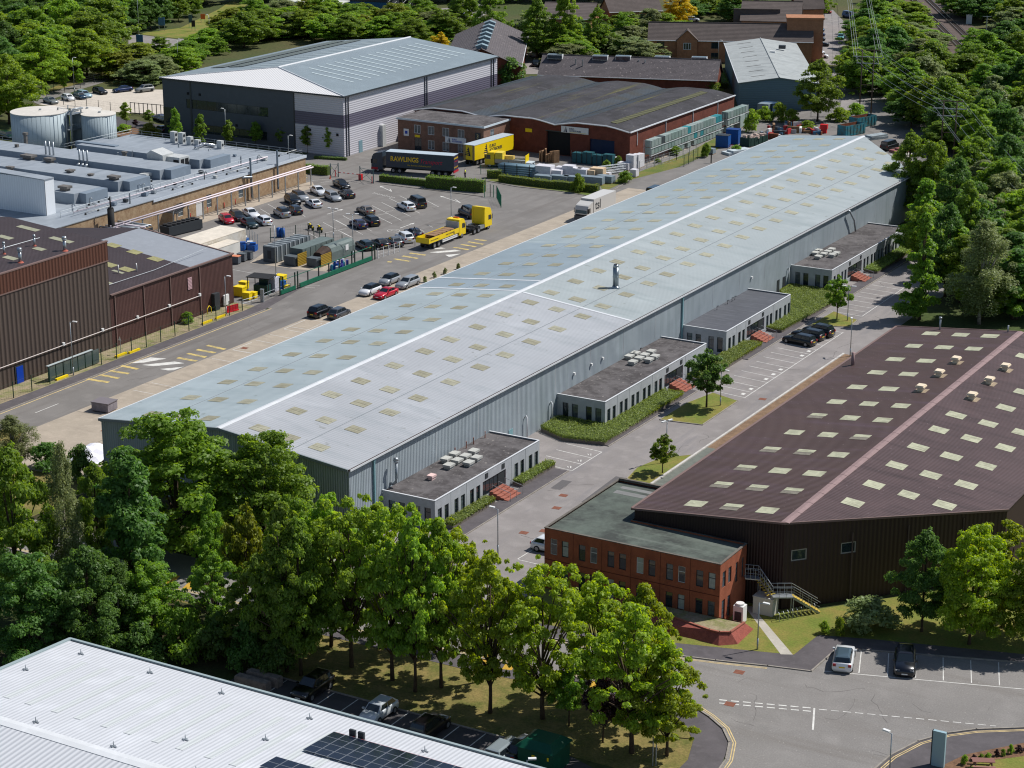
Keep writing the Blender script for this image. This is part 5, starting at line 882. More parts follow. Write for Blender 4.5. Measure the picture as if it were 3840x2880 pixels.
FG = [('airy', 'bright', (-67.8,136.8,13.4,4.7), 'bright green ash tree on the grass nearest the road junction'), ('airy3', 'bright', (-65.1,137.8,9.6,3.4), 'small oak with leaning crown at the bend of the double yellow lines'),
      ('airy2', 'bright', (-77.1,138.5,14.0,4.6), 'tall bright green tree in front of the brick office left part'), ('airy', 'bright', (-81.5,137.2,14.8,3.7), 'forked pale-trunked tree on the verge above the grey car park'),
      ('airy3', 'fresh', (-87.7,139.3,15.8,3.8), 'straight-trunked tree on the verge, third along from the junction'), ('airy2', 'bright', (-85.5,141.7,12.9,3.0), 'slim tree between verge and estate road footpath'),
      ('airy', 'fresh', (-89.2,137.4,16.6,3.4), 'tree on the shaded verge above the pale parked hatchback'), ('airy2', 'fresh', (-92.2,138.4,16.5,4.1), 'full-crowned verge tree hiding the nearest annex corner'),
      ('dense', 'mid', (-99.7,135.1,14.9,3.9), 'leafy verge tree above the concrete blocks'), ('airy3', 'mid', (-101.2,135.1,16.1,3.9), 'verge tree with twin stems beside the green post'),
      ('airy3', 'bright', (-70.2,143.6,11.9,3.3), 'bright tree on the footpath edge in front of the brick office'), ('airy', 'bright', (-74.6,143.7,12.0,3.8), 'bright spreading tree before the brick office windows'),
      ('round', 'purple', (-70.7,137.2,6.9,2.0), 'small purple-leaved tree in the shade of the ash'), ('round', 'mid', (-74.5,138.4,5.5,1.9), 'small green tree under the tall bright trees'),
      ('airy2', 'fresh', (-96.8,138.8,16.1,4.3), 'broad verge tree in front of the warehouse gable corner'), ('airy', 'fresh', (-100.9,141.5,15.1,3.8), 'tree with ragged top before the warehouse gable wall'), ('dense2', 'mid', (-104.9,141.6,14.1,3.6), 'rounded tree close to the gable wall beside the road'),
      ('airy3', 'bright', (-96.8,143.3,14.1,3.6), 'light green tree covering the nearest annex windows'), ('airy2', 'bright', (-92.1,146.1,12.2,3.6), 'light green tree beside the lamp post on the service road'),
      ('dense2', 'mid', (-127.5,152.6,15.2,7.8), 'large spreading cherry tree against the warehouse gable'), ('dense2', 'mid', (-119.4,156.5,13.2,6.2), 'round tree against the middle of the warehouse gable'),
      ('cone', 'dark', (-120.9,137.7,17.4,4.7), 'dark pyramidal alder beside the warehouse corner'), ('dense', 'mid', (-128.7,130.8,17.6,4.8), 'big dense tree at the frame edge beside the birch'), ('birch', 'grey', (-125.3,134.0,18.2,2.6), 'weeping birch with pale trunk beside the dark alder'),
      ('birch', 'grey', (-159.5,162.8,6.4,3.0), 'feathery grey-green willow beside the apron'), ('round', 'olive', (-111.3,142.7,11.6,2.6), 'yellowing tree beside the yellow road hatching'), ('upright', 'mid', (-115.7,143.2,11.5,1.9), 'slender tree between the alder and the yellowing tree'),
      ('dense2', 'dark', (-121.5,124.5,11.1,4.8), 'dark tree over the corner of the white roof'), ('dense', 'dark', (-117.8,128.3,11.0,4.0), 'shaded tree behind the white roof apex'), ('birch', 'dark', (-117.2,131.5,9.1,2.5), 'leaning birch with bare pale branch behind the white roof'),
      ('dense2', 'mid', (-115.4,133.8,8.2,3.6), 'bushy tree over the boulders by the white roof'), ('airy', 'mid', (-109.6,135.9,9.5,3.2), 'open tree on the footpath edge beside the yellow hatching'), ('airy3', 'mid', (-104.5,135.5,10.3,3.1), 'tree with thin stems above the dark parked car'),
      ('dense2', 'dark', (-138.1,136.8,12.1,3.9), 'dense tree partly out of frame below the willow'), ('dense', 'mid', (-131.2,144.8,11.3,2.5), 'tree beside the white tarpaulin heap'), ('airy2', 'mid', (-107.9,150.3,9.8,2.9), 'thin tree close to the warehouse corner downpipe'),
      ('dense', 'dark', (-55.3,171.5,10.1,3.2), 'darker rounded tree beside the clipped bush and stair'), ('dense2', 'bright', (-50.6,171.0,11.7,4.0), 'bright tree in front of the brown gable, over the parking bays'), ('airy', 'bright', (-49.1,176.3,10.7,4.1), 'bright tree at the frame edge in front of the brown gable'), ('dense2', 'fresh', (-45.0,173.3,11.3,3.8), 'tree cut by the frame edge beside the brown warehouse'),
      ('round', 'mid', (-94.9,197.9,4.7,1.7), 'small maple on the dry grass island beside the brown warehouse'), ('round', 'dark', (-100.6,221.8,7.7,3.1), 'round dark maple on the lawn island in front of the longest annex'), ('round', 'mid', (-101.5,267.4,6.6,2.2), 'maple on the far lawn island beside three dark cars'),
      ('birch', 'grey', (-83.3,275.2,15.3,5.9), 'tall grey-green birch behind the brown warehouse'), ('ivyed', 'mid', (-91.4,273.3,15.7,3.4), 'narrow spire-shaped tree beside the birch'), ('dense', 'dark', (-92.4,287.1,13.9,4.4), 'dark tree between spire-shaped tree and birch'), ('dense2', 'mid', (-79.5,280.1,8.8,3.6), 'tree at the frame edge behind the brown warehouse'),
      ('dense', 'mid', (-114.8,333.5,14.8,4.4), 'tree overhanging the far corner of the long warehouse'), ('dense2', 'mid', (-110.2,332.2,14.3,4.7), 'leafy tree beside the wooden pole'), ('dense', 'dark', (-102.5,321.3,13.8,4.9), 'dark tree under the power lines beside the warehouse'), ('cone', 'mid', (-102.9,306.8,13.4,4.0), 'pointed tree shading the farthest annex'), ('upright', 'mid', (-93.5,298.9,15.1,3.2), 'upright tree behind the farthest annex car park'),
      ('dense', 'mid', (-162.5,410.7,13.2,5.5), 'large lone bushy tree beside the blue-grey shed'), ('round', 'yellow', (-280.1,447.8,6.3,2.9), 'small golden tree behind the hipped warehouse'), ('dense', 'yellow', (-249.7,524.1,10.4,4.8), 'large golden-yellow tree behind the tiled houses'), ('airy', 'yellow', (-268.3,526.5,10.4,4.9), 'airy golden tree beside the tiled houses'), ('bush', 'dark', (-242.8,419.6,5.7,4.3), 'dark bush at the corner of the hipped warehouse'),
      ('upright', 'mid', (-255.7,454.7,15.6,4.4), 'tall tree beside the lantern-roofed hall'), ('upright', 'fresh', (-250.2,459.7,17.7,4.1), 'tallest tree in front of the tiled house'), ('dense', 'mid', (-246.2,469.1,12.3,3.8), 'tree between tiled house and golden tree'), ('cone', 'fresh', (-245.4,465.1,6.7,2.6), 'young conical tree behind the slate roof'), ('cone', 'mid', (-238.6,466.4,6.2,2.6), 'second young conical tree behind the slate roof'), ('cone', 'fresh', (-231.2,468.9,5.2,2.3), 'third young conical tree behind the slate roof'), ('dense2', 'mid', (-246.0,483.1,9.6,3.6), 'rounded tree behind the conical trees'), ('dense', 'grey', (-242.9,494.4,9.1,4.3), 'grey-green tree left of the large golden tree'),
      ('dense', 'mid', (-275.8,465.8,14.9,4.8), 'tree behind the lantern-roofed hall'), ('dense2', 'mid', (-297.2,488.2,12.6,5.7), 'tree beside the parked vans'), ('dense', 'dark', (-241.6,541.9,8.4,4.6), 'dark tree behind the brick house ridge'), ('airy', 'fresh', (-222.6,564.2,7.9,3.0), 'fresh green tree in the far car park'), ('dense', 'fresh', (-309.1,322.2,14.7,7.3), 'broad light green tree beside the storage tanks'), ('dense2', 'mid', (-317.0,325.8,10.4,5.0), 'tree cut by the frame edge beside the tanks')]
for k, l_, (x, y, h, r), lb in FG: tree(k, l_, x, y, h, r, lb)
for (x, y, h, r), lb in (((-374.1,441.7,9.0,3.8), 'dark tree at the edge of the wooded junction'), ((-375.6,449.2,9.2,3.9), 'dark tree behind the blue estate board'), ((-376.1,455.3,8.7,3.9), 'tree behind the dark totem board'), ((-379.7,466.5,7.8,3.6), 'tree shading the verge behind the orange board'), ((-382.5,476.3,7.2,3.7), 'tree up the verge from the orange board'), ((-346.9,418.2,4.0,3.0), 'bushy tree beside the blue-topped board'), ((-353.9,455.4,6.3,3.8), 'tree across the road from the orange board'), ((-339.9,443.2,6.4,3.7), 'leafy tree above the junction road end'), ((-347.0,459.4,6.9,3.8), 'tree at the end of the junction lawn'), ((-331.1,421.9,4.5,3.0), 'low tree beside the junction lamp'), ((-330.3,413.3,4.2,2.9), 'low tree on the thicket edge')): tree('far2' if h < 7 else 'far', 'dark' if 'dark' in lb else 'mid', x, y, h, r, lb)
# young trees along the hipped warehouse
for q in ((-257.5,313.7,9.4,1.6), (-254.5,318.1,7.8,1.6), (-251.3,322.6,6.2,1.7), (-248.2,327.1,5.4,1.7), (-242.8,329.2,5.0,1.7), (-236.5,328.5,5.5,1.6), (-231.6,328.6,5.7,1.2)):
    tree('young', 'mid' if q[0] < -232 else 'fresh', *q, 'young street tree in the row before the hipped warehouse wall', 'young trees before the hipped warehouse')
for q, lb in (((-325.7,358.2,5.3,1.4), 'sapling beside the far car park lamp post'), ((-326.9,364.9,4.6,1.4), 'sapling nearest the grey road by the woodland'), ((-324.3,350.5,3.6,1.2), 'smallest sapling beside the parked grey car')): tree('young', 'fresh', *q, lb)
for q, l_, lb in (((-285.2,331.7,5.4,1.5), 'fresh', 'bright young tree beside the black sliding gate'), ((-282.8,336.2,3.3,1.5), 'mid', 'dark young tree beside the black sliding gate'), ((-283.5,332.8,1.7,0.9), 'purple', 'small purple shrub on the roundabout bed')): tree('young', l_, *q, lb)
tree('bush', 'olive', *(-272.9,324.1,3.0,2.5), 'round golden-green bush beside the plant roof railing', name='shrub', cat='bush')
tree('bush', 'fresh', *(-282.6,327.9,1.4,1.9), 'low shrub bed beside the small roundabout', name='shrub', cat='bush')
# belts of trees
def inside(p, P):
    c = False
    for i in range(len(P)):
        a, b = P[i], P[i - 1]
        if (a[1] > p[1]) != (b[1] > p[1]) and p[0] < (b[0] - a[0]) * (p[1] - a[1]) / (b[1] - a[1]) + a[0]: c = not c
    return c
from bpy_extras.object_utils import world_to_camera_view
bpy.context.view_layer.update()
def seen(x, y, h):        # leave out trees the picture shows nothing of
    a = world_to_camera_view(sc, cam, Vector((x, y, 0))); b = world_to_camera_view(sc, cam, Vector((x, y, h))); return -.03 < a.x < 1.03 and a.y < 1.0 and b.y > -.02
def belt(P, sp, hr, kinds, leaves, label, group, maxn=400, name='tree', cat='tree'):
    xs, ys = [p[0] for p in P], [p[1] for p in P]; n = 0; y = min(ys); r_ = 0
    while y < max(ys):
        x = min(xs) + (r_ % 2) * sp / 2
        while x < max(xs):
            q = (x + rnd.uniform(-.35, .35) * sp, y + rnd.uniform(-.35, .35) * sp)
            if inside(q, P) and n < maxn:
                h = rnd.uniform(*hr)
                if not seen(q[0], q[1], h) or any(math.dist(q, c) < 5.8 for c in ((-123.6, 380), (-121.2, 372.5), (-118.7, 365), (-125.5, 386), (-155, 418), (-152.5, 411))): x += sp; continue
                k = rnd.choice(kinds); rr = PROTO[k][1] / PROTO[k][0] * h * rnd.uniform(.85, 1.15)
                if cat == 'tree': rr = max(rr, sp * .6)
                tree(k, rnd.choice(leaves), q[0], q[1], h, rr, label, group, name, cat); n += 1
            x += sp
        y += sp * .87; r_ += 1
    return n
ML = ('mid', 'dark', 'dark', 'fresh', 'mid', 'mid', 'grey')
belt([(-118.66,361.65), (-87.71,289.87), (-74.14,283.27), (-113.83,416.08), (-137.32,482.17), (-143.64,463.56), (-143.85,429.15), (-144.43,416.22), (-131.02,389.47)], 8.4, (6, 12.5), ('far', 'far2', 'dense', 'upright', 'cone'), ML, 'broadleaf tree in the belt between the warehouse and the railway', 'trees of the belt along the power line')
belt([(-168.70,445.44), (-151.45,417.13), (-144.80,417.24), (-144.22,430.23), (-144.04,464.79), (-136.77,484.03), (-146.83,522.13), (-157.83,511.34), (-153.67,478.92), (-163.10,484.64), (-180.32,514.54), (-205.26,551.97), (-197.78,525.41), (-183.71,492.02), (-180.07,473.20)], 10.5, (7, 12), ('far', 'far2', 'dense2', 'upright'), ML, 'broadleaf tree in the wood beside the far car park', 'trees of the wood west of the railway')
belt([(-172.73,549.89), (-147.38,528.10), (-157.19,579.77), (-182.75,670.30), (-211.05,653.94), (-187.38,584.53)], 13, (7, 10), ('far', 'far2'), ML, 'broadleaf tree on the far side of the railway', 'trees beyond the railway')
belt([(-236.58,618.34), (-205.26,585.84), (-228.61,650.97), (-242.88,642.71)], 14, (7, 10), ('far', 'far2'), ('grey', 'mid', 'dark'), 'tree between the far car park and the railway', 'trees between car park and railway')
belt([(-340.98,345.81), (-328.64,352.94), (-336.00,384.65), (-356.24,410.04), (-368.87,431.42), (-407.74,480.77), (-439.94,521.56), (-486.24,494.78)], 13.5, (11, 14), ('far', 'far2', 'dense'), ('mid', 'dark', 'mid', 'dark', 'fresh'), 'tall woodland tree beyond the grey access road', 'woodland trees beyond the access road')
belt([(-322.16,367.70), (-310.52,374.43), (-319.02,384.86), (-330.10,420.61), (-332.14,457.70), (-297.01,463.14), (-288.44,463.28), (-306.98,493.14), (-308.74,481.52), (-321.42,486.95), (-352.87,486.54), (-350.57,457.33), (-336.85,412.23), (-338.79,389.61)], 10.5, (5, 8), ('far', 'far2', 'far2'), ('mid', 'olive', 'grey', 'mid', 'fresh'), 'bushy tree in the thicket behind the hipped warehouse', 'thicket trees behind the hipped warehouse')
belt([(-328.12,419.96), (-326.07,449.26), (-292.99,456.85), (-285.29,465.11), (-309.46,497.14), (-317.34,480.75), (-349.43,481.76), (-351.68,460.89)], 10, (7, 9.5), ('far', 'dense2'), ('mid', 'fresh', 'mid', 'olive'), 'leafy tree rising behind the hipped warehouse roof', 'trees behind the hipped warehouse roof')
belt([(-399.79,473.34), (-395.23,497.92), (-371.09,511.88), (-345.74,526.54), (-326.51,535.16), (-354.48,581.09), (-445.62,528.37)], 17, (9, 13), ('far', 'far2'), ('dark', 'mid', 'dark'), 'dark tree on the wooded skyline side of the far road', 'dark trees beyond the far road', maxn=90)
belt([(-323.84,544.26), (-295.01,564.77), (-314.24,601.44), (-346.68,582.69)], 16, (9, 12), ('far', 'far2'), ('dark', 'mid'), 'tree behind the tiled houses', 'trees behind the tiled houses', maxn=40)
belt([(-263.62,564.12), (-255.93,587.37), (-272.73,625.45), (-288.29,616.45)], 12, (8, 11), ('far', 'far2'), ('dark', 'mid'), 'tree behind the golden tree', 'trees behind the golden tree', maxn=20)
belt([(-103.67,306.37), (-92.42,272.14), (-73.81,275.32), (-85.85,316.68), (-97.57,320.50)], 7.0, (7.5, 11), ('dense', 'dense2', 'upright'), ('mid', 'dark', 'mid', 'fresh'), 'tree in the clump between the farthest annex and the brown warehouse', 'clump behind the brown warehouse')
belt([(-217.66,584.64), (-203.51,580.98), (-179.08,536.23), (-162.46,500.01), (-165.49,489.83), (-181.42,517.62), (-204.59,550.21)], 10, (3.5, 6), ('far', 'far2'), ('grey', 'mid', 'fresh'), 'low scrubby tree on the railway embankment', 'scrub on the railway embankment')
belt([(-253.03,447.63), (-238.64,447.53), (-220.97,457.75), (-240.84,498.55), (-258.91,520.94), (-290.40,513.67)], 11, (5, 9), ('far', 'far2', 'cone', 'upright'), ('mid', 'fresh', 'dark', 'grey'), 'garden tree between the tiled houses and the slate range', 'trees between the houses and the slate range')
belt([(-253.89,540.38), (-234.78,545.84), (-249.09,578.69), (-269.44,573.19)], 10, (5, 8), ('far', 'far2'), ('mid', 'dark'), 'tree behind the terrace ridge', 'trees behind the terrace ridge')
# understorey
for q, lb in (((-118.6,126.2,3.2,2.7), 'shaded shrub under the birch beside the white roof'), ((-113.9,130.1,3.6,2.5), 'shrub beside the boulders'), ((-111.1,132.8,4.5,2.5), 'bright-topped shrub under the road-side trees'), ((-107.8,133.6,4.5,2.3), 'shrub beside the footpath and boulders'), ((-104.7,134.3,4.3,2.1), 'shrub above the concrete blocks'), ((-101.1,133.6,3.6,1.8), 'low shrub behind the concrete blocks'), ((-115.9,128.3,3.4,2.5), 'dark shrub behind the white roof apex'), ((-156.2,164.7,2.8,2.4), 'shrub beside the dry apron edge'), ((-149.8,163.2,3.9,1.8), 'shrub growing over the tarpaulin heap'), ((-105.7,146.5,3.1,1.5), 'low shrub at the foot of the gable'), ((-139.9,157.4,4.2,2.7), 'shrub at the foot of the gable wall near the green pipe'), ((-123.6,154.8,3.5,1.9), 'shrub in the gap between the gable trees')):
    tree('bush', 'mid' if 'bright' in lb else 'dark', *q, lb, name='shrub', cat='bush')
tree('bush', 'grey', *(-59.7,168.9,4.3,2.4)[:2], 3.1, 3.0, 'big clipped round bush beside the fire escape stair', name='shrub', cat='bush')
tree('bush', 'fresh', *(-63.0,166.6,1.2,0.6), 'small leafy shrub on the lawn before the clipped bush', name='shrub', cat='bush'); tree('bush', 'fresh', *(-61.6,166.9,1.7,0.6), 'small cube-like shrub beside the big clipped bush', name='shrub', cat='bush')
for q, lb in (((-162.73,264.79), 'weed tuft'), ((-163.25,258.61), 'weed tuft'), ((-163.00,255.58), 'weed tuft'), ((-162.97,261.37), 'weed tuft')):
    tree('bush', 'grey', q[0], q[1], .9, .4, 'tall weeds growing at the warehouse wall foot on the apron', 'weeds at the warehouse wall foot', 'weed_tuft', 'weeds')
for q, lb in (((-176.9,341.4,2.1,1.1), 'shrub'), ((-176.9,346.3,2.1,1.0), 'shrub'), ((-169.5,334.6,2.0,1.7), 'shrub'), ((-173.1,323.3,3.1,1.4), 'shrub'), ((-166.6,363.6,2.6,1.2), 'shrub'), ((-172.4,354.0,0.9,0.7), 'shrub'), ((-163.4,370.7,1.4,1.4), 'shrub'), ((-172.7,362.7,1.6,1.4), 'shrub')):
    tree('bush', 'mid', *q, 'scruffy bush on the verge between depot and warehouse', 'bushes on the depot verge', 'shrub', 'bush')
for q in ((-169.6,392.6,4.3,1.9), (-172.3,405.0,3.0,2.0), (-169.4,406.8,3.7,2.2), (-166.0,405.0,3.0,2.0), (-158.3,413.2,2.7,2.7), (-156.7,418.5,3.0,2.5), (-177.5,402.1,1.7,1.7), (-160.6,400.8,1.8,1.9)):
    tree('bush', 'fresh', *q, 'overgrown bush at the back of the yard near the blue-grey shed', 'bushes at the back of the yard', 'shrub', 'bush')
for q in ((-212.1,429.8,4.5,3.8), (-209.0,433.1,4.1,3.2), (-200.7,430.6,3.0,3.2), (-195.7,429.8,2.9,2.6), (-203.9,432.4,3.7,2.7), (-216.0,432.8,2.7,2.2)):
    tree('bush', 'mid', *q, 'leafy bush in front of the slate roof with box rooflights', 'bushes before the slate roof', 'shrub', 'bush')
tree('bush', 'mid', (-180.04,220.02)[0], (-180.04,220.02)[1], 1.5, 1.1, 'green bush on the gravel beside the brown shed', name='shrub', cat='bush'); tree('bush', 'grey', (-181.44,224.79)[0], (-181.44,224.79)[1], 1.0, .6, 'small grey-green bush against the brown shed', name='shrub', cat='bush')
# clipped hedges: dense leaf skins over a core
def hedge(pts, w, h, label, leaf='mid', z0=0.0, group=None, name='hedge'):
    rs = np.random.RandomState(int(abs(pts[0][0] * 13 + pts[0][1] * 7)) % 9999); P = []; N = []; core = MB().ribbon(pts, w * .86, z0 - .05, z0 + h * .93)
    for a, b in zip(pts[:-1], pts[1:]):
        L = math.dist(a, b); d = np.array([(b[0] - a[0]) / L, (b[1] - a[1]) / L]); nn = np.array([-d[1], d[0]]); n = int(L * (w + 2 * h) * 34)
        s = rs.uniform(-w * .3, L + w * .3, n); c = rs.uniform(0, w + 2 * h, n); bump_ = .08 * np.sin(s * 1.7) + .05 * np.sin(s * 4.1 + 1)
        off = np.where(c < h, -w / 2, np.where(c > h + w, w / 2, c - h - w / 2)); z = np.where(c < h, c, np.where(c > h + w, c - h - w, h)) + rs.normal(0, .05, n)
        z = z + np.where((c >= h) & (c <= h + w), bump_, 0); P.append(np.stack([a[0] + d[0] * s + nn[0] * off, a[1] + d[1] * s + nn[1] * off, z0 + z], 1) + rs.normal(0, .045, (n, 3)))
        k = np.where(c < h, -1., np.where(c > h + w, 1., 0.)); N.append(np.stack([nn[0] * k, nn[1] * k, np.where(k == 0, 1., .35)], 1))
    c = ((pts[0][0] + pts[-1][0]) / 2, (pts[0][1] + pts[-1][1]) / 2); r = thing(name, label, 'hedge', (c[0], c[1], z0), 0, group)
    o = place(leaf_mesh('foliage', np.concatenate(P), np.concatenate(N), .16, .5, rs), 'foliage', lf[leaf], r); core.obj('core', mat('hedge_core', S(70, 84, 40), .95), r); return o
def bank(P, h, label):       # low planted bank on a retaining kerb
    r = thing('planted_bank', label, 'hedge', (P[0][0], P[0][1])); c = np.array(P).mean(0)
    MB().prism(P, -.02, .45).obj('retaining_wall', mat('retaining_wall_grey', S(120, 112, 104), .9, var=.25, vs=1.5), r)
    Q = [tuple(c + (np.array(p) - c) * .985) for p in P]; MB().prism(Q, .3, h * .8).obj('core', mat('hedge_core', S(70, 84, 40), .95), r)
    rs = np.random.RandomState(len(P) * 31 + int(abs(c[1]))); xs = [p[0] for p in P]; ys = [p[1] for p in P]; n = int((max(xs) - min(xs)) * (max(ys) - min(ys)) * 110)
    X = np.stack([rs.uniform(min(xs), max(xs), n), rs.uniform(min(ys), max(ys), n)], 1); X = X[[inside(q, P) for q in X]]; z = h + .12 * np.sin(X[:, 0] * 2.3 + X[:, 1]) * np.sin(X[:, 1] * 1.1) + rs.normal(0, .06, len(X))
    S1 = []; 
    for a, b in zip(P, P[1:] + P[:1]):
        L = math.dist(a, b); m_ = int(L * 90); t = rs.uniform(0, 1, m_); S1.append(np.stack([a[0] + (b[0] - a[0]) * t, a[1] + (b[1] - a[1]) * t, rs.uniform(.42, h, m_)], 1) + rs.normal(0, .05, (m_, 3)))
    S1 = np.concatenate(S1); A = np.concatenate([np.column_stack([X, z]), S1]); N = np.concatenate([np.tile([0, 0, 1.], (len(X), 1)), np.column_stack([S1[:, :2] - c, np.full(len(S1), 4.)]) / 4])
    place(leaf_mesh('foliage', A, N, .13, .5, rs), 'foliage', hedge_m, r)
bank([(-107.5, 171.5), (-106.3, 171.5), (-106.3, 180.2), (-107.5, 180.2)], .8, 'low hedge bank before the nearest annex windows'); bank([(-107.5, 186.2), (-106.3, 186.2), (-106.3, 193.6), (-107.5, 193.6)], .8, 'low hedge bank beyond the nearest annex steps')
bank([(-113.9, 203.8), (-109.9, 202.0), (-104.9, 203.0), (-104.9, 224.2), (-107.6, 224.2), (-107.6, 208.4), (-113.9, 208.4)], .75, 'angled hedge bank wrapping round the longest annex'); bank([(-107.6, 231), (-105.2, 231), (-105.2, 249.4), (-108, 249.4), (-108, 243.2), (-107.6, 237)], .7, 'hedge bank between the two middle annexes')
bank([(-107.9, 257), (-105.5, 257), (-104.8, 278), (-108.5, 280.3), (-113.9, 280.3), (-113.9, 276), (-110, 271), (-107.9, 266)], .7, 'broad hedge bank before the farthest annex'); bank([(-107.8, 294.5), (-105.6, 294.5), (-105.6, 311), (-107.8, 311)], .7, 'shaded hedge bank beyond the farthest steps')
hedge([(-209.11,313.44), (-199.18,313.92)], 1.1, 1.2, 'low clipped hedge behind the dark lorry'); hedge([(-198.56,313.13), (-188.10,314.74)], 1.6, 2.2, 'tall clipped hedge beside the dark lorry rear'); hedge([(-228.68,312.38), (-220.87,312.98)], 1.3, 1.7, 'clipped hedge beside the security gate')
hedge([(-189.81,324.18), (-178.64,324.11)], 1.2, 1.3, 'flat-topped hedge below the stacked plastic pipes', 'olive'); hedge([(-178.29,324.30), (-170.08,324.80)], 1.2, 1.4, 'flat-topped hedge below the white pallet stacks', 'olive'); hedge([(-193.42,325.81), (-191.67,326.82)], 1.5, 1.5, 'rounded hedge clump beside the pipe racks', 'olive')
hedge([(-231.81,324.55), (-225.78,326.08)], .9, .5, 'low box hedge at the foot of the hipped warehouse', 'dark'); hedge([(-207.10,457.57), (-197.48,439.80)], 2.0, 1.2, 'clipped hedge beside the blue-grey shed', 'mid')
# ---------------------------------------------------------------- buildings, roads and lines of the far side
tile_r = mat('concrete_tile_roof', S(104, 94, 90), .9, var=.15, vs=.3, ribs=('Z', .28, .03, .3), fine=.15, fs=5)
slate_r = mat('slate_roof', S(102, 96, 98), .85, var=.15, vs=.4, fine=.3, fs=3, dots=(S(148, 138, 136), 1.6, .64), ribs=('Z', .22, .02, .16))
orange_b = mat('orange_brick', S(176, 124, 92), .9, var=.18, vs=.8, fine=.15, fs=8)
def gable(name, label, cat, P0, P1, ze, R0, zr_, wm, rm, over=.4, wins=(), end_wins=()):
    """gabled range: front eave P0-P1, ridge through R0"""
    P0, P1, R0 = np.array(P0), np.array(P1), np.array(R0); L = np.linalg.norm(P1 - P0); d = (P1 - P0) / L; n = np.array([-d[1], d[0]])
    w = float((R0 - P0) @ n)
    if w < 0: P0, P1 = P1, P0; d = -d; n = -n; w = -w
    r = thing(name, label, cat, tuple((P0 + P1) / 2 + n * w)); b = lambda p: (float(p[0]), float(p[1])); Q0, Q1 = P0 + n * 2 * w, P1 + n * 2 * w
    MB().wall(b(P0), b(P1), 0, ze, wins, .1).wall(b(P1), b(Q1), 0, ze).wall(b(Q1), b(Q0), 0, ze).wall(b(Q0), b(P0), 0, ze).add([(*b(P0), ze), (*b(P0 + n * w), zr_ - .1), (*b(Q0), ze)], [(0, 1, 2)]).add([(*b(P1), ze), (*b(Q1), ze), (*b(P1 + n * w), zr_ - .1)], [(0, 1, 2)]).obj('wall', wm, r)
    for h in wins: window(r, b(P0), b(P1), h, .08, frame_d, glass, mull=(.5,), fw=.1)
    sl = (zr_ - ze) / w; oe = d * over; on = n * over
    for A, B, s in ((P0, P1, 1), (Q1, Q0, -1)):
        a0, a1 = A - oe * s - on * s, B + oe * s - on * s; r0, r1 = A - oe * s + n * w * s, B + oe * s + n * w * s
        MB().slab([(*b(a0), ze - over * sl), (*b(a1), ze - over * sl), (*b(r1), zr_), (*b(r0), zr_)], .12).obj('roof_slope', rm, r)
    MB().tube([(*b(P0 + n * w - oe), zr_ + .03), (*b(P1 + n * w + oe), zr_ + .03)], .14, 6).obj('ridge', rm, r); MB().tube([(*b(P0 - on - oe), ze - over * sl), (*b(P1 - on + oe), ze - over * sl)], .1, 6).obj('gutter', flash, r)
    return r, d, n, w, P0, P1, sl
r, d, n, w, A, B, sl = gable('slate_hall', 'long slate-roofed range with five glazed box rooflights on the ridge', 'building', (-233.51,416.32), (-194.79,429.21), 3.6, (-236.46,421.80), 7.2, brick_d, slate_r)
for q in ((-232.43,422.04), (-222.53,425.73), (-217.71,427.91), (-209.57,431.81), (-201.72,435.14)):
    a = math.atan2(d[1], d[0]); o = MB().obox(q, (3.5, 1.8, 1.0), a, 6.5).obj('box_rooflight', frame_w, r); MB().obox((q[0] - n[0] * .93, q[1] - n[1] * .93), (3.3, .05, .75), a, 6.62).obox(q, (3.3, 1.6, .05), a, 7.5).obj('glazing', glass_l, o)
for q in ((-227.08,422.07), (-225.28,422.11), (-213.83,428.13), (-212.25,428.25), (-205.80,431.39)): MB().cyl(q, .15, 5.4, 6.9, 8).obj('roof_vent', steel, r)
r, d, n, w, A, B, sl = gable('lantern_hall', 'slate-roofed hall with a row of glazed lanterns along its ridge', 'building', (-265.02,466.00), (-240.42,419.50), 4.5, (-259.08,435.47), 8.5, brick_d, slate_r)
for k in range(7):
    q = A + (B - A) * (.04 + .115 * k * 1.1) + n * w; a = math.atan2(d[1], d[0]); o = MB().obox(q, (2.0, 2.6, .6), a, 8.3).obj('lantern', mat('lantern_lead', S(128, 148, 156), .5), r)
    MB().add([(q[0] + d[0] * s * 1.1 + n[0] * t * 1.5, q[1] + d[1] * s * 1.1 + n[1] * t * 1.5, z) for s, t, z in ((-1, -1, 8.85), (1, -1, 8.85), (1, 0, 9.4), (-1, 0, 9.4), (-1, 1, 8.85), (1, 1, 8.85))], [(0, 1, 2, 3), (3, 2, 5, 4), (0, 3, 4), (1, 5, 2)]).obj('lantern_cap', mat('lantern_lead', S(128, 148, 156)), o)
blue_w = mat('blue_grey_cladding', S(98, 124, 134), .55, ribs=('Z', .4, .03, .12)); pale_r = mat('pale_grey_roof', S(164, 168, 166), .6, var=.12, vs=.3, streak=((.1, .6, 1), S(130, 134, 134), .5, .75))
r, d, n, w, A, B, sl = gable('blue_grey_shed', 'blue-grey metal shed with pale low-pitched roof', 'shed', (-182.64,415.26), (-209.91,467.69), 6.0, (-175.47,419.88), 7.2, blue_w, pale_r)
for k in range(8):
    q = A + (B - A) * (.07 + .12 * k) + n * w * .5; z = 6 + sl * w * .5 + .05
    MB().slab([(*(q - n * 1.6), z - sl * 1.6), (*(q - n * 1.6 + d * .22), z - sl * 1.6), (*(q + n * 1.6 + d * .22), z + sl * 1.6), (*(q + n * 1.6), z + sl * 1.6)], .03).obj('rooflight_strip', mat('dirty_strip', S(96, 92, 90), .8), r)
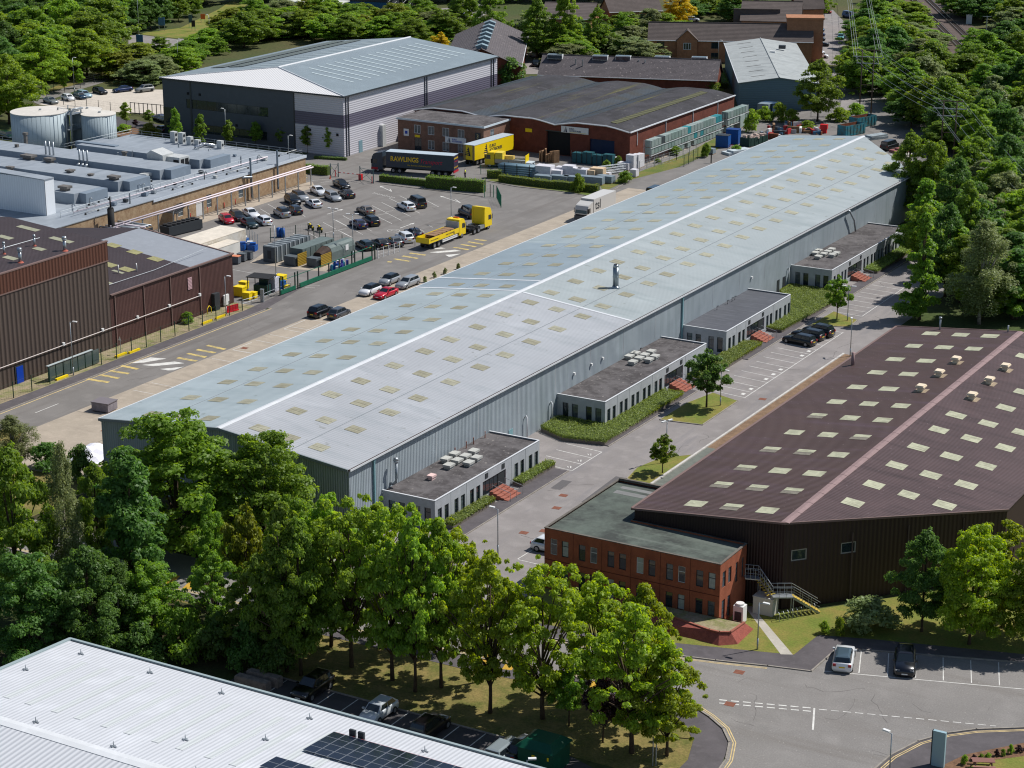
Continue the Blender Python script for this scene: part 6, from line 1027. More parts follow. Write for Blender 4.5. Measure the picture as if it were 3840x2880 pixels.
q = (-191.64,459.81); MB().obox(q, (1.6, 1.2, .8), .3, 7.0).obj('roof_cowl', steel_d, r); q = (-191.04,452.72); MB().obox(q, (1.2, .8, .4), .3, 7.0).obj('roof_vent', plast_w, r)
wi = [(k, k + 1.8, 3.4, 5.0) for k in (2, 15.5, 19, 23, 27, 31)] + [(k, k + 1.8, .8, 2.4) for k in (4, 15.5, 19, 23, 27, 31)]
r, d, n, w, A, B, sl = gable('brick_terrace', 'long orange brick terrace with brown tiled roof and gabled bay', 'house', (-230.48,467.03), (-193.70,483.67), 5.6, (-232.62,471.17), 9.2, orange_b, tile_r, wins=wi)
p0 = A + d * (7.0) - n * .9; a = math.atan2(d[1], d[0])
MB().obox(p0 + d * 2.5 + n * 1.0, (5.0, 2.2, 5.7), a, 0).add([(*(p0), 5.7), (*(p0 + d * 5), 5.7), (*(p0 + d * 2.5), 7.9)], [(0, 1, 2)]).obj('gabled_bay', orange_b, r)
for s in (0, 1):
    e0 = p0 + d * (5.3 if s else -.3) - n * .3; MB().slab([(*e0, 5.5), (*(e0 + n * 5), 5.5), (*(p0 + d * 2.5 + n * 5), 8.1), (*(p0 + d * 2.5 - n * .3), 8.1)], .12).obj('bay_roof', tile_r, r)
bw0 = p0 - n * .12; window(r, tuple(bw0), tuple(bw0 + d * 5), (1.6, 3.5, 3.2, 4.9), .0, frame_w, glass, mull=(.33, .66), fw=.12)
MB().obox((-197.67,488.31), (9, 6, 10.5), a, 0).obox((-197.67,488.31), (9.4, 6.4, .5), a, 10.5).obj('stair_tower', orange_b, r)
def simple_house(label, P0, P1, ze, R0, zr_, wm=orange_b): return gable('tiled_house', label, 'house', P0, P1, ze, R0, zr_, wm, tile_r, wins=[(k, k + 1.6, 2.8, 4.2) for k in range(2, 12, 4)])
simple_house('tiled brick house behind the tall trees, beside the lantern hall', (-271.66,485.15), (-259.09,489.77), 6, (-272.01,495.34), 9); simple_house('tiled house with many hips at the top of the far car park', (-226.65,510.55), (-216.18,515.29), 5, (-221.67,512.25), 8.5); simple_house('tiled house with brown roof above the brick tower', (-229.92,524.26), (-215.55,529.80), 6, (-220.75,518.62), 10)
simple_house('brick house with blue door sign at the frame top', (-261.61,505.93), (-251.19,516.16), 6, (-260.32,513.71), 9); simple_house('brick house at the head of the far car park', (-224.21,543.21), (-218.26,548.11), 6, (-220.63,542.61), 9)
q = (-278.70,567.83); tag(MB().obox(q, (6, .4, 2.2), .3, 2).obj('shop_sign', mat('sign_blue', S(40, 110, 160), .5), None), 'blue sign on the brick house behind the golden trees', 'sign')
cb = thing('flat_roof_cabin', 'cream flat-roofed cabin half hidden behind the thicket', 'cabin', (-357.28,500.90)); q = (-357.28,500.90); MB().obox(q, (20, 6, 3.2), .25, 0).obj('wall', mat('cream_wall', S(190, 186, 160), .7), cb); MB().obox(q, (20.8, 6.8, .3), .25, 3.2).obj('roof', mat('pale_cabin_roof', S(200, 200, 192), .6), cb); MB().obox((q[0] + 1, q[1] - 3.1), (14, .2, 1.4), .25, 1.2).obj('window_band', glass, cb)
cb = thing('dark_glazed_shop', 'dark glazed shopfront in shade under the far trees', 'shop', (-344.45,512.82)); q = (-344.45,512.82); MB().obox(q, (15, 6, 4), .25, 0).obj('wall', steel_d, cb); MB().obox((q[0] + .7, q[1] - 3.1), (13, .2, 2.4), .25, .6).obj('glazing', mat('blue_glazing', S(40, 90, 130), .2), cb); MB().obox(q, (15.6, 6.6, .3), .25, 4).obj('roof', felt, cb)
# far roads and car parks
sheet('far_car_park', [(-231.57,578.10), (-227.52,583.48), (-210.14,551.85), (-191.50,503.04), (-186.45,486.14), (-192.92,482.40), (-219.12,546.66)], .008, asph_l); sheet('access_road', [(-185.72,478.14), (-182.28,480.12), (-167.40,453.48), (-155.54,420.78), (-160.20,416.49), (-168.46,440.23), (-178.46,458.38)], .004, asph_l)
sheet('far_road', [(-318.22,483.96), (-307.42,484.90), (-325.42,513.40), (-308.01,511.91), (-311.84,524.20), (-324.06,544.77), (-335.57,510.48)], .0, asph_l); sheet('drive', [(-247.30,434.32), (-244.40,436.00), (-262.76,468.72), (-265.31,469.57), (-262.21,459.88)], .0, asph_l)
sheet('concrete_park', [(-320.48,343.61), (-313.25,342.71), (-286.56,346.62), (-308.04,373.07), (-321.09,366.45)], .0, mat('bright_concrete', S(196, 186, 172), .9, var=.1, vs=.3)); sheet('grey_road', [(-323.66,345.22), (-327.87,349.81), (-330.97,367.31), (-332.11,379.27), (-334.10,384.12), (-330.76,381.04), (-327.61,374.04), (-324.97,360.52), (-320.48,343.61)], .004, asph)
sheet('dry_verge', [(-328.93,350.98), (-337.19,374.36), (-339.07,387.38), (-334.10,384.12), (-330.97,367.31)], .002, drygrass); sheet('plant_road', [(-296.51,340.86), (-278.76,337.00), (-271.35,327.87), (-282.46,324.37)], .002, asph_d)
sheet('junction_road', [(-372.89,436.68), (-371.88,439.82), (-357.30,438.12), (-355.45,444.22), (-362.63,463.66), (-355.25,454.62), (-341.69,427.75), (-350.05,422.91), (-361.67,423.33)], .004, asph_l); sheet('roadside_grass', [(-373.79,438.72), (-370.69,456.30), (-386.01,493.34), (-398.39,518.06), (-393.05,521.15), (-364.09,465.54), (-356.83,445.96), (-358.67,439.83), (-372.60,440.69)], .002, lawn)
sheet('roundabout_bed', [(-285.43,328.59), (-286.79,333.89), (-280.00,330.24), (-276.28,323.57), (-280.17,322.77)], .06, mat('bark_mulch', S(132, 100, 76)))
# railway
ra, rb = np.array((-226.19,641.63)), np.array((-181.52,552.50)); rd = (rb - ra) / np.linalg.norm(rb - ra); rn = np.array([rd[1], -rd[0]])
if rn[0] < 0: rn = -rn
rb = rb + rd * 60; ra = ra - rd * 200
sheet('railway_ballast', [tuple(ra - rn * 4), tuple(rb - rn * 4), tuple(rb + rn * 9), tuple(ra + rn * 9)], .0, mat('ballast', S(104, 90, 84), .95, var=.2, vs=.4, fine=.3, fs=5))
rt = thing('railway_track', 'pair of railway tracks curving away between the far trees', 'railway', tuple(rb))
for o_ in (-1.2, .25, 3.3, 4.75): MB().ribbon([tuple(ra + rn * o_), tuple(rb + rn * o_)], .09, .12, .28).obj('rail', mat('rail_steel', S(190, 184, 180), .35, .7), rt)
sl_b = MB()
for k in range(150):
    for c in (-.48, 4.02): sl_b.obox(tuple(rb - rd * k * 1.3 + rn * c), (.26, 2.5, .11), math.atan2(rd[1], rd[0]), .0)
o = sl_b.obj('sleepers', mat('sleeper', S(92, 82, 76), .9), rt); o['kind'] = 'stuff'
q = (-182.99,574.40); tag(MB().obox(q, (1.6, 1.2, 2.4), .3, 0).obox(q, (1.8, 1.4, .12), .3, 2.4).obj('signal_cabinet', plast_w, None), 'white equipment cabinet beside the railway', 'cabinet')
q = (-168.64,544.74); sp_ = thing('signal_post', 'slim steel railway mast with crossbar among the far trees', 'post', q); MB().cyl(q, .12, 0, 6.5, 8).obj('mast', steel, sp_); MB().obox(q, (2.2, .12, .12), .3, 6.3).obj('crossbar', steel, sp_)
# wooden H-poles and their wires
wood_p = mat('pole_timber', S(92, 78, 68), .9, var=.3, vs=1.5)
def hpole(c, h, a, label):
    t = thing('power_pole', label, 'power pole', c); dx, dy = math.cos(a), math.sin(a)
    for s in (-1.25, 1.25): MB().tube([(c[0] + dx * s, c[1] + dy * s, 0), (c[0] + dx * s, c[1] + dy * s, h)], .17, 8, .12).obj('pole', wood_p, t, True)
    for k, z in enumerate((h - .15, h - 1.6, h - 3.0)):
        wl_ = (2.4, 3.2, 2.4)[k]; MB().obox(c, (2 * wl_, .14, .18), a, z).obj('crossarm', steel if k else wood_p, t)
        for s in (-wl_ + .15, wl_ - .15): MB().cyl((c[0] + dx * s, c[1] + dy * s), .07, z + .18, z + .5, 6).obj('insulator', mat('porcelain', S(150, 140, 132), .3), t)
    MB().obox(c, (2.5, .1, .12), a, h * .45).obj('brace', wood_p, t)
    return [(c[0] + dx * s, c[1] + dy * s, z + .5) for z, wl_ in ((h - .15, 2.25), (h - 1.6, 3.05), (h - 3.0, 2.25)) for s in (-wl_, wl_)]
K1 = hpole((-156.8, 424), 13.9, R(14), 'wooden H-frame power pole beside the far access road'); K2 = hpole((-125.5, 385.8), 11.3, R(14), 'wooden H-frame power pole in the trees beyond the warehouse end')
K0 = hpole((-267.76,699.32), 14, R(14), 'wooden H-frame power pole at the head of the far car park'); c3 = (-62.64,271.49); K3 = [(c3[0] + x, c3[1] + y, z) for x, y, z in ((-2.2, -.5, 11), (2.2, .5, 11), (-3, -.7, 9.5), (3, .7, 9.5), (-2.2, -.5, 8), (2.2, .5, 8))]
def sag(a, b, s): return [tuple(np.array(a) + (np.array(b) - np.array(a)) * t - np.array([0, 0, s * 4 * t * (1 - t)])) for t in [i / 10 for i in range(11)]]
for A_, B_, s in ((K0, K1, 1.5), (K1, K2, .9), (K2, K3, 2.0)):
    for k in range(6): tag(MB().tube(sag(A_[k], B_[k], s), .026, 4).obj('power_line', mat('aluminium_wire', S(190, 192, 196), .4, .3), None), 'thin overhead wire strung between the wooden power poles', 'wire', 'overhead wires')
# lattice mast
lt = thing('lattice_mast', 'dark steel lattice mast behind the thicket', 'mast', (-321.54,492.90)); q = np.array((-320.89,491.90)); sh = 2.6
for sx in (-1, 1):
    for sy in (-1, 1): MB().tube([(q[0] + sx * sh, q[1] + sy * sh, 0), (q[0] + sx * sh * .8, q[1] + sy * sh * .8, 28)], .16, 5).obj('leg', mat('mast_steel', S(84, 86, 88), .5, .3), lt)
for k in range(13):
    z0, z1 = k * 2.1, k * 2.1 + 2.1; f0, f1 = sh * (1 - .2 * z0 / 28), sh * (1 - .2 * z1 / 28); b = MB()
    for ax in (0, 1):
        for s in (-1, 1):
            for t in (-1, 1):
                P_ = [q[0], q[1]]; Q_ = [q[0], q[1]]; P_[ax] += t * f0; P_[1 - ax] += s * f0; Q_[ax] -= t * f1; Q_[1 - ax] += s * f1; b.tube([(*P_, z0), (*Q_, z1)], .07, 4)
    b.obj('bracing', mat('mast_steel', S(84, 86, 88)), lt)
# ---------------------------------------------------------------- lamp posts, signs, fences
def lamp(q, h, label, heads=1, a=0.0, arm=.7):
    t = thing('lamp_post', label, 'lamp post', q); MB().cyl(q, .09, 0, 1.1, 8).cyl(q, .06, 1.1, h, 8, .05).obj('column', steel, t, True)
    for s in range(heads):
        b = a + math.pi * s; e = (q[0] + math.cos(b) * arm, q[1] + math.sin(b) * arm); MB().tube([(q[0], q[1], h - .05), (e[0], e[1], h + .08)], .035, 6).obj('arm', steel, t); MB().obox(e, (.62, .26, .12), b, h + .04).obj('lantern', plast_w, t)
    return t
for q, h, lb, n_, a_ in (((-66.91,160.28), 4.6, 'grey lamp post on the lawn beside the paved path', 1, 0), ((-98.72,167.84), 5.0, 'lamp post on the service road beside the leafy crowns', 1, 3.1), ((-99.91,267.39), 5.0, 'double-headed lamp post on the far lawn island', 2, .3), ((-93.28,251.35), 5.0, 'lamp post against the brown warehouse edge', 1, 2), ((-177.16,192.98), 7.2, 'lamp post at the glazed shelter by the tall brown shed', 1, .2), ((-178.09,226.37), 5.6, 'lamp post beside the red barrier', 1, 0), ((-183.18,245.31), 8.5, 'tall lamp post with curved head beside the waste compactors', 1, 3.4), ((-99.42,223.33), 4.6, 'dark lamp post beside the round dark maple', 1, 0), ((-323.79,359.37), 8, 'lamp post beside the saplings of the far car park', 1, 0), ((-252.50,323.28), 8, 'lamp post between plant roof and charcoal wall', 1, 3), ((-231.70,315.62), 6, 'lamp post at the corner of the plant roof', 1, 0), ((-258.81,468.69), 7, 'double-headed lamp post beside the slate range', 2, 0), ((-367.51,434.72), 12, 'tall lamp post at the far wooded junction', 1, 0), ((-321.68,394.36), 8, 'lamp post behind the hipped warehouse', 1, 0), ((-351.73,445.10), 6, 'lamp post beside the junction road', 1, 3), ((-213.12,470.71), 6, 'lamp post beside the clipped hedge of the slate range', 1, 0), ((-249.93,466.98), 5, 'double-headed lamp post behind the slate range', 2, 0), ((-180.46,291.47), 6, 'dark lamp post behind the yellow flatbed', 1, 0), ((-180.96,262.80), 7, 'camera post beside the green gate', 2, .5), ((-190.88,271.64), 5, 'double-headed lamp post beside the motorcycles', 2, 0)):
    lamp(q, h, lb, n_, a_)
q = (-47.39,141.24); lamp(q, 5.0, 'lamp post standing on the road edge near the frame bottom', 1, 2.9, .5); q = (-96.06,201.19); lamp(q, 5.0, 'double-headed lamp post beside the small maple island', 2, 1.2, .5)
q = (-70.30,123.86); lamp((q[0], q[1]), 4.6, 'white-headed lamp beside the green kiosk', 1, .6, .4)
tt = thing('totem_sign', 'tall blank grey totem sign at the frame bottom beside the kerb', 'sign', (-45.4, 147.2)); MB().box(-45.9, 147.0, 0, -44.85, 147.3, 3.1).obj('panel', mat('totem_grey', S(150, 176, 184), .45), tt); MB().box(-45.98, 146.97, 0, -45.9, 147.33, 3.1).obj('edge', steel_d, tt)
for q, c, w_, h_, lb in (((-371.47,449.18), (70, 110, 150), 1.8, 3.6, 'blue estate board on posts at the wooded junction'), ((-371.90,467.93), (214, 108, 50), 1.3, 2.4, 'orange board on posts beside the grass verge'), ((-368.23,457.72), (60, 90, 96), 1.0, 3.6, 'tall dark teal board in the trees'), ((-363.48,453.01), (46, 40, 40), 1.0, 2.9, 'dark brown totem board on the verge'), ((-355.01,420.04), (70, 130, 150), 1.8, 3.6, 'blue-topped board beside the road trees')):
    t = thing('estate_sign', lb, 'sign', q); MB().obox(q, (w_, .15, h_ * .6), .5, h_ * .4).obj('panel', mat('sign_%d_%d' % (c[0], c[2]), S(*c), .6), t); MB().obox((q[0] - w_ * .38, q[1] - w_ * .2), (.12, .12, h_ * .4), .5, 0).obox((q[0] + w_ * .38, q[1] + w_ * .2), (.12, .12, h_ * .4), .5, 0).obj('posts', steel, t)
def fence(pts, h, label, step=3.2, m=green_d, wires=5, name='fence'):
    t = thing(name, label, 'fence', pts[0]); 
    for a, b in zip(pts[:-1], pts[1:]):
        L = math.dist(a, b); n_ = max(1, round(L / step))
        for k in range(n_ + 1): x, y = a[0] + (b[0] - a[0]) * k / n_, a[1] + (b[1] - a[1]) * k / n_; MB().box(x - .045, y - .045, 0, x + .045, y + .045, h + .05).obj('post', m, t)
        for k in range(n_):
            p_ = [a[0] + (b[0] - a[0]) * k / n_, a[1] + (b[1] - a[1]) * k / n_]; q_ = [a[0] + (b[0] - a[0]) * (k + 1) / n_, a[1] + (b[1] - a[1]) * (k + 1) / n_]; w_ = MB()
            for i in range(wires): z = .12 + (h - .15) * i / (wires - 1); w_.tube([(*p_, z), (*q_, z)], .009, 3)
            nv = int(math.dist(p_, q_) / .4)
            for i in range(1, nv): x, y = p_[0] + (q_[0] - p_[0]) * i / nv, p_[1] + (q_[1] - p_[1]) * i / nv; w_.tube([(x, y, .1), (x, y, h)], .006, 3)
            o = w_.obj('mesh_panel', m, t); o['kind'] = 'stuff'
    return t
fence([(-177.2, 172), (-177.2, 188.6)], 2.1, 'dark green mesh fence before the tall brown shed'); fence([(-177.2, 198.5), (-177.2, 229)], 2.1, 'dark green mesh fence before the low brown shed')
fence([(-198.53,264.76), (-194.97,270.29), (-188.65,266.21), (-185.92,266.95)], 2.3, 'mesh fence around the waste compactors', 2.6); fence([(-202.30,263.44), (-197.36,259.77)], 2.4, 'steel mesh gate panel beside the white containers', 1.6, steel)
fence([(-326.66,352.30), (-328.22,364.19), (-328.73,375.34)], 2.0, 'black mesh fence beside the grey road', 4, steel_d); fence([(-315.08,345.89), (-296.16,343.49)], 2.2, 'black mesh fence in front of the pale car park', 4, steel_d)
sg_ = thing('sliding_gate', 'black sliding gate with upright bars beside the pale car park', 'gate', (-296.95,347.13)); ga, gb = np.array((-294.64,344.37)), np.array((-285.89,345.40))
for k in range(9): p_ = ga + (gb - ga) * k / 8; MB().box(p_[0] - .06, p_[1] - .06, 0, p_[0] + .06, p_[1] + .06, 2.6).obj('upright', steel_d, sg_)
MB().tube([(*ga, 2.5), (*gb, 2.5)], .07, 5).tube([(*ga, .25), (*gb, .25)], .12, 5).obj('frame', steel_d, sg_)
fence([(-171.88,345.23), (-170.36,358.14), (-170.23,366.79)], 1.9, 'thin mesh fence along the depot verge', 2.6, steel); fence([(-166.46,353.35), (-167.25,361.23)], 2.3, 'dark green gate panel on the depot verge', 2.4, green_d, 12)
fence([(-185.53,310.99), (-184.94,312.02), (-183.33,311.58), (-178.84,305.43)], 2.2, 'green palisade fence at the bend beside the tall hedge', .9, green_s, 4); fence([(-196.38,327.88), (-193.32,329.64)], 1.8, 'green fence end beside the pipe racks', 2.4, green_s)
fence([(-177.33,264.35), (-176.69,269.64)], 1.6, 'pale steel railing beside the green gate', 1.2, plast_w, 4)
verge_d = [(-176.5, 352), (-172, 352), (-167.32,352.86), (-167.68,362.95), (-168.35,371.94), (-170.6, 395), (-176.5, 395)]
sheet('depot_verge', [(-169.27,325.63), (-169.97,336.66), (-167.09,352.36), (-167.39,361.80), (-167.86,370.87), (-169.31,381.85), (-173.45,383.04), (-171.51,364.71), (-171.68,342.89), (-172.53,330.50)], 2 * E_, grass)
sheet('rack_yard', [(-173.88,345.31), (-173.42,367.65), (-174.73,395.64), (-175.22,401.51), (-178.68,402.64), (-177.74,351.93)], E_, conc); sheet('hedge_verge', [(-192.78,323.95), (-186.04,322.71), (-168.84,321.34), (-168.44,325.04), (-169.57,325.80), (-191.67,326.82)], 2 * E_, grass)
struct('kerb', MB().ribbon([(-192.29,323.12), (-184.91,321.55), (-175.90,322.13), (-168.70,321.07), (-167.69,323.04), (-169.50,335.75)], .15, -.02, .1), kerb_m); struct('kerb', MB().ribbon([(-207.80,311.26), (-186.07,311.34)], .15, -.02, .1), kerb_m)
# ---------------------------------------------------------------- vehicles
cglass = mat('car_glass', (.012, .018, .022, 1), .05, spec=.9); tyre_m = mat('tyre', (.018, .018, .018, 1), .8); rim_m = mat('alloy_rim', S(150, 152, 156), .35, .6)
head_m = mat('headlamp', S(220, 224, 228), .12, spec=.8); tail_m = mat('tail_lamp', S(150, 14, 18), .2, spec=.7); pl_y = mat('plate_yellow', S(226, 190, 40), .5); pl_w = mat('plate_white', S(226, 226, 222), .5); trim_m = mat('car_trim', (.02, .02, .022, 1), .6)
def paint(r, g, b, metal=.15): return mat('paint_%d_%d_%d' % (r, g, b), S(r, g, b), .28, metal, spec=.5, coat=.6)
CK = {'hatch': (4.0, 1.74, 1.48, .90, .96, 1.02, .55, -1.30, -1.86, .98), 'saloon': (4.65, 1.82, 1.43, .86, .93, .85, .10, -1.15, -1.75, 1.02), 'estate': (4.7, 1.82, 1.48, .88, .95, .95, .25, -1.95, -2.2, .98), 'suv': (4.45, 1.86, 1.66, 1.0, 1.08, .95, .35, -1.75, -2.08, 1.08), 'coupe': (4.5, 1.82, 1.36, .82, .90, .75, -.05, -1.0, -1.9, .98), 'van': (4.95, 1.94, 1.96, 1.1, 1.15, 1.55, .95, -2.35, -2.44, 1.15)}
PROTO_CAR = {}
def car_meshes(k):
    if k in PROTO_CAR: return PROTO_CAR[k]
    L, W, H, zh, zb_, xw, xt, xr, xb, zt = CK[k]; hw = W / 2; P = []
    st = [(L / 2, zh * .60, .74), (L / 2 - .10, zh * .78, .88), (L / 2 - .38, zh * .93, .97), ((L / 2 + xw) / 2 - .1, zh * .985, 1), (xw, zb_, 1), (0, zb_, 1), (xb + .15, zb_, 1), (min(xb - .03, -L / 2 + .3), zt, .97), (-L / 2 + .07, zt * .9, .92), (-L / 2, zt * .6, .84)]
    b = MB(); ring = lambda x, z, w: [(x, -hw * w * .88, .20), (x, -hw * w, .34), (x, -hw * w * 1.0, z * .62), (x, -hw * w * .965, z * .88), (x, -hw * w * .86, z), (x, 0, z + .025), (x, hw * w * .86, z), (x, hw * w * .965, z * .88), (x, hw * w, z * .62), (x, hw * w, .34), (x, hw * w * .88, .20)]
    n = 11; v = [p for s in st for p in ring(*s)]; f = []
    for i in range(len(st) - 1):
        for j in range(n): f.append((i * n + j, i * n + (j + 1) % n, (i + 1) * n + (j + 1) % n, (i + 1) * n + j))
    f += [tuple(range(n))[::-1], tuple((len(st) - 1) * n + j for j in range(n))]; b.add(v, [q[::-1] for q in f]); P.append(('body', b.mesh('body', True), 'PAINT', (0, 0, 0), 0))
    wb, wt = hw * .90, hw * .70; z0 = zb_ - .04; z1 = H - .06
    C = dict(a=(xw + .05, z0, wb * .93), b=(xt, z1, wt), c=(xr, z1, wt), d=(xb, z0 if k != 'x' else z0, wb * .95))
    g_ = MB(); V = [(C[q][0], s * C[q][2], C[q][1]) for q in 'abcd' for s in (-1, 1)] + [(xt - .22, -wt * .72, H), (xt - .22, wt * .72, H), (xr + .2, -wt * .72, H), (xr + .2, wt * .72, H)]
    g_.add(V, [(0, 1, 3, 2), (5, 4, 6, 7), (2, 4, 6, 0)[::1], (1, 7, 5, 3), (2, 3, 9, 8), (8, 9, 11, 10), (3, 5, 11, 9), (4, 2, 8, 10), (5, 4, 10, 11)]); P.append(('cabin', g_.mesh('cabin'), 'ROOF', (0, 0, 0), 0))
    def pane(nm, q, u0, u1, v0, v1):
        q = [np.array(p) for p in q]; pt = lambda u, v: (q[0] * (1 - u) + q[1] * u) * (1 - v) + (q[3] * (1 - u) + q[2] * u) * v
        c = [pt(u0, v0), pt(u1, v0), pt(u1, v1), pt(u0, v1)]; nn = np.cross(c[1] - c[0], c[3] - c[0]); nn /= np.linalg.norm(nn)
        ctr = np.mean(c, 0); nn = nn if nn @ (ctr - np.array([(xw + xb) / 2, 0, z0])) > 0 else -nn
        o = MB().add([p + nn * .012 for p in c], [(0, 1, 2, 3)]); P.append((nm, o.mesh(nm), cglass, (0, 0, 0), 0))
    pane('windscreen', [V[0], V[1], V[3], V[2]], .05, .95, .05, .93); pane('rear_window', [V[6], V[7], V[5], V[4]], .08, .92, .12 if k != 'van' else .35, .9)
    for s in (0, 1):
        q = [V[0 + s], V[6 + s], V[4 + s], V[2 + s]]
        pane('side_window', q, .10, .47, .12, .9); pane('side_window', q, .51, .93 if k != 'van' else .7, .12, .9)
    wr = .33 if k not in ('suv', 'van') else .36; A = [2 * math.pi * i / 16 for i in range(16)]
    w_ = MB().add([(wr * math.cos(a), s, wr * math.sin(a)) for s in (-.11, .11) for a in A], [tuple(range(16)), tuple(range(16, 32))[::-1]] + [(i, 16 + i, 16 + (i + 1) % 16, (i + 1) % 16) for i in range(16)]).mesh('wheel')
    ri = MB(); 
    for s in (-.118, .118): ri.add([(wr * .62 * math.cos(a), s, wr * .62 * math.sin(a)) for a in A], [tuple(range(16))])
    ri = ri.mesh('rim')
    for x in (L / 2 - .82, -L / 2 + .84):
        for y in (-hw + .075, hw - .075):
            P.append(('wheel', w_, tyre_m, (x, y, wr), 0)); P.append(('rim', ri, rim_m, (0, 0, 0), len(P) - 1))
    hl = MB().box(-.16, -.17, -.06, .05, .17, .07).mesh('headlight'); tl = MB().box(-.04, -.14, -.11, .1, .14, .12).mesh('tail_light')
    for s in (-1, 1): P.append(('headlight', hl, head_m, (L / 2 - .13, s * hw * .66, zh * .70), 0)); P.append(('tail_light', tl, tail_m, (-L / 2 + .03, s * hw * .74, zt * .80), 0))
    pm_ = MB().box(-.012, -.26, -.055, .012, .26, .055).mesh('number_plate'); pm2 = pm_.copy(); P.append(('number_plate', pm_, pl_w, (L / 2 + .005, 0, .42), 0)); P.append(('number_plate', pm2, pl_y, (-L / 2 - .005, 0, .62), 0))
    mi = MB().box(-.09, -.1, -.06, .08, .1, .07).mesh('mirror')
    for s in (-1, 1): P.append(('mirror', mi, 'PAINT', (xw - .12, s * (hw + .06), zb_ + .03), 0))
    sk = MB().box(-L / 2 + .1, -hw * .9, .17, L / 2 - .1, hw * .9, .36).mesh('sill'); P.append(('sill', sk, trim_m, (0, 0, 0), 0)); PROTO_CAR[k] = P; return P
def car(kind, rgb, q, deg, label, roof=None, far=False, name='parked_car', group=None):
    t = thing(name, label, 'van' if kind == 'van' else 'car', (q[0], q[1], 0.0), R(deg + rnd.uniform(-1.2, 1.2)), group); objs = []; pm_ = paint(*rgb); rm = paint(*roof) if roof else pm_
    for nm, me, m_, loc, par in car_meshes(kind):
        o = bpy.data.objects.new(nm, me)
        if far and nm in ('rim', 'mirror', 'number_plate', 'sill'): objs.append(None); continue
        if not me.materials: me.materials.append(None if isinstance(m_, str) else m_)
        col.objects.link(o); o.location = loc; o.parent = objs[par] if nm == 'rim' else t
        if isinstance(m_, str): o.material_slots[0].link = 'OBJECT'; o.material_slots[0].material = pm_ if m_ == 'PAINT' else rm
        objs.append(o)
    return t
BL, WH, SI, GR_, NV, DG, RD = (14, 16, 20), (226, 228, 230), (150, 154, 158), (92, 96, 100), (24, 34, 74), (24, 44, 44), (184, 20, 44)
HD = -33
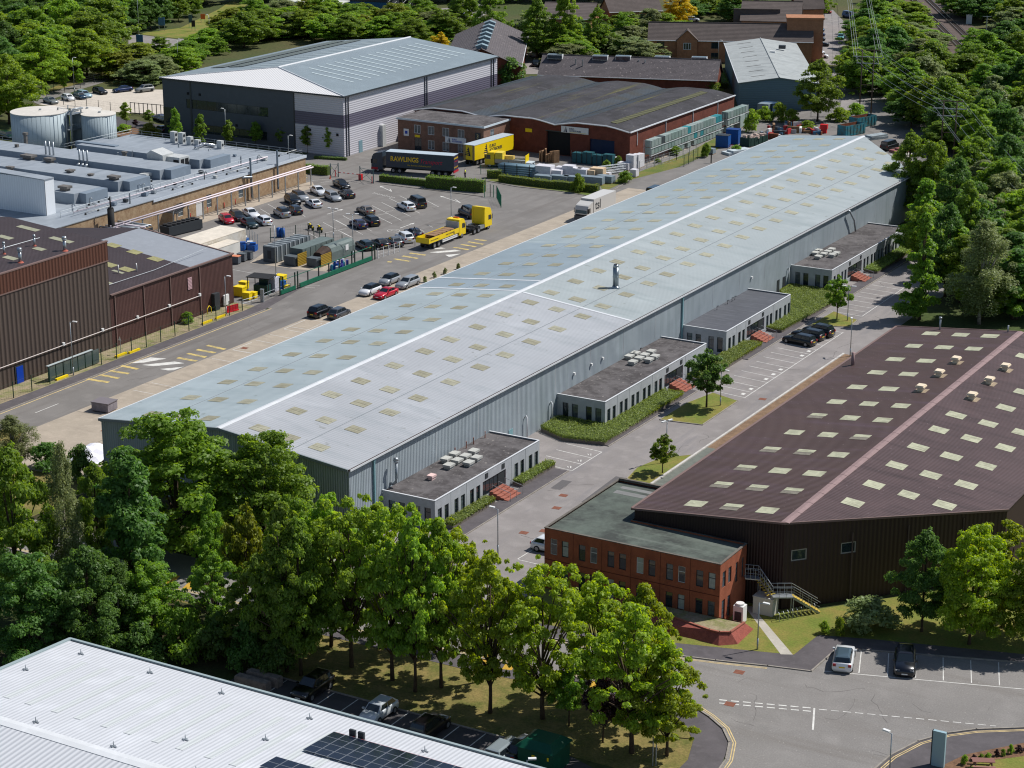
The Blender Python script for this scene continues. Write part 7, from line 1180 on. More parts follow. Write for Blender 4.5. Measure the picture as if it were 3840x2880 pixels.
CARS = [('hatch', RD, (-213.37,272.36), HD, 'small red hatchback at the corner beside the white containers'), ('estate', (30, 34, 38), (-213.12,275.13), HD, 'black estate with roof rails behind the red hatchback'), ('saloon', WH, (-212.36,277.93), HD, 'white saloon behind the black estate with roof rails'), ('saloon', DG, (-208.20,271.91), HD, 'dark green saloon beside the red hatchback'), ('estate', WH, (-207.57,274.85), HD + 180, 'white estate with its tail towards the motorcycles'), ('suv', SI, (-208.11,280.98), HD + 180, 'silver crossover with a dark roof, alone in the middle bays', (30, 34, 40)), ('hatch', (16, 34, 54), (-207.42,283.77), HD + 180, 'dark blue hatchback beside the silver crossover'), ('suv', BL, (-212.25,289.87), HD, 'black crossover nose-on beside the two-tone people carrier'), ('estate', SI, (-213.03,293.20), HD, 'silver people carrier with black roof behind the black crossover', (22, 26, 34)), ('coupe', WH, (-207.81,289.95), HD + 180, 'white coupe showing its tail, beside the people carrier'), ('saloon', WH, (-212.76,298.52), HD, 'white saloon at the end of the middle row'), ('estate', SI, (-207.84,295.89), HD, 'silver estate beside the white saloon'), ('saloon', BL, (-212.44,305.31), HD, 'black saloon nearest the security gate'), ('saloon', (20, 26, 40), (-207.18,299.15), HD + 180, 'dark saloon showing its tail, below the black saloon'),
        ('saloon', (112, 104, 98), (-196.83,289.90), HD + 180, 'bronze-grey saloon in the right-hand bays'), ('suv', (18, 24, 30), (-191.37,283.30), HD + 180, 'black crossover between bronze-grey and navy saloons'), ('saloon', NV, (-192.13,280.73), HD + 180, 'navy blue saloon beside the motorcycles'), ('estate', WH, (-192.46,296.00), HD + 180, 'white people carrier beside the dark van'), ('van', (40, 46, 50), (-192.11,298.84), HD + 180, 'dark grey panel van beside the white people carrier'), ('van', (18, 30, 38), (-180.20,296.65), HD + 180, 'dark van half hidden behind the yellow tractor unit'),
        ('suv', WH, (-180.02,276.18), HD + 180, 'white crossover in the row behind the flatbed'), ('saloon', GR_, (-180.14,273.24), HD + 180, 'grey saloon beside the white crossover near the fence'), ('saloon', BL, (-181.39,271.10), HD + 180, 'black saloon beside the green gate end'), ('estate', (16, 34, 38), (-182.84,268.86), HD + 180, 'dark estate seen through the green gate'), ('saloon', (22, 32, 56), (-180.64,279.89), HD + 180, 'dark blue car behind the triangular warning sign'),
        ('hatch', WH, (-166.49,245.89), -90, 'white hatchback with black roof on the apron', (20, 22, 26)), ('hatch', SI, (-167.28,252.39), -90, 'silver hatchback with black roof behind the white one', (20, 24, 28)), ('coupe', RD, (-163.59,245.69), -90, 'red coupe on the apron against the warehouse'), ('estate', SI, (-164.02,252.32), -90, 'silver estate with roof rails on the apron'), ('suv', BL, (-166.04,232.63), 90, 'black crossover with silver roof rails on the apron'), ('hatch', (70, 74, 80), (-163.24,233.20), 90, 'grey and white coupe partly behind the warehouse eave'),
        ('estate', (16, 20, 24), (-101.46,253.52), 172, 'black car nearest the lens of the trio by the hedge bank'), ('estate', (22, 28, 34), (-101.40,256.47), 172, 'dark car in the middle of the trio by the hedge bank'), ('suv', (14, 18, 22), (-100.81,258.78), 172, 'black crossover farthest of the trio, beside the lawn island'),
        ('suv', (14, 16, 18), (-96.77,132.75), -90, 'black car in deep shade beside the concrete blocks'), ('hatch', (190, 196, 200), (-89.31,131.84), -90, 'pale silver hatchback in the shaded bays'), ('suv', (20, 16, 20), (-83.99,131.49), 90, 'dark red-black crossover in the shaded bays'), ('estate', (140, 150, 154), (-76.45,131.02), 90, 'silver hatchback with roof box beside the green kiosk'), ('saloon', (40, 46, 50), (-75.65,131.95), 90, 'dark car tight beside the green kiosk'),
        ('estate', WH, (-59.09,161.55), 108, 'white estate in the shaded bays with panoramic roof', (70, 88, 98)), ('suv', (12, 16, 26), (-53.98,163.26), -72, 'black crossover nose-on in the shaded bays'), ('hatch', WH, (-94.61,171.47), 0, 'white hatchback peeping out behind the brick office')]
for c in CARS: car(*c[:5], roof=c[5] if len(c) > 5 else None)
for k, rgb, q, a, lb in (('saloon', (124, 128, 128), (-318.85,345.94), -20, 'grey saloon at the end of the far row by the fence'), ('hatch', WH, (-318.14,350.85), -20, 'white hatchback in the far pale car park'), ('hatch', (20, 50, 70), (-317.32,353.79), -20, 'dark teal hatchback beside the white one in the far car park'), ('estate', (150, 176, 190), (-317.96,356.08), -20, 'pale blue estate in the far pale car park'), ('estate', BL, (-317.89,361.33), -20, 'black estate at the end of the far row'), ('saloon', (26, 44, 84), (-314.97,365.75), -110, 'blue saloon parked alone in the pale car park'), ('suv', (130, 132, 130), (-310.59,368.28), -110, 'silver crossover beside the charcoal wall corner'), ('saloon', (36, 40, 70), (-284.22,341.60), 160, 'dark blue car behind the charcoal corner'), ('hatch', (90, 100, 110), (-282.06,340.49), 160, 'grey car beside the glazed corner'), ('saloon', BL, (-275.63,331.27), 160, 'black car in the shade of the charcoal wall'), ('estate', (16, 50, 44), (-298.15,310.20), -20, 'dark green car beside the widest tank'),
                     ('suv', WH, (-259.43,460.36), -70, 'white car in the drive beside the lantern hall'), ('suv', BL, (-251.33,446.49), -70, 'black pick-up like car in the drive beside the slate range'), ('estate', BL, (-203.15,513.09), 15, 'black estate in the far car park beside the terrace end'), ('hatch', WH, (-195.33,494.08), 15, 'white hatchback in the far car park, foremost of the row'), ('hatch', (210, 212, 214), (-198.30,499.10), 15, 'pale car hidden behind the foremost white hatchback'), ('hatch', (20, 40, 60), (-207.51,522.26), 15, 'dark car third in the row by the terrace'), ('saloon', (30, 50, 90), (-211.08,530.25), 15, 'blue car in the row by the terrace'), ('saloon', (40, 90, 120), (-214.62,538.57), 15, 'light blue car in the row by the terrace'), ('hatch', (90, 150, 156), (-203.16,527.76), -70, 'pale teal car across the far car park'), ('van', (70, 90, 130), (-216.50,569.13), -20, 'blue van at the head of the far car park'), ('van', WH, (-318.72,523.79), -30, 'white van in the far road car park'), ('van', WH, (-314.50,516.21), -30, 'second white van nearer the thicket'), ('van', (20, 24, 28), (-138.41,389.26), 80, 'black van parked beyond the warehouse end'), ('saloon', (160, 30, 30), (-226.95,574.78), 15, 'red car at the head of the far car park'), ('saloon', (30, 60, 90), (-247.72,500.24), 60, 'blue car behind the young conical trees'), ('saloon', (60, 100, 130), (-255.53,556.77), 20, 'pale blue car beside the terrace roof'), ('hatch', (190, 194, 198), (-252.68,539.68), 20, 'pale car beside the large golden tree')):
    car(k, rgb, q, a, lb, far=True)
car('van', (24, 48, 66), (-159.61,327.18), 90, 'dark blue van just showing over the warehouse eave', far=True)
# ------------------------------------------------ lorries
def wheels(root, xs, hw, r=.5, dual=False):
    A = [2 * math.pi * i / 18 for i in range(18)]
    for x in xs:
        for s in (-1, 1):
            y = s * (hw - .17); o = MB().add([(x + r * math.cos(a), y + k, r + r * math.sin(a)) for k in (-.15, .15) for a in A], [tuple(range(18)), tuple(range(18, 36))[::-1]] + [(i, 18 + i, 18 + (i + 1) % 18, (i + 1) % 18) for i in range(18)]).obj('wheel', tyre_m, root, loc=(0, 0, 0)); h = MB()
            h.add([(x + r * .55 * math.cos(a), y + s * .16, r + r * .55 * math.sin(a)) for a in A], [tuple(range(18))]).obj('rim', rim_m, o, loc=(0, 0, 0))
def cab(root, x0, w, L, H, pm_, roofz=None, z0=.55):
    """lorry cab with its front at x0"""
    hw = w / 2; b = MB(); pr = [(x0, z0), (x0, 1.5), (x0 - .12, H - .75), (x0 - .45, H - .15), (x0 - .75, H), (x0 - L, H if roofz is None else roofz), (x0 - L, z0)]
    n = len(pr); b.add([(x, -hw, z) for x, z in pr] + [(x, hw, z) for x, z in pr], [tuple(range(n))[::-1], tuple(range(n, 2 * n))] + [(i, (i + 1) % n, n + (i + 1) % n, n + i) for i in range(n)]); c = b.obj('cab', pm_, root, loc=(0, 0, 0))
    MB().add([(x0 + .012, -hw * .9, 1.62), (x0 + .012, hw * .9, 1.62), (x0 - .1, hw * .86, H - .82), (x0 - .1, -hw * .86, H - .82)], [(0, 1, 2, 3)]).obj('windscreen', cglass, c, loc=(0, 0, 0))
    for s in (-1, 1):
        MB().add([(x0 - .25, s * (hw + .012), 1.65), (x0 - 1.15, s * (hw + .012), 1.65), (x0 - 1.15, s * (hw + .012), 2.45), (x0 - .4, s * (hw + .012), 2.45)], [(0, 1, 2, 3)]).obj('side_window', cglass, c, loc=(0, 0, 0)); MB().box(x0 - .2, s * (hw + .05) - .06, 1.7, x0 - .02, s * (hw + .2) + .06, 2.5).obj('mirror', trim_m, c, loc=(0, 0, 0)); MB().box(x0 - .1, s * hw * .7 - .22, .8, x0 + .02, s * hw * .7 + .22, 1.02).obj('headlight', head_m, c, loc=(0, 0, 0))
    MB().box(x0 - .04, -hw * .85, 1.05, x0 + .015, hw * .85, 1.45).obj('grille', trim_m, c, loc=(0, 0, 0)); return c
yel_p = mat('lorry_yellow', S(238, 206, 20), .35, spec=.5); navy_p = mat('lorry_navy', S(46, 62, 76), .35, spec=.5); red_p = mat('lorry_red', S(176, 30, 48), .4)
# articulated lorry with dark curtain-sided trailer
q = (-207.6, 322.5); t = thing('articulated_lorry', 'navy articulated lorry with yellow and red lettering at the depot gate', 'lorry', q, R(191.5))
cab(t, 8.3, 2.5, 2.3, 3.6, navy_p, 3.9); MB().box(-7.9, -.5, .75, 6.0, .5, 1.05).obj('chassis', trim_m, t, loc=(0, 0, 0)); bx = MB().box(-8.2, -1.27, 1.15, 5.3, 1.27, 4.0).obj('trailer_body', navy_p, t, loc=(0, 0, 0)); MB().box(-8.25, -1.3, 4.0, 5.35, 1.3, 4.06).obj('trailer_roof', mat('pale_trailer_roof', S(176, 188, 196), .5), t, loc=(0, 0, 0))
MB().box(-8.24, -1.22, 1.2, -8.21, 1.22, 3.95).obj('rear_doors', mat('navy_doors', S(52, 44, 66), .4), t, loc=(0, 0, 0)); MB().box(-8.3, -1.27, .75, -8.15, 1.27, 1.15).box(7.0, -1.29, .5, 8.33, 1.29, .95).obj('red_bumper', red_p, t, loc=(0, 0, 0)); wheels(t, (7.0, 3.9, 2.6, -4.0, -5.3, -6.6), 1.25)
yi = mat('yellow_ink', S(232, 190, 50), .6); ri_ = mat('red_ink', S(190, 40, 70), .6)
text('RAWLINGS', 1.25, yi, t, (4.4, 1.29, 2.35), (R(90), 0, R(180)), bold=.035, sx=.9); text('Transport', 1.15, ri_, t, (-1.4, 1.29, 2.2), (R(90), 0, R(180)), shear=.35, sx=.95); text('Our Business is Delivering yours', .36, yi, t, (1.0, 1.29, 1.6), (R(90), 0, R(180)))
text('RAWLINGS', .42, yi, t, (-8.26, 1.05, 3.3), (R(90), 0, R(-90)), bold=.01); text('Transport', .4, ri_, t, (-8.26, .9, 2.75), (R(90), 0, R(-90)), shear=.3); text('RAWLINGS', .4, yi, t, (-8.26, 1.0, 1.6), (R(90), 0, R(-90)))
# yellow trailer backed to the depot
q = (-202.15, 340.6); t = thing('box_trailer', 'bright yellow curtain-sided trailer backed up to the depot', 'trailer', q, R(87)); MB().box(-6.8, -1.27, 1.1, 6.8, 1.27, 3.95).obj('trailer_body', yel_p, t, loc=(0, 0, 0)); MB().box(-6.9, -1.3, 3.95, 6.85, 1.3, 4.02).obj('trailer_roof', mat('pale_trailer_roof', S(176, 188, 196)), t, loc=(0, 0, 0)); MB().box(-6.5, -.5, .75, 6.5, .5, 1.1).obj('chassis', trim_m, t, loc=(0, 0, 0)); wheels(t, (-3.2, -4.5, -5.8), 1.25)
MB().box(-6.86, -1.28, 1.0, -6.8, -.8, 3.95).box(-6.86, .8, 1.0, -6.8, 1.28, 3.95).obj('door_frame', mat('tan_frame', S(150, 130, 84), .5), t, loc=(0, 0, 0)); logo(t, -6.87, .05, 1.95, 1.25, R(-90)); logo(t, -2.7, -1.29, 2.0, 1.35, 0); text('EURO', .85, navy, t, (-1.7, -1.29, 2.75), (R(90), 0, 0), bold=.01); text('ACCESSORIES', .85, navy, t, (-1.7, -1.29, 2.0), (R(90), 0, 0), bold=.01, sx=.85)
# yellow dropside lorry with load
t = thing('dropside_lorry', 'yellow dropside lorry with cab load cover in the depot yard', 'lorry', (-195.81,335.94), R(194)); cab(t, 3.7, 2.4, 1.9, 2.9, yel_p, 2.95); MB().box(-4.2, -.45, .65, 3.2, .45, .95).obj('chassis', trim_m, t, loc=(0, 0, 0)); wheels(t, (2.7, -2.6), 1.2, .45)
MB().box(-4.3, -1.22, 1.0, 1.7, 1.22, 1.12).box(-4.3, 1.16, 1.12, 1.7, 1.22, 1.7).box(-4.3, -1.22, 1.12, 1.7, -1.16, 1.7).obj('load_bed', mat('grey_dropside', S(170, 164, 146), .6), t, loc=(0, 0, 0)); MB().box(-4.4, -1.25, 1.1, -4.3, 1.25, 2.6).obj('tail_board', yel_p, t, loc=(0, 0, 0)); MB().box(.2, -1.1, 1.12, 1.7, 1.1, 2.9).obj('wrapped_load', mat('yellow_wrap', S(234, 208, 70), .3, var=.15, vs=3), t, loc=(0, 0, 0))
# yellow flatbed on the yard road
q = (-174.2, 278.2); t = thing('flatbed_lorry', 'long yellow dropside flatbed carrying timber pallets on the yard road', 'lorry', q, R(90)); cab(t, 5.7, 2.45, 2.0, 3.2, yel_p); MB().box(-5.4, -.45, .75, 5, .45, 1.05).obj('chassis', trim_m, t, loc=(0, 0, 0)); wheels(t, (4.5, -2.6, -3.9), 1.24)
MB().box(-5.6, -1.25, 1.1, 3.5, 1.25, 1.24).obj('bed_floor', mat('bed_grey', S(176, 170, 150), .8), t, loc=(0, 0, 0)); b = MB().box(-5.66, -1.27, 1.1, -5.6, 1.27, 2.0)
for s in (-1, 1):
    for x0, x1 in ((-5.6, -2.6), (-2.55, .4), (.45, 3.5)): MB().box(x0, s * 1.24 - .03, 1.15, x1, s * 1.24 + .03, 1.95).obj('side_board', yel_p, t, loc=(0, 0, 0))
b.obj('tail_board', yel_p, t, loc=(0, 0, 0)); MB().box(3.45, -1.25, 1.2, 3.52, 1.25, 2.9).obj('headboard', mat('headboard_grey', S(170, 176, 180), .4), t, loc=(0, 0, 0)); MB().box(-1.6, -1.28, .55, 3.0, -1.22, .75).box(-1.6, -1.28, .85, 3.0, -1.22, 1.0).obj('side_guard', plast_w, t, loc=(0, 0, 0)); MB().box(4.6, -.5, 3.2, 4.9, .5, 3.35).obj('beacon_bar', mat('amber', S(220, 110, 40), .4), t, loc=(0, 0, 0))
logo(t, 2.0, -1.29, 1.3, .4, 0); text('EURO ACCESSORIES', .28, navy, t, (-.6, -1.285, 1.5), (R(90), 0, 0)); text('EURO ACCESSORIES', .26, navy, t, (-5.2, -1.285, 1.45), (R(90), 0, 0))
for i in range(5):
    x = -2.9 + i * 1.25; p = thing('timber_pallet', 'brown timber pallet stack %s on the yellow flatbed bed' % ('at the rear', 'second from the rear', 'in the middle', 'second from the cab', 'against the headboard')[i], 'pallet', (q[0], q[1] + x, 1.24))
    for k in range(3):
        MB().box(-.9, -.55, .28 * k + .12, .9, .55, .28 * k + .2).obj('deck', timber, p, loc=(0, 0, 0)); MB().box(-.9, -.5, .28 * k, -.7, .5, .28 * k + .12).box(.7, -.5, .28 * k, .9, .5, .28 * k + .12).obj('bearer', timber, p, loc=(0, 0, 0))
# yellow tractor unit
t = thing('tractor_unit', 'tall yellow tractor unit without trailer ahead of the flatbed', 'lorry', (-173.6, 288.2), R(90)); cab(t, 3.1, 2.5, 2.3, 3.7, yel_p, 3.95); MB().box(-3.1, -.5, .75, 2, .5, 1.05).obj('chassis', trim_m, t, loc=(0, 0, 0)); MB().cyl((-1.7, 0), .55, 1.05, 1.25, 16).obj('fifth_wheel', black, t, loc=(0, 0, 0)); wheels(t, (2.0, -1.1, -2.4), 1.24); MB().box(-.6, -1.2, .5, .9, -.7, 1.1).box(-.6, .7, .5, .9, 1.2, 1.1).obj('fuel_tank', steel, t, loc=(0, 0, 0)); MB().box(.72, -1.25, 1.1, .8, -.7, 3.6).box(.72, .9, 1.1, .8, 1.25, 3.6).obj('air_deflector', yel_p, t, loc=(0, 0, 0))
# white box lorry
t = thing('box_lorry', 'white box lorry on the apron, half hidden by the warehouse roof', 'lorry', ((-162.49,302.06)[0] + 1.25, (-162.49,302.06)[1] + 5.2), R(-90)); wl_m = mat('lorry_white', S(196, 194, 190), .4); cab(t, 5.2, 2.45, 2.1, 3.0, wl_m, 3.4); MB().box(-5.2, -1.25, 1.0, 2.9, 1.25, 3.75).obj('box_body', wl_m, t, loc=(0, 0, 0)); MB().box(-5, -.45, .7, 4.5, .45, 1).obj('chassis', trim_m, t, loc=(0, 0, 0)); wheels(t, (4.1, -2.9), 1.24); MB().box(4.9, -1.26, .5, 5.25, 1.26, 1.2).obj('bumper', navy_p, t, loc=(0, 0, 0)); text('tsl', 2.2, steel_d, t, (2.4, 1.265, 1.9), (R(90), 0, R(180)), bold=.03)
# motorcycles
for q, a, lb in (((-197.89,275.04), 30, 'yellow and black motorcycle on its stand, nearer the parked cars'), ((-195.73,274.61), 30, 'yellow and black motorcycle nearer the waste compactors')):
    t = thing('motorcycle', lb, 'motorcycle', q, R(150)); A = [2 * math.pi * i / 18 for i in range(18)]
    for x in (-.72, .72): MB().add([(x + .31 * math.cos(a), k, .31 + .31 * math.sin(a)) for k in (-.06, .06) for a in A], [tuple(range(18)), tuple(range(18, 36))[::-1]] + [(i, 18 + i, 18 + (i + 1) % 18, (i + 1) % 18) for i in range(18)]).obj('wheel', tyre_m, t, loc=(0, 0, 0))
    MB().tube([(-.72, 0, .31), (-.3, 0, .5), (.2, 0, .45), (.45, 0, .95), (.72, 0, .31)], .06, 6).obj('frame', black, t, loc=(0, 0, 0)); MB().box(-.2, -.17, .3, .3, .17, .68).obj('engine', steel_d, t, loc=(0, 0, 0)); MB().tube([(.35, 0, .92), (.1, 0, .95), (-.15, 0, .82)], .16, 8, .1).obj('fuel_tank', yel_s, t, True, loc=(0, 0, 0)); MB().tube([(-.1, 0, .82), (-.5, 0, .86), (-.85, 0, .95)], .12, 6, .06).obj('seat', black, t, True, loc=(0, 0, 0)); MB().tube([(.42, -.38, 1.08), (.5, 0, 1.02), (.42, .38, 1.08)], .03, 6).obj('handlebar', black, t, loc=(0, 0, 0)); MB().box(.5, -.12, .82, .66, .12, 1.15).obj('headlight', plast_w, t, loc=(0, 0, 0)); MB().box(-1.0, -.09, .5, -.72, .09, .78).obj('mudguard', yel_s, t, loc=(0, 0, 0))
# ---------------------------------------------------------------- yard furniture and goods
L0 = (0, 0, 0)
def ribbed_box(name, label, cat, q, sx, sy, h, m, a=0.0, ribs=8, lid=None, open_=False, group=None):
    t = thing(name, label, cat, q, a, group); hx, hy = sx / 2, sy / 2
    if open_: MB().box(-hx, -hy, .1, hx, hy, .25).box(-hx, -hy, .25, hx, -hy + .06, h).box(-hx, hy - .06, .25, hx, hy, h).box(-hx, -hy + .06, .25, -hx + .06, hy - .06, h).box(hx - .06, -hy + .06, .25, hx, hy - .06, h).obj('body', m, t, loc=L0)
    else: MB().box(-hx, -hy, .08, hx, hy, h).obj('body', m, t, loc=L0)
    for k in range(ribs):
        x = -hx + sx * (k + .5) / ribs; MB().box(x - .05, -hy - .06, .12, x + .05, -hy, h - .05).box(x - .05, hy, .12, x + .05, hy + .06, h - .05).obj('rib', m, t, loc=L0)
    if lid: MB().box(-hx - .03, -hy - .03, h, hx + .03, hy + .03, h + .08).obj('lid', lid, t, loc=L0)
    MB().box(-hx + .2, -hy + .2, 0, hx - .2, hy - .2, .1).obj('skid', steel_d, t, loc=L0); return t
cont_w = mat('white_container', S(214, 208, 196), .6, var=.1, vs=.6, c2=S(190, 178, 158), ribs=('Y', .28, .03, .1))
p = (-200.35,260.86); ribbed_box('shipping_container', 'long cream double-width container beside the chillers', 'container', (p[0] - 2.6, p[1] - 6.2), 5.0, 12.2, 2.7, cont_w, 0, 0, mat('cream_roof', S(214, 204, 188), .7, var=.12, vs=.5))
p = (-197.69,255.71); ribbed_box('shipping_container', 'lower white container against the low brown shed', 'container', (p[0] - 1.3, p[1] - 4.6), 2.5, 9, 2.1, mat('white_container_low', S(222, 220, 212), .6, ribs=('Y', .28, .03, .1)), 0, 0, mat('cream_roof', S(214, 204, 188)))
wst = mat('compactor_grey', S(92, 100, 104), .55, var=.15, vs=1); wst_g = mat('compactor_green', S(104, 116, 113), .55, var=.15, vs=1)
t = ribbed_box('waste_container', 'grey ribbed waste container with white rib tops and yellow side, beside the lamp post', 'waste container', (-190.6, 258.4), 9.4, 2.4, 2.5, wst, R(90), 0)
for k in range(8): MB().box(-4.4 + 1.17 * k, -1.3, .2, -4.15 + 1.17 * k, 1.3, 2.58).obj('rib', mat('pale_rib', S(158, 164, 166), .5), t, loc=L0)
MB().box(-4.75, -.35, .6, -4.7, .35, 1.9).obj('rear_hatch', steel_d, t, loc=L0); MB().box(-.5, -1.32, .4, 2.2, -1.3, 1.3).obj('yellow_panel', mat('dull_yellow', S(186, 156, 52), .6, var=.3, vs=2), t, loc=L0)
t = ribbed_box('waste_compactor', 'green-grey waste compactor with yellow cage, middle of the three', 'compactor', (-186.6, 259.7), 8.6, 2.4, 2.4, wst_g, R(90), 6); MB().box(-6.2, -1.05, .1, -4.3, 1.05, 1.5).obj('press_head', wst, t, loc=L0); MB().box(-6.0, -1.45, .1, -3.6, -1.4, 2.0).obj('yellow_cage', mat('cage_yellow', S(172, 140, 48), .6, ribs=('Z', .25, .02, .5)), t, loc=L0)
t = thing('waste_compactor', 'round-topped green waste compactor with rusty mouth and yellow cage', 'compactor', (-183.2, 260.6), R(90)); sec = [(-1.2, .1), (1.2, .1), (1.25, 1.6), (1.0, 2.3), (.5, 2.6), (-.5, 2.6), (-1.0, 2.3), (-1.25, 1.6)]
MB().add([(x, y, z) for x in (-2.2, 4.2) for y, z in sec], [tuple(range(8))[::-1], tuple(range(8, 16))] + [(i, (i + 1) % 8, 8 + (i + 1) % 8, 8 + i) for i in range(8)]).obj('drum', wst_g, t, loc=L0); MB().add([(x, y * s, z * s) for x, s in ((-4.3, .75), (-2.2, .98)) for y, z in sec], [tuple(range(8))[::-1], tuple(range(8, 16))] + [(i, (i + 1) % 8, 8 + (i + 1) % 8, 8 + i) for i in range(8)]).obj('loading_hood', mat('rusty_hood', S(74, 58, 50), .8, var=.3, vs=1.5), t, loc=L0); MB().box(-6.0, -.95, .1, -4.4, .95, 1.4).obj('press_head', wst, t, loc=L0); MB().box(-5.4, -1.4, .1, -2.6, -1.34, 1.9).obj('yellow_cage', mat('cage_yellow', S(206, 164, 30)), t, loc=L0); MB().box(1.5, -1.3, 1.2, 2.3, -1.26, 2.1).obj('notice', plast_w, t, loc=L0)
sheet('waste_slab', [(-193.10,251.90), (-184.15,252.36), (-179.50,253.50), (-182.30,261.89), (-186.92,264.14), (-195.17,258.27)], 2 * E_, conc)
blu = mat('blue_drum', S(24, 84, 160), .45)
for q, lb in (((-199.49,268.26), 'blue plastic drum pair beside the fence corner'), ((-198.77,268.38), 'blue plastic drum behind the waste container')): tag(MB().cyl((q[0], q[1]), .38, 0, 1.5, 14).cyl((q[0], q[1]), .32, 1.5, 1.55, 14).obj('plastic_drum', blu, None, True), lb, 'drum')
for k, (q, c) in enumerate((((-199.23,258.13), (30, 90, 170)), ((-198.52,259.10), (190, 200, 214)), ((-197.53,258.56), (30, 110, 190)), ((-201.40,261.38), (40, 100, 170)))):
    t = thing('recycling_crate', 'crate of %s items beside the white containers' % ('blue plastic', 'white bagged', 'bright blue', 'stacked blue')[k], 'crate', q); MB().obox((0, 0), (1.3, 1.1, 1.0), .2, 0).obj('crate', mat('crate_%d' % c[0], S(*c), .5, var=.5, vs=3), t, loc=L0); MB().obox((.1, 0), (.9, .7, .35), .6, 1.0).obj('contents', plast_w if k % 2 else blu, t, loc=L0)
for k, q in enumerate(((-194.69,250.45), (-194.83,252.23), (-194.70,253.64))):
    t = thing('wheeled_bin', ('grey wheeled bin with orange load', 'grey wheeled bin in the middle beside the shed end', 'dark wheeled bin nearest the waste slab')[k], 'bin', q, .2); MB().box(-.65, -.5, .15, .65, .5, 1.2).obj('body', mat('bin_grey', S(92, 98, 104), .6), t, loc=L0); MB().box(-.68, -.55, 1.2, .68, .55, 1.3).obj('lid', (mat('orange_load', S(206, 130, 96), .7), wst, steel_d)[k], t, loc=L0)
    for x in (-.5, .5):
        for y in (-.4, .4): MB().cyl((x, y), .09, 0, .15, 8).obj('caster', black, t, loc=L0)
for q, s, lb in (((-182.40,235.36), 1.25, 'large yellow clinical waste bin beside the low brown shed'), ((-184.32,238.78), 1.0, 'yellow clinical waste bin behind the large one'), ((-180.25,234.27), .95, 'yellow waste bin at the fence'), ((-180.00,235.34), .8, 'smallest yellow waste bin beside the dark shelter'), ((-181.30,243.93), 1.2, 'tall yellow bin beside the white pallet stack'), ((-178.46,241.68), .6, 'small yellow bin beside the blue bin')):
    t = thing('yellow_bin', lb, 'bin', q, .1); MB().box(-.6 * s, -.5 * s, .08, .6 * s, .5 * s, 1.05 * s).obj('body', yel_s, t, loc=L0); MB().box(-.64 * s, -.54 * s, 1.05 * s, .64 * s, .54 * s, 1.2 * s).obj('lid', yel_s, t, loc=L0); MB().box(-.5 * s, -.4 * s, 0, .5 * s, .4 * s, .08).obj('base', black, t, loc=L0)
tag(MB().obox((-179.22,241.72), (.7, .7, 1.2), 0, 0).obox((-179.22,241.72), (.78, .78, .1), 0, 1.2).obj('blue_bin', blu, None), 'dark blue bin beside the white pallet stack', 'bin')
t = thing('smoking_shelter', 'open shelter with flat black roof over dark bins', 'shelter', (-180.74,238.45), R(10))
for x in (-1.7, 1.7):
    for y in (-1.2, 1.2): MB().box(x - .05, y - .05, 0, x + .05, y + .05, 2.5).obj('post', steel_d, t, loc=L0)
MB().box(-1.9, -1.4, 2.5, 1.9, 1.4, 2.6).obj('roof', black, t, loc=L0); tag(MB().obox((-180.40,238.17), (2.2, 1.5, 1.4), .2, .02).obox((-180.71,238.95), (1.3, 1.1, .6), .5, 1.42).obj('dark_skip', mat('dark_green_skip', S(30, 62, 58), .6), None), 'dark green tub skip heaped with waste under the shelter', 'skip')
t = thing('wrapped_pallet_stack', 'white wrapped pallet stack beside the tall yellow bin', 'pallet', (-179.65,240.04)); MB().box(-.6, -.6, .12, .6, .6, 2.2).obj('load', mat('white_wrap', S(206, 206, 214), .4, var=.2, vs=2), t, loc=L0); MB().box(-.6, -.6, 0, .6, .6, .12).obj('pallet', timber, t, loc=L0)
t = thing('hoop_railing', 'galvanised two-rail barrier with arched hoop along the bin store', 'railing', (-179.41,231.76)); railing(t, [(-178.21,230.18) + (0,), (-177.67,234.14) + (0,), (-178.00,241.95) + (0,)], 1.1, 1.6)
q = (-177.53,234.22); tag(MB().obox(q, (.5, .3, 1.9), .2, 0).obox(q, (.56, .36, .06), .2, 1.9).obj('meter_pillar', steel, None), 'grey steel pillar cabinet in the bin-store barrier', 'cabinet')
t = thing('plastic_barrier', 'red plastic road barrier leaning beside the lamp post', 'barrier', (-178.20,227.94), R(78)); MB().box(-1.1, -.2, 0, 1.1, .2, .15).obj('foot', red_s, t, loc=L0); MB().box(-1.1, -.06, .15, 1.1, .06, .95).obj('panel', mat('barrier_red', S(196, 30, 44), .5, ribs=('X', .5, .02, .25)), t, loc=L0)
# green cantilever gate
t = thing('sliding_gate', 'long green cantilever sliding gate standing open along the yard road', 'gate', (-177.4, 250)); MB().box(-177.5, 243.4, .12, -177.3, 262.6, .75).obj('bottom_beam', green_s, t); MB().box(-177.45, 238.6, .12, -177.3, 242.2, .7).obj('bottom_beam', green_s, t)
MB().tube([(-177.4, 238.6, 2.2), (-177.4, 250, 2.15), (-177.4, 263, 2.3)], .05, 6).obj('top_rail', green_s, t)
for y in (238.4, 239.2, 242.2, 242.9, 245.5, 248.3, 251, 253.8, 257.2, 258, 260.2, 262.8, 263.6): MB().box(-177.48, y - .07, 0, -177.32, y + .07, 2.7 if y in (238.4, 239.2, 242.2, 242.9, 257.2, 258, 262.8, 263.6) else 2.2).obj('post', green_d if y not in (245.5, 248.3, 251, 253.8) else steel_d, t)
t = thing('bottle_crate_heap', 'heap of blue and white plastic bottles behind the green gate', 'bottles', (-179.2, 256)); rs = np.random.RandomState(3); 
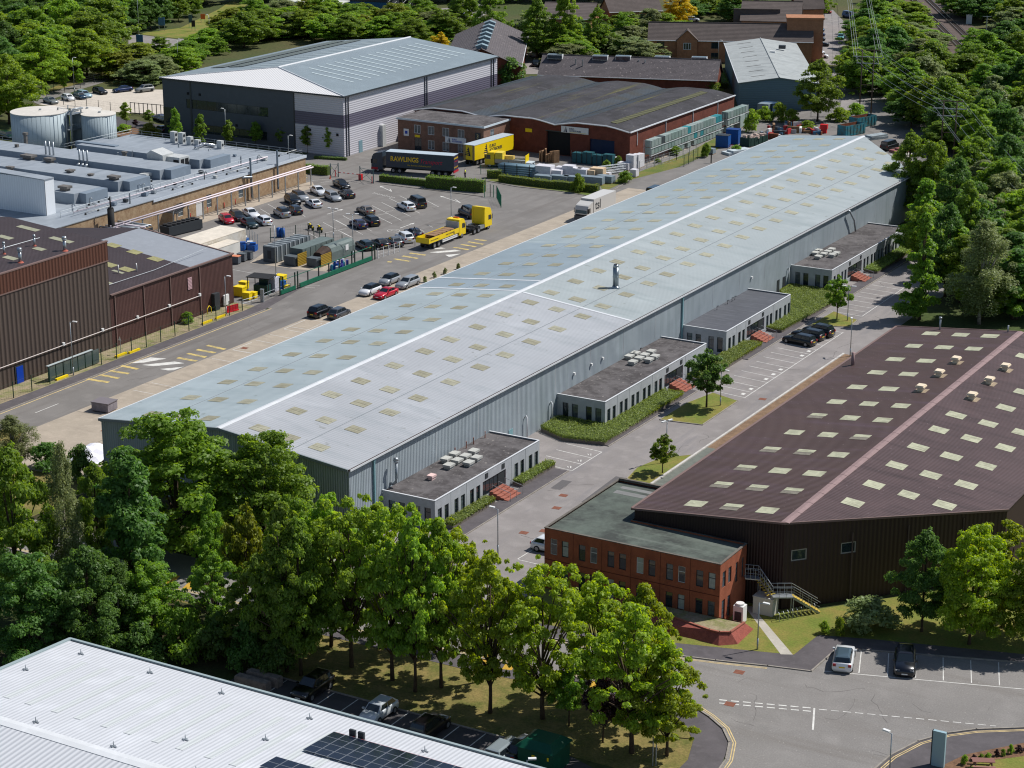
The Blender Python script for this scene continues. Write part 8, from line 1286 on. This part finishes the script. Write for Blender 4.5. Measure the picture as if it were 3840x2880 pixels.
for k in range(26): a = rs.uniform(0, 6.28); MB().obox((rs.uniform(-.8, .8), rs.uniform(-1.6, 1.6)), (.35, .35, rs.uniform(.5, 1.4)), a, 0).obj('bottle', (blu, plast_w, mat('teal_jug', S(70, 150, 170), .4), mat('violet_jug', S(90, 90, 170), .4))[k % 4], t, loc=L0)
t = thing('warning_sign', 'triangular warning sign on a grey post beside the flatbed', 'road sign', (-176.65,274.13)); q = (-176.65,274.13); MB().cyl(q, .05, 0, 3.0, 8).obj('post', steel, t); MB().add([(q[0] - .45, q[1] - .06, 2.5), (q[0] + .45, q[1] - .06, 2.5), (q[0], q[1] - .06, 3.3)], [(0, 1, 2)]).obj('triangle', steel_d, t); MB().add([(q[0] - .25, q[1] - .07, 2.6), (q[0] + .25, q[1] - .07, 2.6), (q[0], q[1] - .07, 3.05)], [(0, 1, 2)]).obj('symbol', mat('sign_blue_grey', S(120, 140, 160), .5), t)
t = thing('warning_sign', 'small triangular sign on the fence before the low brown shed', 'road sign', (-178.15,203.50)); q = (-178.15,203.50); MB().cyl(q, .04, 0, 2.2, 8).obj('post', steel, t); MB().add([(q[0] - .3, q[1] - .05, 1.9), (q[0] + .3, q[1] - .05, 1.9), (q[0], q[1] - .05, 2.5)], [(0, 1, 2)]).obj('triangle', plast_w, t)
t = thing('glazed_shelter', 'long low glazed cycle shelter behind the fence', 'shelter', (-178.2, 193.4))
for y in np.arange(189.2, 198, 1.4): MB().box(-177.95, y, .1, -177.9, y + 1.3, 2.0).obj('pane', mat('shelter_glazing', S(74, 88, 84), .15, spec=.7), t); MB().box(-177.98, y - .05, 0, -177.86, y + .03, 2.1).obj('post', green_d, t)
MB().box(-178.2, 189.1, 2.1, -177.8, 197.7, 2.16).obj('roof', mat('pale_shelter_roof', S(176, 186, 186), .4), t)
for k, q in enumerate(((-177.62,202.88), (-177.24,205.15), (-177.64,221.41), (-177.69,224.50), (-177.54,191.21))): t = tag(MB().obox(q, (.3, 2.2, .28), 0, 0).obj('kerb_block', yel_s, None), 'low yellow kerb block at the foot of the shed fence', 'kerb block', 'yellow kerb blocks along the shed fence')
q = (-180.36,225.41); tag(MB().tube([(q[0], q[1] - .45, 0), (q[0], q[1] - .45, .8), (q[0], q[1], 1.15), (q[0], q[1] + .45, .8), (q[0], q[1] + .45, 0)], .06, 6).obj('hoop_barrier', yel_s, None, True), 'small yellow hoop barrier against the brown shed', 'barrier')
t = thing('grey_storage_box', 'weathered grey box standing alone on the apron edge', 'box', (-164.22,184.02), .1); MB().box(-1.2, -1.0, .12, 1.2, 1.0, 1.15).obj('body', mat('box_grey', S(140, 134, 140), .7, var=.25, vs=1.5), t, loc=L0); MB().box(-1.28, -1.08, 1.15, 1.28, 1.08, 1.24).obj('lid', mat('box_lid', S(118, 112, 116), .7), t, loc=L0); MB().box(-1.1, -.9, 0, -.8, .9, .12).box(.8, -.9, 0, 1.1, .9, .12).obj('runner', timber, t, loc=L0)
rs = np.random.RandomState(5); b = MB(); q = (-153.77,169.35); n_ = 9; V = []
for i in range(n_):
    for j in range(n_): u, v = i / 8 - .5, j / 8 - .5; V.append((q[0] + u * 4.2, q[1] + v * 6, max(0, 1.7 * (1 - 3.2 * (u * u + v * v)) + rs.uniform(-.25, .25))))
b.add(V, [(i * n_ + j, (i + 1) * n_ + j, (i + 1) * n_ + j + 1, i * n_ + j + 1) for i in range(8) for j in range(8)]); tag(b.obj('tarpaulin_heap', mat('white_tarpaulin', S(226, 226, 236), .5), None), 'crumpled white tarpaulin heap at the warehouse corner', 'tarpaulin')
# painted arrows and lettering in the car park and yard road
m = MB(); 
def arrow(m, a, b, w=.16, z=2.4 * E_):
    m.line(a, b, w, z); L = math.dist(a, b); d = ((b[0] - a[0]) / L, (b[1] - a[1]) / L); m.add([(b[0] - d[1] * .35, b[1] + d[0] * .35, z), (b[0] + d[1] * .35, b[1] - d[0] * .35, z), (b[0] + d[0] * 1.1, b[1] + d[1] * 1.1, z)], [(0, 1, 2)])
arrow(m, (-202.13,285.93), (-202.05,289.59)); arrow(m, (-185.60,283.47), (-185.60,286.95)); arrow(m, (-186.98,305.14), (-192.13,307.62)); m.line((-186.98,305.14), (-189.14,306.95), .16, 2.3 * E_); arrow(m, (-202.55,306.82), (-206.06,309.07)); m.line((-202.55,306.82), (-204.08,308.56), .16, 2.3 * E_)
for a, b in (((-215.73,287.23), (-212.22,284.93)), ((-214.61,283.55), (-210.22,280.65)), ((-199.21,280.55), (-189.06,274.05)), ((-199.22,283.46), (-194.01,280.11)), ((-199.18,286.44), (-195.62,284.08)), ((-199.05,271.58), (-194.59,268.68)), ((-196.68,272.95), (-193.12,270.61)), ((-205.50,283.38), (-204.35,282.56)), ((-199.18,298.43), (-188.79,291.68)), ((-199.17,295.42), (-188.49,288.38)), ((-200.02,302.02), (-188.73,294.59)), ((-199.32,304.49), (-196.21,302.52)), ((-193.11,303.63), (-188.41,300.32)), ((-194.50,289.33), (-188.55,285.55)), ((-199.13,286.33), (-188.38,279.27)), ((-198.28,283.03), (-188.44,276.56)), ((-194.48,277.54), (-188.74,274.03)), ((-182.70,284.66), (-180.74,283.39)), ((-182.69,287.71), (-181.11,286.67)), ((-182.73,293.91), (-181.23,292.89)), ((-194.49,274.49), (-193.27,278.84)), ((-194.27,271.86), (-193.13,273.62)), ((-194.29,289.45), (-193.48,291.84)), ((-194.42,292.59), (-193.80,293.92)), ((-221.91,305.27), (-218.53,309.98)), ((-218.05,306.47), (-217.24,309.00)), ((-193.01,247.24), (-187.83,246.90)), ((-176.91,244.03), (-175.52,244.59)), ((-177.35,244.75), (-175.59,246.01))): m.line(a, b, .09, 2.2 * E_)
for k in range(9): p = (-204.70,304.17); q = (-199.51,302.66); x, y = p[0] + (q[0] - p[0]) * k / 8, p[1] + (q[1] - p[1]) * k / 8; m.line((x, y - .35), (x + .1, y + .35), .12, 2.5 * E_); m.line((x, y), (x + .35, y + .05), .1, 2.5 * E_)
c = (-185.52,281.40); P_ = [(c[0] + 1.05 * math.cos(a), c[1] + 1.05 * math.sin(a)) for a in [i * math.pi / 10 for i in range(21)]]
for a, b in zip(P_[:-1], P_[1:]): m.line(a, b, .1, 2.4 * E_)
m.line((c[0] - .4, c[1] - .3), (c[0] - .4, c[1] + .35), .1, 2.5 * E_); m.line((c[0] + .1, c[1] - .3), (c[0] + .45, c[1] + .3), .1, 2.5 * E_)
for x0, x1, y0 in ((-167.0, -160, 192), (-167, -160, 195.6), (-167, -160, 208), (-167, -160, 212.5), (-167, -160, 221), (-167, -160, 225.6), (-167, -160, 230)): m.line((x0 + .6, y0), (x1, y0), .09, 3 * E_)
for a, b in (((-166.39,224.18), (-166.49,229.58)), ((-166.39,224.18), (-163.14,224.05)), ((-163.14,224.05), (-163.48,229.26)), ((-166.47,217.86), (-162.91,217.67)), ((-166.37,212.50), (-162.82,212.67)), ((-166.37,212.50), (-166.30,216.67))): m.line(a, b, .09, 3.2 * E_)
m.line((-170.83,178.90), (-170.86,183.08), .12, 2.4 * E_)
struct('yard_markings', m, white_p)
m = MB()
for tri in (((-174.45,200.76), (-173.70,204.23), (-171.49,204.89), (-172.96,201.92)), ((-172.49,200.99), (-169.73,204.39), (-168.10,204.42), (-170.77,201.38)), ((-169.29,200.76), (-167.19,203.16), (-167.39,201.26), (-167.98,200.80)), ((-172.50,271.78), (-169.83,275.27), (-168.43,275.08), (-171.10,272.04)), ((-169.38,271.67), (-167.61,273.51), (-167.86,271.18), (-168.18,270.83)), ((-173.41,273.76), (-172.51,275.40), (-171.60,275.36), (-172.65,274.08))): m.poly(tri, 2.4 * E_)
struct('speed_table_arrows', m, white_p)
m = MB()
for a, b in (((-174.67,192.70), (-171.24,192.97)), ((-174.41,194.86), (-171.22,194.98)), ((-174.48,196.87), (-171.43,197.17)), ((-174.69,199.42), (-171.65,199.28)), ((-170.50,205.96), (-167.31,205.97)), ((-170.61,208.17), (-167.36,208.01)), ((-170.65,210.21), (-167.55,210.25)), ((-170.70,212.52), (-167.41,212.21)), ((-175.03,265.42), (-171.98,265.31)), ((-174.86,267.68), (-171.89,267.50)), ((-174.90,269.85), (-171.94,269.91)), ((-170.82,276.65), (-167.92,276.37)), ((-170.83,278.91), (-167.87,278.65)), ((-170.77,280.95), (-167.68,280.73)), ((-170.70,283.01), (-168.55,283.10)), ((-174.90,263.35), (-174.18,263.50))): m.line(a, b, .62, 2.4 * E_)
struct('speed_table_bars', m, yellow_p)
# ---------------------------------------------------------------- depot goods
def pallet_load(q, s, m_, label, a=0.0, group=None, tiers=2):
    t = thing('palletised_load', label, 'pallet load', q, a, group); MB().box(-s[0] / 2, -s[1] / 2, 0, s[0] / 2, s[1] / 2, .13).obj('pallet', timber, t, loc=L0)
    for k in range(tiers): MB().box(-s[0] / 2 + .02 * k, -s[1] / 2 + .03 * k, .13 + s[2] * k / tiers, s[0] / 2 - .03 * k, s[1] / 2, .11 + s[2] * (k + 1) / tiers).obj('tier', m_, t, loc=L0)
    return t
wrap = mat('white_shrinkwrap', S(212, 210, 214), .45, var=.12, vs=2); gwrap = mat('grey_shrinkwrap', S(128, 142, 150), .5, var=.15, vs=2); twrap = mat('tan_cardboard', S(206, 182, 150), .8, var=.1)
for k, (q, s, m_, lb) in enumerate((((-184.39,331.04), (3.2, 2.2, 2.3), wrap, 'tallest white wrapped stack behind the flat-topped hedge'), ((-182.15,331.58), (2.4, 1.8, 1.6), wrap, 'white wrapped stack second from the pipe bundles'), ((-182.08,333.12), (1.8, 1.6, 1.9), wrap, 'narrow white wrapped stack in the row middle'), ((-180.49,333.29), (2.2, 1.8, 2.3), wrap, 'tall white wrapped stack in the row middle'), ((-179.13,333.33), (2.6, 1.6, 2.0), wrap, 'broad white wrapped stack beside the cardboard stacks'), ((-177.62,333.08), (2.2, 1.8, 2.0), wrap, 'last white wrapped stack before the cardboard stacks'), ((-176.23,333.89), (2.0, 1.6, 1.8), twrap, 'tan cardboard stack in the yard row'), ((-175.22,334.84), (2.6, 1.8, 2.1), twrap, 'larger tan cardboard stack at the row end'), ((-182.99,328.13), (3.4, 1.6, 1.1), gwrap, 'low dark wrapped load in front of the tallest stack'), ((-180.14,329.04), (3.4, 1.4, 1.2), gwrap, 'low grey load behind the hedge middle'), ((-177.76,329.68), (3.4, 1.4, 1.2), gwrap, 'low grey-blue load beside the hedge middle'), ((-174.59,330.79), (5.0, 1.5, 1.3), gwrap, 'long low dark load at the row end'), ((-185.73,330.26), (1.2, 1.2, 1.2), gwrap, 'small grey wrapped load beside the pipe bundles'),
                                     ((-178.27,347.93), (1.5, 1.3, 1.5), wrap, 'single white wrapped load at the depot corner'), ((-174.98,345.22), (2.4, 1.6, 1.3), wrap, 'white roll-shaped load beside the ladder frames'), ((-174.07,346.17), (1.7, 1.4, 2.7), wrap, 'tall white stack nearest the depot corner'), ((-173.67,347.65), (1.4, 1.3, 2.6), wrap, 'second tall white stack by the depot corner'), ((-173.59,348.95), (1.2, 1.3, 2.5), wrap, 'third tall white stack by the depot corner'), ((-170.53,340.45), (1.3, 1.3, 1.3), wrap, 'white load beside the verge bush'), ((-172.75,333.22), (3.2, 1.6, 1.2), gwrap, 'pale blue-grey load beside the verge bushes'), ((-174.47,336.97), (1.5, 1.0, .9), wrap, 'low white load at the yard corner'),
                                     ((-167.43,367.22), (1.9, 1.4, 1.0), gwrap, 'grey block load with white sheet on the verge'), ((-173.97,395.73), (1.6, 2.2, 2.6), cr_m[1], 'tall grey-green stack at the far end of the rack'), ((-178.39,405.61), (1.6, 2.0, 2.2), cr_m[1], 'pale grey-green stack behind the rack end'), ((-173.96,409.24), (2.6, 2.4, 3.0), gwrap, 'big grey block stack behind the depot'), ((-176.94,408.04), (1.7, 1.3, 1.0), wrap, 'white load standing alone behind the depot'))):
    pallet_load(q, s, m_, lb, .12 if k < 13 else 0)
for nm, q, n_, L_, m_, lb in (('a', (-189.50,330.34), 5, 7.5, mat('blue_grey_pipe_bundle', S(122, 148, 160), .5), 'bundled blue-grey plastic pipes behind the hedge'), ('b', (-194.80,336.53), 3, 9, mat('silver_pipe_bundle', S(176, 186, 190), .5), 'long silver pipes on the rear rack of the depot yard')):
    t = thing('pipe_bundle', lb, 'pipes', q, R(8))
    for k in range(n_):
        for i in range(5): MB().tube([(-L_ / 2, -.9 + .42 * i, .35 + .4 * k), (L_ / 2, -.9 + .42 * i, .35 + .4 * k)], .2, 8).obj('pipe', m_, t, True, loc=L0)
    for x in (-2.5, 0, 2.5): MB().box(x - .06, -1.2, 0, x + .06, 1.2, .15).box(x - .06, -1.2, .15, x + .06, -1.12, .4 + .4 * n_).box(x - .06, 1.0, .15, x + .06, 1.08, .4 + .4 * n_).obj('cradle', steel_d, t, loc=L0)
tag(MB().obox((-197.40,336.60), (6, .8, .6), R(8), 1.5).obox((-197.40,336.60), (5.6, .6, 1.5), R(8), 0).obj('yellow_beam_stack', mat('tan_yellow', S(206, 176, 96), .6), None), 'yellow beams on a stand beside the dropside lorry', 'beams')
t = thing('timber_heap', 'leaning heap of brown timber against the depot wall', 'timber', (-190.93,344.33))
for k in range(9): MB().obox((-1.6 + .4 * k, rnd.uniform(-.3, .3)), (.3, 1.2, 1.4 + rnd.uniform(0, 1.2)), rnd.uniform(-.5, .5), 0).obj('board', timber, t, loc=L0)
t = thing('ladder_stack', 'stack of pale aluminium ladder frames beside the white loads', 'ladders', (-175.27,340.54), R(62))
for k in range(4):
    MB().tube([(-3, -.3 + .05 * k, .3 + .45 * k), (3, -.3 + .05 * k, .3 + .45 * k)], .05, 5).tube([(-3, .4, .3 + .45 * k), (3, .4, .3 + .45 * k)], .05, 5).obj('stile', steel, t, loc=L0); b = MB()
    for i in range(11): b.tube([(-2.8 + .56 * i, -.3 + .05 * k, .3 + .45 * k), (-2.8 + .56 * i, .4, .3 + .45 * k)], .035, 4)
    b.obj('rungs', steel, t, loc=L0)
MB().box(-3, -.4, 0, -2.8, .5, .25).box(2.8, -.4, 0, 3, .5, .25).obj('bearer', timber, t, loc=L0)
sk_b = mat('blue_skip', S(26, 82, 150), .5, var=.15, vs=1); sk_g = mat('dark_green_metal', S(38, 66, 58), .6, var=.2, vs=1); sk_t = mat('teal_skip', S(46, 136, 152), .55, var=.25, vs=1, c2=S(90, 104, 96)); rust = mat('rusty_steel', S(132, 78, 54), .9, var=.3, vs=1)
ribbed_box('bottle_bank', 'blue recycling bank with dark lid, nearer the verge', 'container', (-168.14,374.97), 2.6, 2.0, 2.4, sk_b, R(8), 0, steel_d); ribbed_box('bottle_bank', 'taller blue recycling bank behind the first', 'container', (-167.89,379.29), 2.6, 2.0, 2.9, sk_b, R(8), 0, mat('blue_lid', S(24, 60, 120), .5))
q = (-165.82,373.56); t = thing('bicycle', 'bicycle leaning on the blue recycling bank', 'bicycle', q, R(20))
for x in (-.5, .5): A = [2 * math.pi * i / 16 for i in range(17)]; MB().tube([(x + .34 * math.cos(a), 0, .34 + .34 * math.sin(a)) for a in A], .03, 4).obj('wheel', black, t, loc=L0)
MB().tube([(-.5, 0, .34), (-.15, 0, .85), (.35, 0, .9), (.5, 0, .34)], .025, 5).tube([(-.15, 0, .85), (0, 0, .34), (.35, 0, .9)], .025, 5).obj('frame', red_s, t, loc=L0); MB().box(-.28, -.06, .92, -.05, .06, .98).obj('saddle', black, t, loc=L0); MB().tube([(.38, -.25, 1.0), (.38, .25, 1.0)], .02, 5).obj('handlebar', black, t, loc=L0)
t = ribbed_box('open_skip', 'dark green open skip filled with pale rubble', 'skip', (-163.77,380.27), 6, 2.4, 1.7, sk_g, R(75), 5, None, True); b = MB(); rs = np.random.RandomState(8)
for k in range(40): b.obox((rs.uniform(-2.6, 2.6), rs.uniform(-.9, .9)), (rs.uniform(.3, .9), rs.uniform(.2, .6), rs.uniform(.2, .6)), rs.uniform(0, 3), 1.2 + rs.uniform(0, .5))
o = b.obj('rubble', mat('pale_rubble', S(196, 176, 164), .9, var=.3, vs=2), t, loc=L0); o['kind'] = 'stuff'
for q, lb in (((-150.87,400.39), 'teal open skip with rusty inside, nearer the warehouse ridge'), ((-152.19,410.30), 'teal open skip with rusty inside, behind the first')):
    t = ribbed_box('open_skip', lb, 'skip', q, 6, 2.4, 2.2, sk_t, R(70), 6, None, True); MB().box(-2.9, -1.12, .26, 2.9, 1.12, .3).box(-2.93, -1.14, .3, 2.93, -1.12, 2.19).box(-2.93, 1.12, .3, 2.93, 1.14, 2.19).obj('rusty_lining', rust, t, loc=L0)
rs = np.random.RandomState(11); sc_m = [steel, steel_d, mat('scrap_red', S(170, 50, 50), .6), mat('scrap_blue', S(70, 110, 140), .6), timber, plast_w, rust]
for q, n_, lb in (((-164.54,395.80), 22, 'heap of mixed scrap metal and frames behind the warehouse'), ((-163.31,402.15), 20, 'heap of beams and dark scrap below the bushes'), ((-157.89,397.43), 16, 'heap of pallets and frames beside the red tub'), ((-163.08,387.87), 14, 'heap of pale waste near the dark green skip')):
    t = thing('scrap_heap', lb, 'scrap', q)
    for k in range(n_): MB().obox((rs.uniform(-3, 3), rs.uniform(-1.6, 1.6)), (rs.uniform(.4, 2.6), rs.uniform(.15, .6), rs.uniform(.2, 1.5)), rs.uniform(0, 3.1), 0).obj('scrap_piece', sc_m[rs.randint(7)], t, loc=L0)
tag(MB().obox((-156.28,398.91), (1.5, 1.2, .9), .2, .9).obox((-156.28,398.91), (1.2, .9, .9), .2, 0).obj('red_tub', red_s, None), 'bright red plastic tub in the scrap yard', 'tub')
for q, c, lb in (((-135.13,388.36), (150, 96, 92), 'faded red roofing sheets stacked beyond the warehouse end'), ((-133.63,381.26), (186, 182, 172), 'pale board stack beyond the warehouse end'), ((-145.16,398.24), (150, 160, 164), 'long silver lengths lying behind the warehouse ridge'), ((-163.06,370.19), (186, 196, 200), 'white panel stack just over the far eave')): tag(MB().obox(q, (5.5, 2.6, .5), R(60), 0).obox((q[0] + .4, q[1] + .3), (4.6, 2.0, .35), R(66), .5).obj('sheet_stack', mat('sheets_%d' % c[2], S(*c), .8, var=.2, vs=1), None), lb, 'sheet stack')
tag(MB().obox((-173.61,410.51), (2.8, 2.6, 3.0), 0, 0).obox((-173.61,410.51), (3, 2.8, .1), 0, 3).obj('blue_container', mat('deep_blue_container', S(34, 62, 88), .6), None), 'deep blue container behind the grey block stack', 'container'); tag(MB().cyl((-163.41,359.07), .12, 0, 2.0, 8).obj('black_post', black, None), 'short black post beside the depot road', 'post')
# security gate
t = thing('barrier_arm', 'red and white lifting barrier arm at the security gate', 'barrier', (-213.02,312.36)); q = np.array((-213.02,312.36)); q2 = np.array((-217.72,312.03)); MB().obox(q, (.6, .6, 1.1), 0, 0).obj('housing', red_s, t)
for k in range(10): a, b = q + (q2 - q) * k / 10, q + (q2 - q) * (k + 1) / 10; MB().tube([(*a, 1.0), (*b, 1.0)], .07, 6).obj('arm_section', red_s if k % 2 else plast_w, t)
for q, lb in (((-209.78,311.29), 'red post beside the security gate panel'), ((-218.85,312.57), 'red post at the end of the barrier arm')): tag(MB().cyl(q, .09, 0, 1.2, 8).cyl(q, .16, 0, .06, 8).obj('red_post', red_s, None), lb, 'post')
for a, b, lb in (((-219.03,311.27), (-218.07,312.43), 'green steel leaf gate beside the clipped hedge'), ((-212.82,311.88), (-209.27,310.99), 'teal steel gate leaf beside the barrier housing')):
    t = thing('steel_gate', lb, 'gate', a); MB().tube([(*a, .15), (*b, .15), (*b, 2.4), (*a, 2.4), (*a, .15)], .05, 5).tube([(*a, .15), (*b, 2.4)], .035, 5).tube([(*b, .15), (*a, 2.4)], .035, 5).obj('frame', mat('gate_teal', S(70, 96, 100), .5), t); MB().tube([(*a, 0), (*a, 2.7)], .09, 6).tube([(*b, 0), (*b, 2.7)], .09, 6).obj('post', mat('gate_teal', S(70, 96, 100)), t)
q = (-218.52,310.37); tag(MB().cyl(q, .18, 0, .05, 10).cyl(q, .14, .05, .6, 10, .03).obj('traffic_cone', mat('cone_orange', S(222, 96, 60), .5), None, True), 'orange traffic cone beside the green leaf gate', 'cone')
# kiosk, blocks, picnic table, stones
t = thing('substation_kiosk', 'dark green glass-fibre substation kiosk with hipped lid at the frame bottom', 'kiosk', (-73.0, 131.3)); gk = mat('kiosk_green', S(10, 74, 54), .45, var=.1, vs=2); MB().box(-74.6, 129.9, 0, -71.4, 132.8, 2.0).obj('body', gk, t)
MB().add([(-74.8, 129.7, 2), (-71.2, 129.7, 2), (-71.2, 133, 2), (-74.8, 133, 2), (-74.1, 130.4, 2.55), (-71.9, 130.4, 2.55), (-71.9, 132.3, 2.55), (-74.1, 132.3, 2.55)], [(0, 1, 5, 4), (1, 2, 6, 5), (2, 3, 7, 6), (3, 0, 4, 7), (4, 5, 6, 7)]).obj('lid', gk, t); MB().box(-73.3, 129.88, 1.1, -73.0, 129.9, 1.5).box(-71.9, 129.88, 1.3, -71.75, 129.9, 1.6).obj('danger_label', yel_s, t)
for c, lb in (((-101.6, 132.3), 'upper rough concrete block at the car park end'), ((-101.9, 131.0), 'lower rough concrete block at the car park end')): tag(MB().obox(c, (3.4, .8, .85), R(0), 0).obox(c, (3.3, .7, .06), 0, .85).obj('concrete_block', mat('rough_concrete', S(140, 128, 118), .95, var=.35, vs=2, bump=.1, fs=3), None), lb, 'concrete block')
t = thing('picnic_table', 'brown picnic bench table on the lawn at the frame corner', 'picnic table', (-42.1, 148.6), R(25))
for k in range(5): MB().box(-.9, -.38 + .155 * k, .7, .9, -.25 + .155 * k, .75).obj('table_plank', mat('red_brown_wood', S(140, 100, 90), .8), t, loc=L0)
for y in (-.75, .62):
    for k in range(1): MB().box(-.9, y, .42, .9, y + .24, .47).obj('bench_plank', mat('red_brown_wood', S(140, 100, 90)), t, loc=L0)
for x in (-.65, .65): MB().tube([(x, -.65, 0), (x, -.2, .7)], .05, 4).tube([(x, .65, 0), (x, .2, .7)], .05, 4).tube([(x, -.7, .4), (x, .8, .4)], .045, 4).obj('leg_frame', mat('red_brown_wood', S(140, 100, 90)), t, loc=L0)
for k, q in enumerate(((-110.60,133.16), (-113.24,135.65), (-110.49,134.36))):
    rs = np.random.RandomState(20 + k); v = sph(rs, 24); v = v[np.argsort(v[:, 2])]; import bmesh; bmm = bmesh.new(); [bmm.verts.new((q[0] + a * .7, q[1] + b * .5, .35 + c * .45)) for a, b, c in v]; bmesh.ops.convex_hull(bmm, input=bmm.verts); me = bpy.data.meshes.new('boulder'); bmm.to_mesh(me); tag(place(me, 'boulder', mat('boulder_%d' % (k == 0), S(*((176, 172, 166) if k == 0 else (140, 96, 76))), .9, var=.25, vs=2)), ('pale boulder', 'small brown boulder', 'large brown boulder')[k] + ' in the shade behind the white roof edge', 'boulder')
rs = np.random.RandomState(31)
for k in range(14): x = -43.6 + k * .45; y = 148.6 + k * .62 + rs.uniform(-.3, .3); tree('bush', ('fresh', 'purple', 'mid')[k % 3], x, y, rs.uniform(.4, .8), rs.uniform(.25, .4), 'small shrub in the mulch bed beside the picnic lawn', 'shrubs of the mulch bed', 'bed_shrub', 'bush')
for q in ((-65.32,135.64), (-65.09,135.77)): tag(MB().tube([(q[0], q[1], 0), (q[0], q[1], 2.6)], .05, 6).obj('sign_post', steel, None), 'thin bare steel post on the shaded grass by the footpath', 'post', 'pair of bare posts on the grass')
# person in hi-vis by the lorry
def skin(name, V, Ed, Rd, m_, parent):
    me = bpy.data.meshes.new(name); me.from_pydata(V, Ed, []); o = bpy.data.objects.new(name, me); col.objects.link(o); md = o.modifiers.new('s', 'SKIN'); sd = me.skin_vertices[0].data
    for i, r_ in enumerate(Rd): sd[i].radius = (r_, r_)
    sd[0].use_root = True; o.modifiers.new('d', 'SUBSURF').levels = 1; dg = bpy.context.evaluated_depsgraph_get(); me2 = bpy.data.meshes.new_from_object(o.evaluated_get(dg)); bpy.data.objects.remove(o); o = bpy.data.objects.new(name, me2); me2.materials.clear(); me2.materials.append(m_); col.objects.link(o); o.parent = parent; return o
pr = thing('person', 'person in yellow hi-vis vest and dark trousers standing behind the navy lorry', 'person', (-197.23,323.61), R(200)); pr.scale = (1.02, 1.02, 1.02)
sk_ = mat('skin', S(206, 160, 134), .6); JV = [(0, 0, .95), (0, 0, 1.2), (0, 0, 1.42), (.02, 0, 1.52), (.03, 0, 1.66), (0, .19, 1.38), (.05, .26, 1.12), (.16, .24, .9), (0, -.19, 1.38), (.03, -.27, 1.12), (.12, -.27, .88), (.02, .1, .9), (.05, .11, .5), (0, .12, .06), (.12, .13, .03), (0, -.1, .9), (-.02, -.11, .5), (-.08, -.12, .06), (.05, -.13, .03)]
JE = [(0, 1), (1, 2), (2, 3), (3, 4), (2, 5), (5, 6), (6, 7), (2, 8), (8, 9), (9, 10), (0, 11), (11, 12), (12, 13), (13, 14), (0, 15), (15, 16), (16, 17), (17, 18)]; JR = [.14, .13, .13, .06, .105, .07, .05, .045, .07, .05, .045, .095, .07, .05, .045, .095, .07, .05, .045]
skin('body', JV, JE, JR, sk_, pr); skin('hi_vis_vest', [JV[0], JV[1], JV[2], JV[5], JV[8]], [(0, 1), (1, 2), (2, 3), (2, 4)], [.17, .165, .16, .09, .09], mat('hi_vis', S(214, 236, 40), .6), pr)
skin('trousers', [JV[0], JV[11], JV[12], JV[13], JV[15], JV[16], JV[17]], [(0, 1), (1, 2), (2, 3), (0, 4), (4, 5), (5, 6)], [.16, .12, .09, .07, .12, .09, .07], mat('dark_trousers', S(34, 40, 56), .8), pr); skin('hair', [(.0, 0, 1.74), (.0, 0, 1.70), (-.04, 0, 1.64)], [(0, 1), (1, 2)], [.07, .1, .09], mat('dark_hair', S(40, 32, 28), .8), pr)
for s in (-1, 1):
    e = JV[10] if s < 0 else JV[7]
    for k in range(5): MB().tube([(e[0] + .02, e[1] + (.03 if k == 4 else 0) * s, e[2] - .02), (e[0] + .05 + .012 * k, e[1] - .02 + .012 * k, e[2] - .08 - .01 * (k % 3)), (e[0] + .06, e[1] - .02 + .012 * k, e[2] - .11)], .009, 5).obj('finger', sk_, pr, loc=L0)
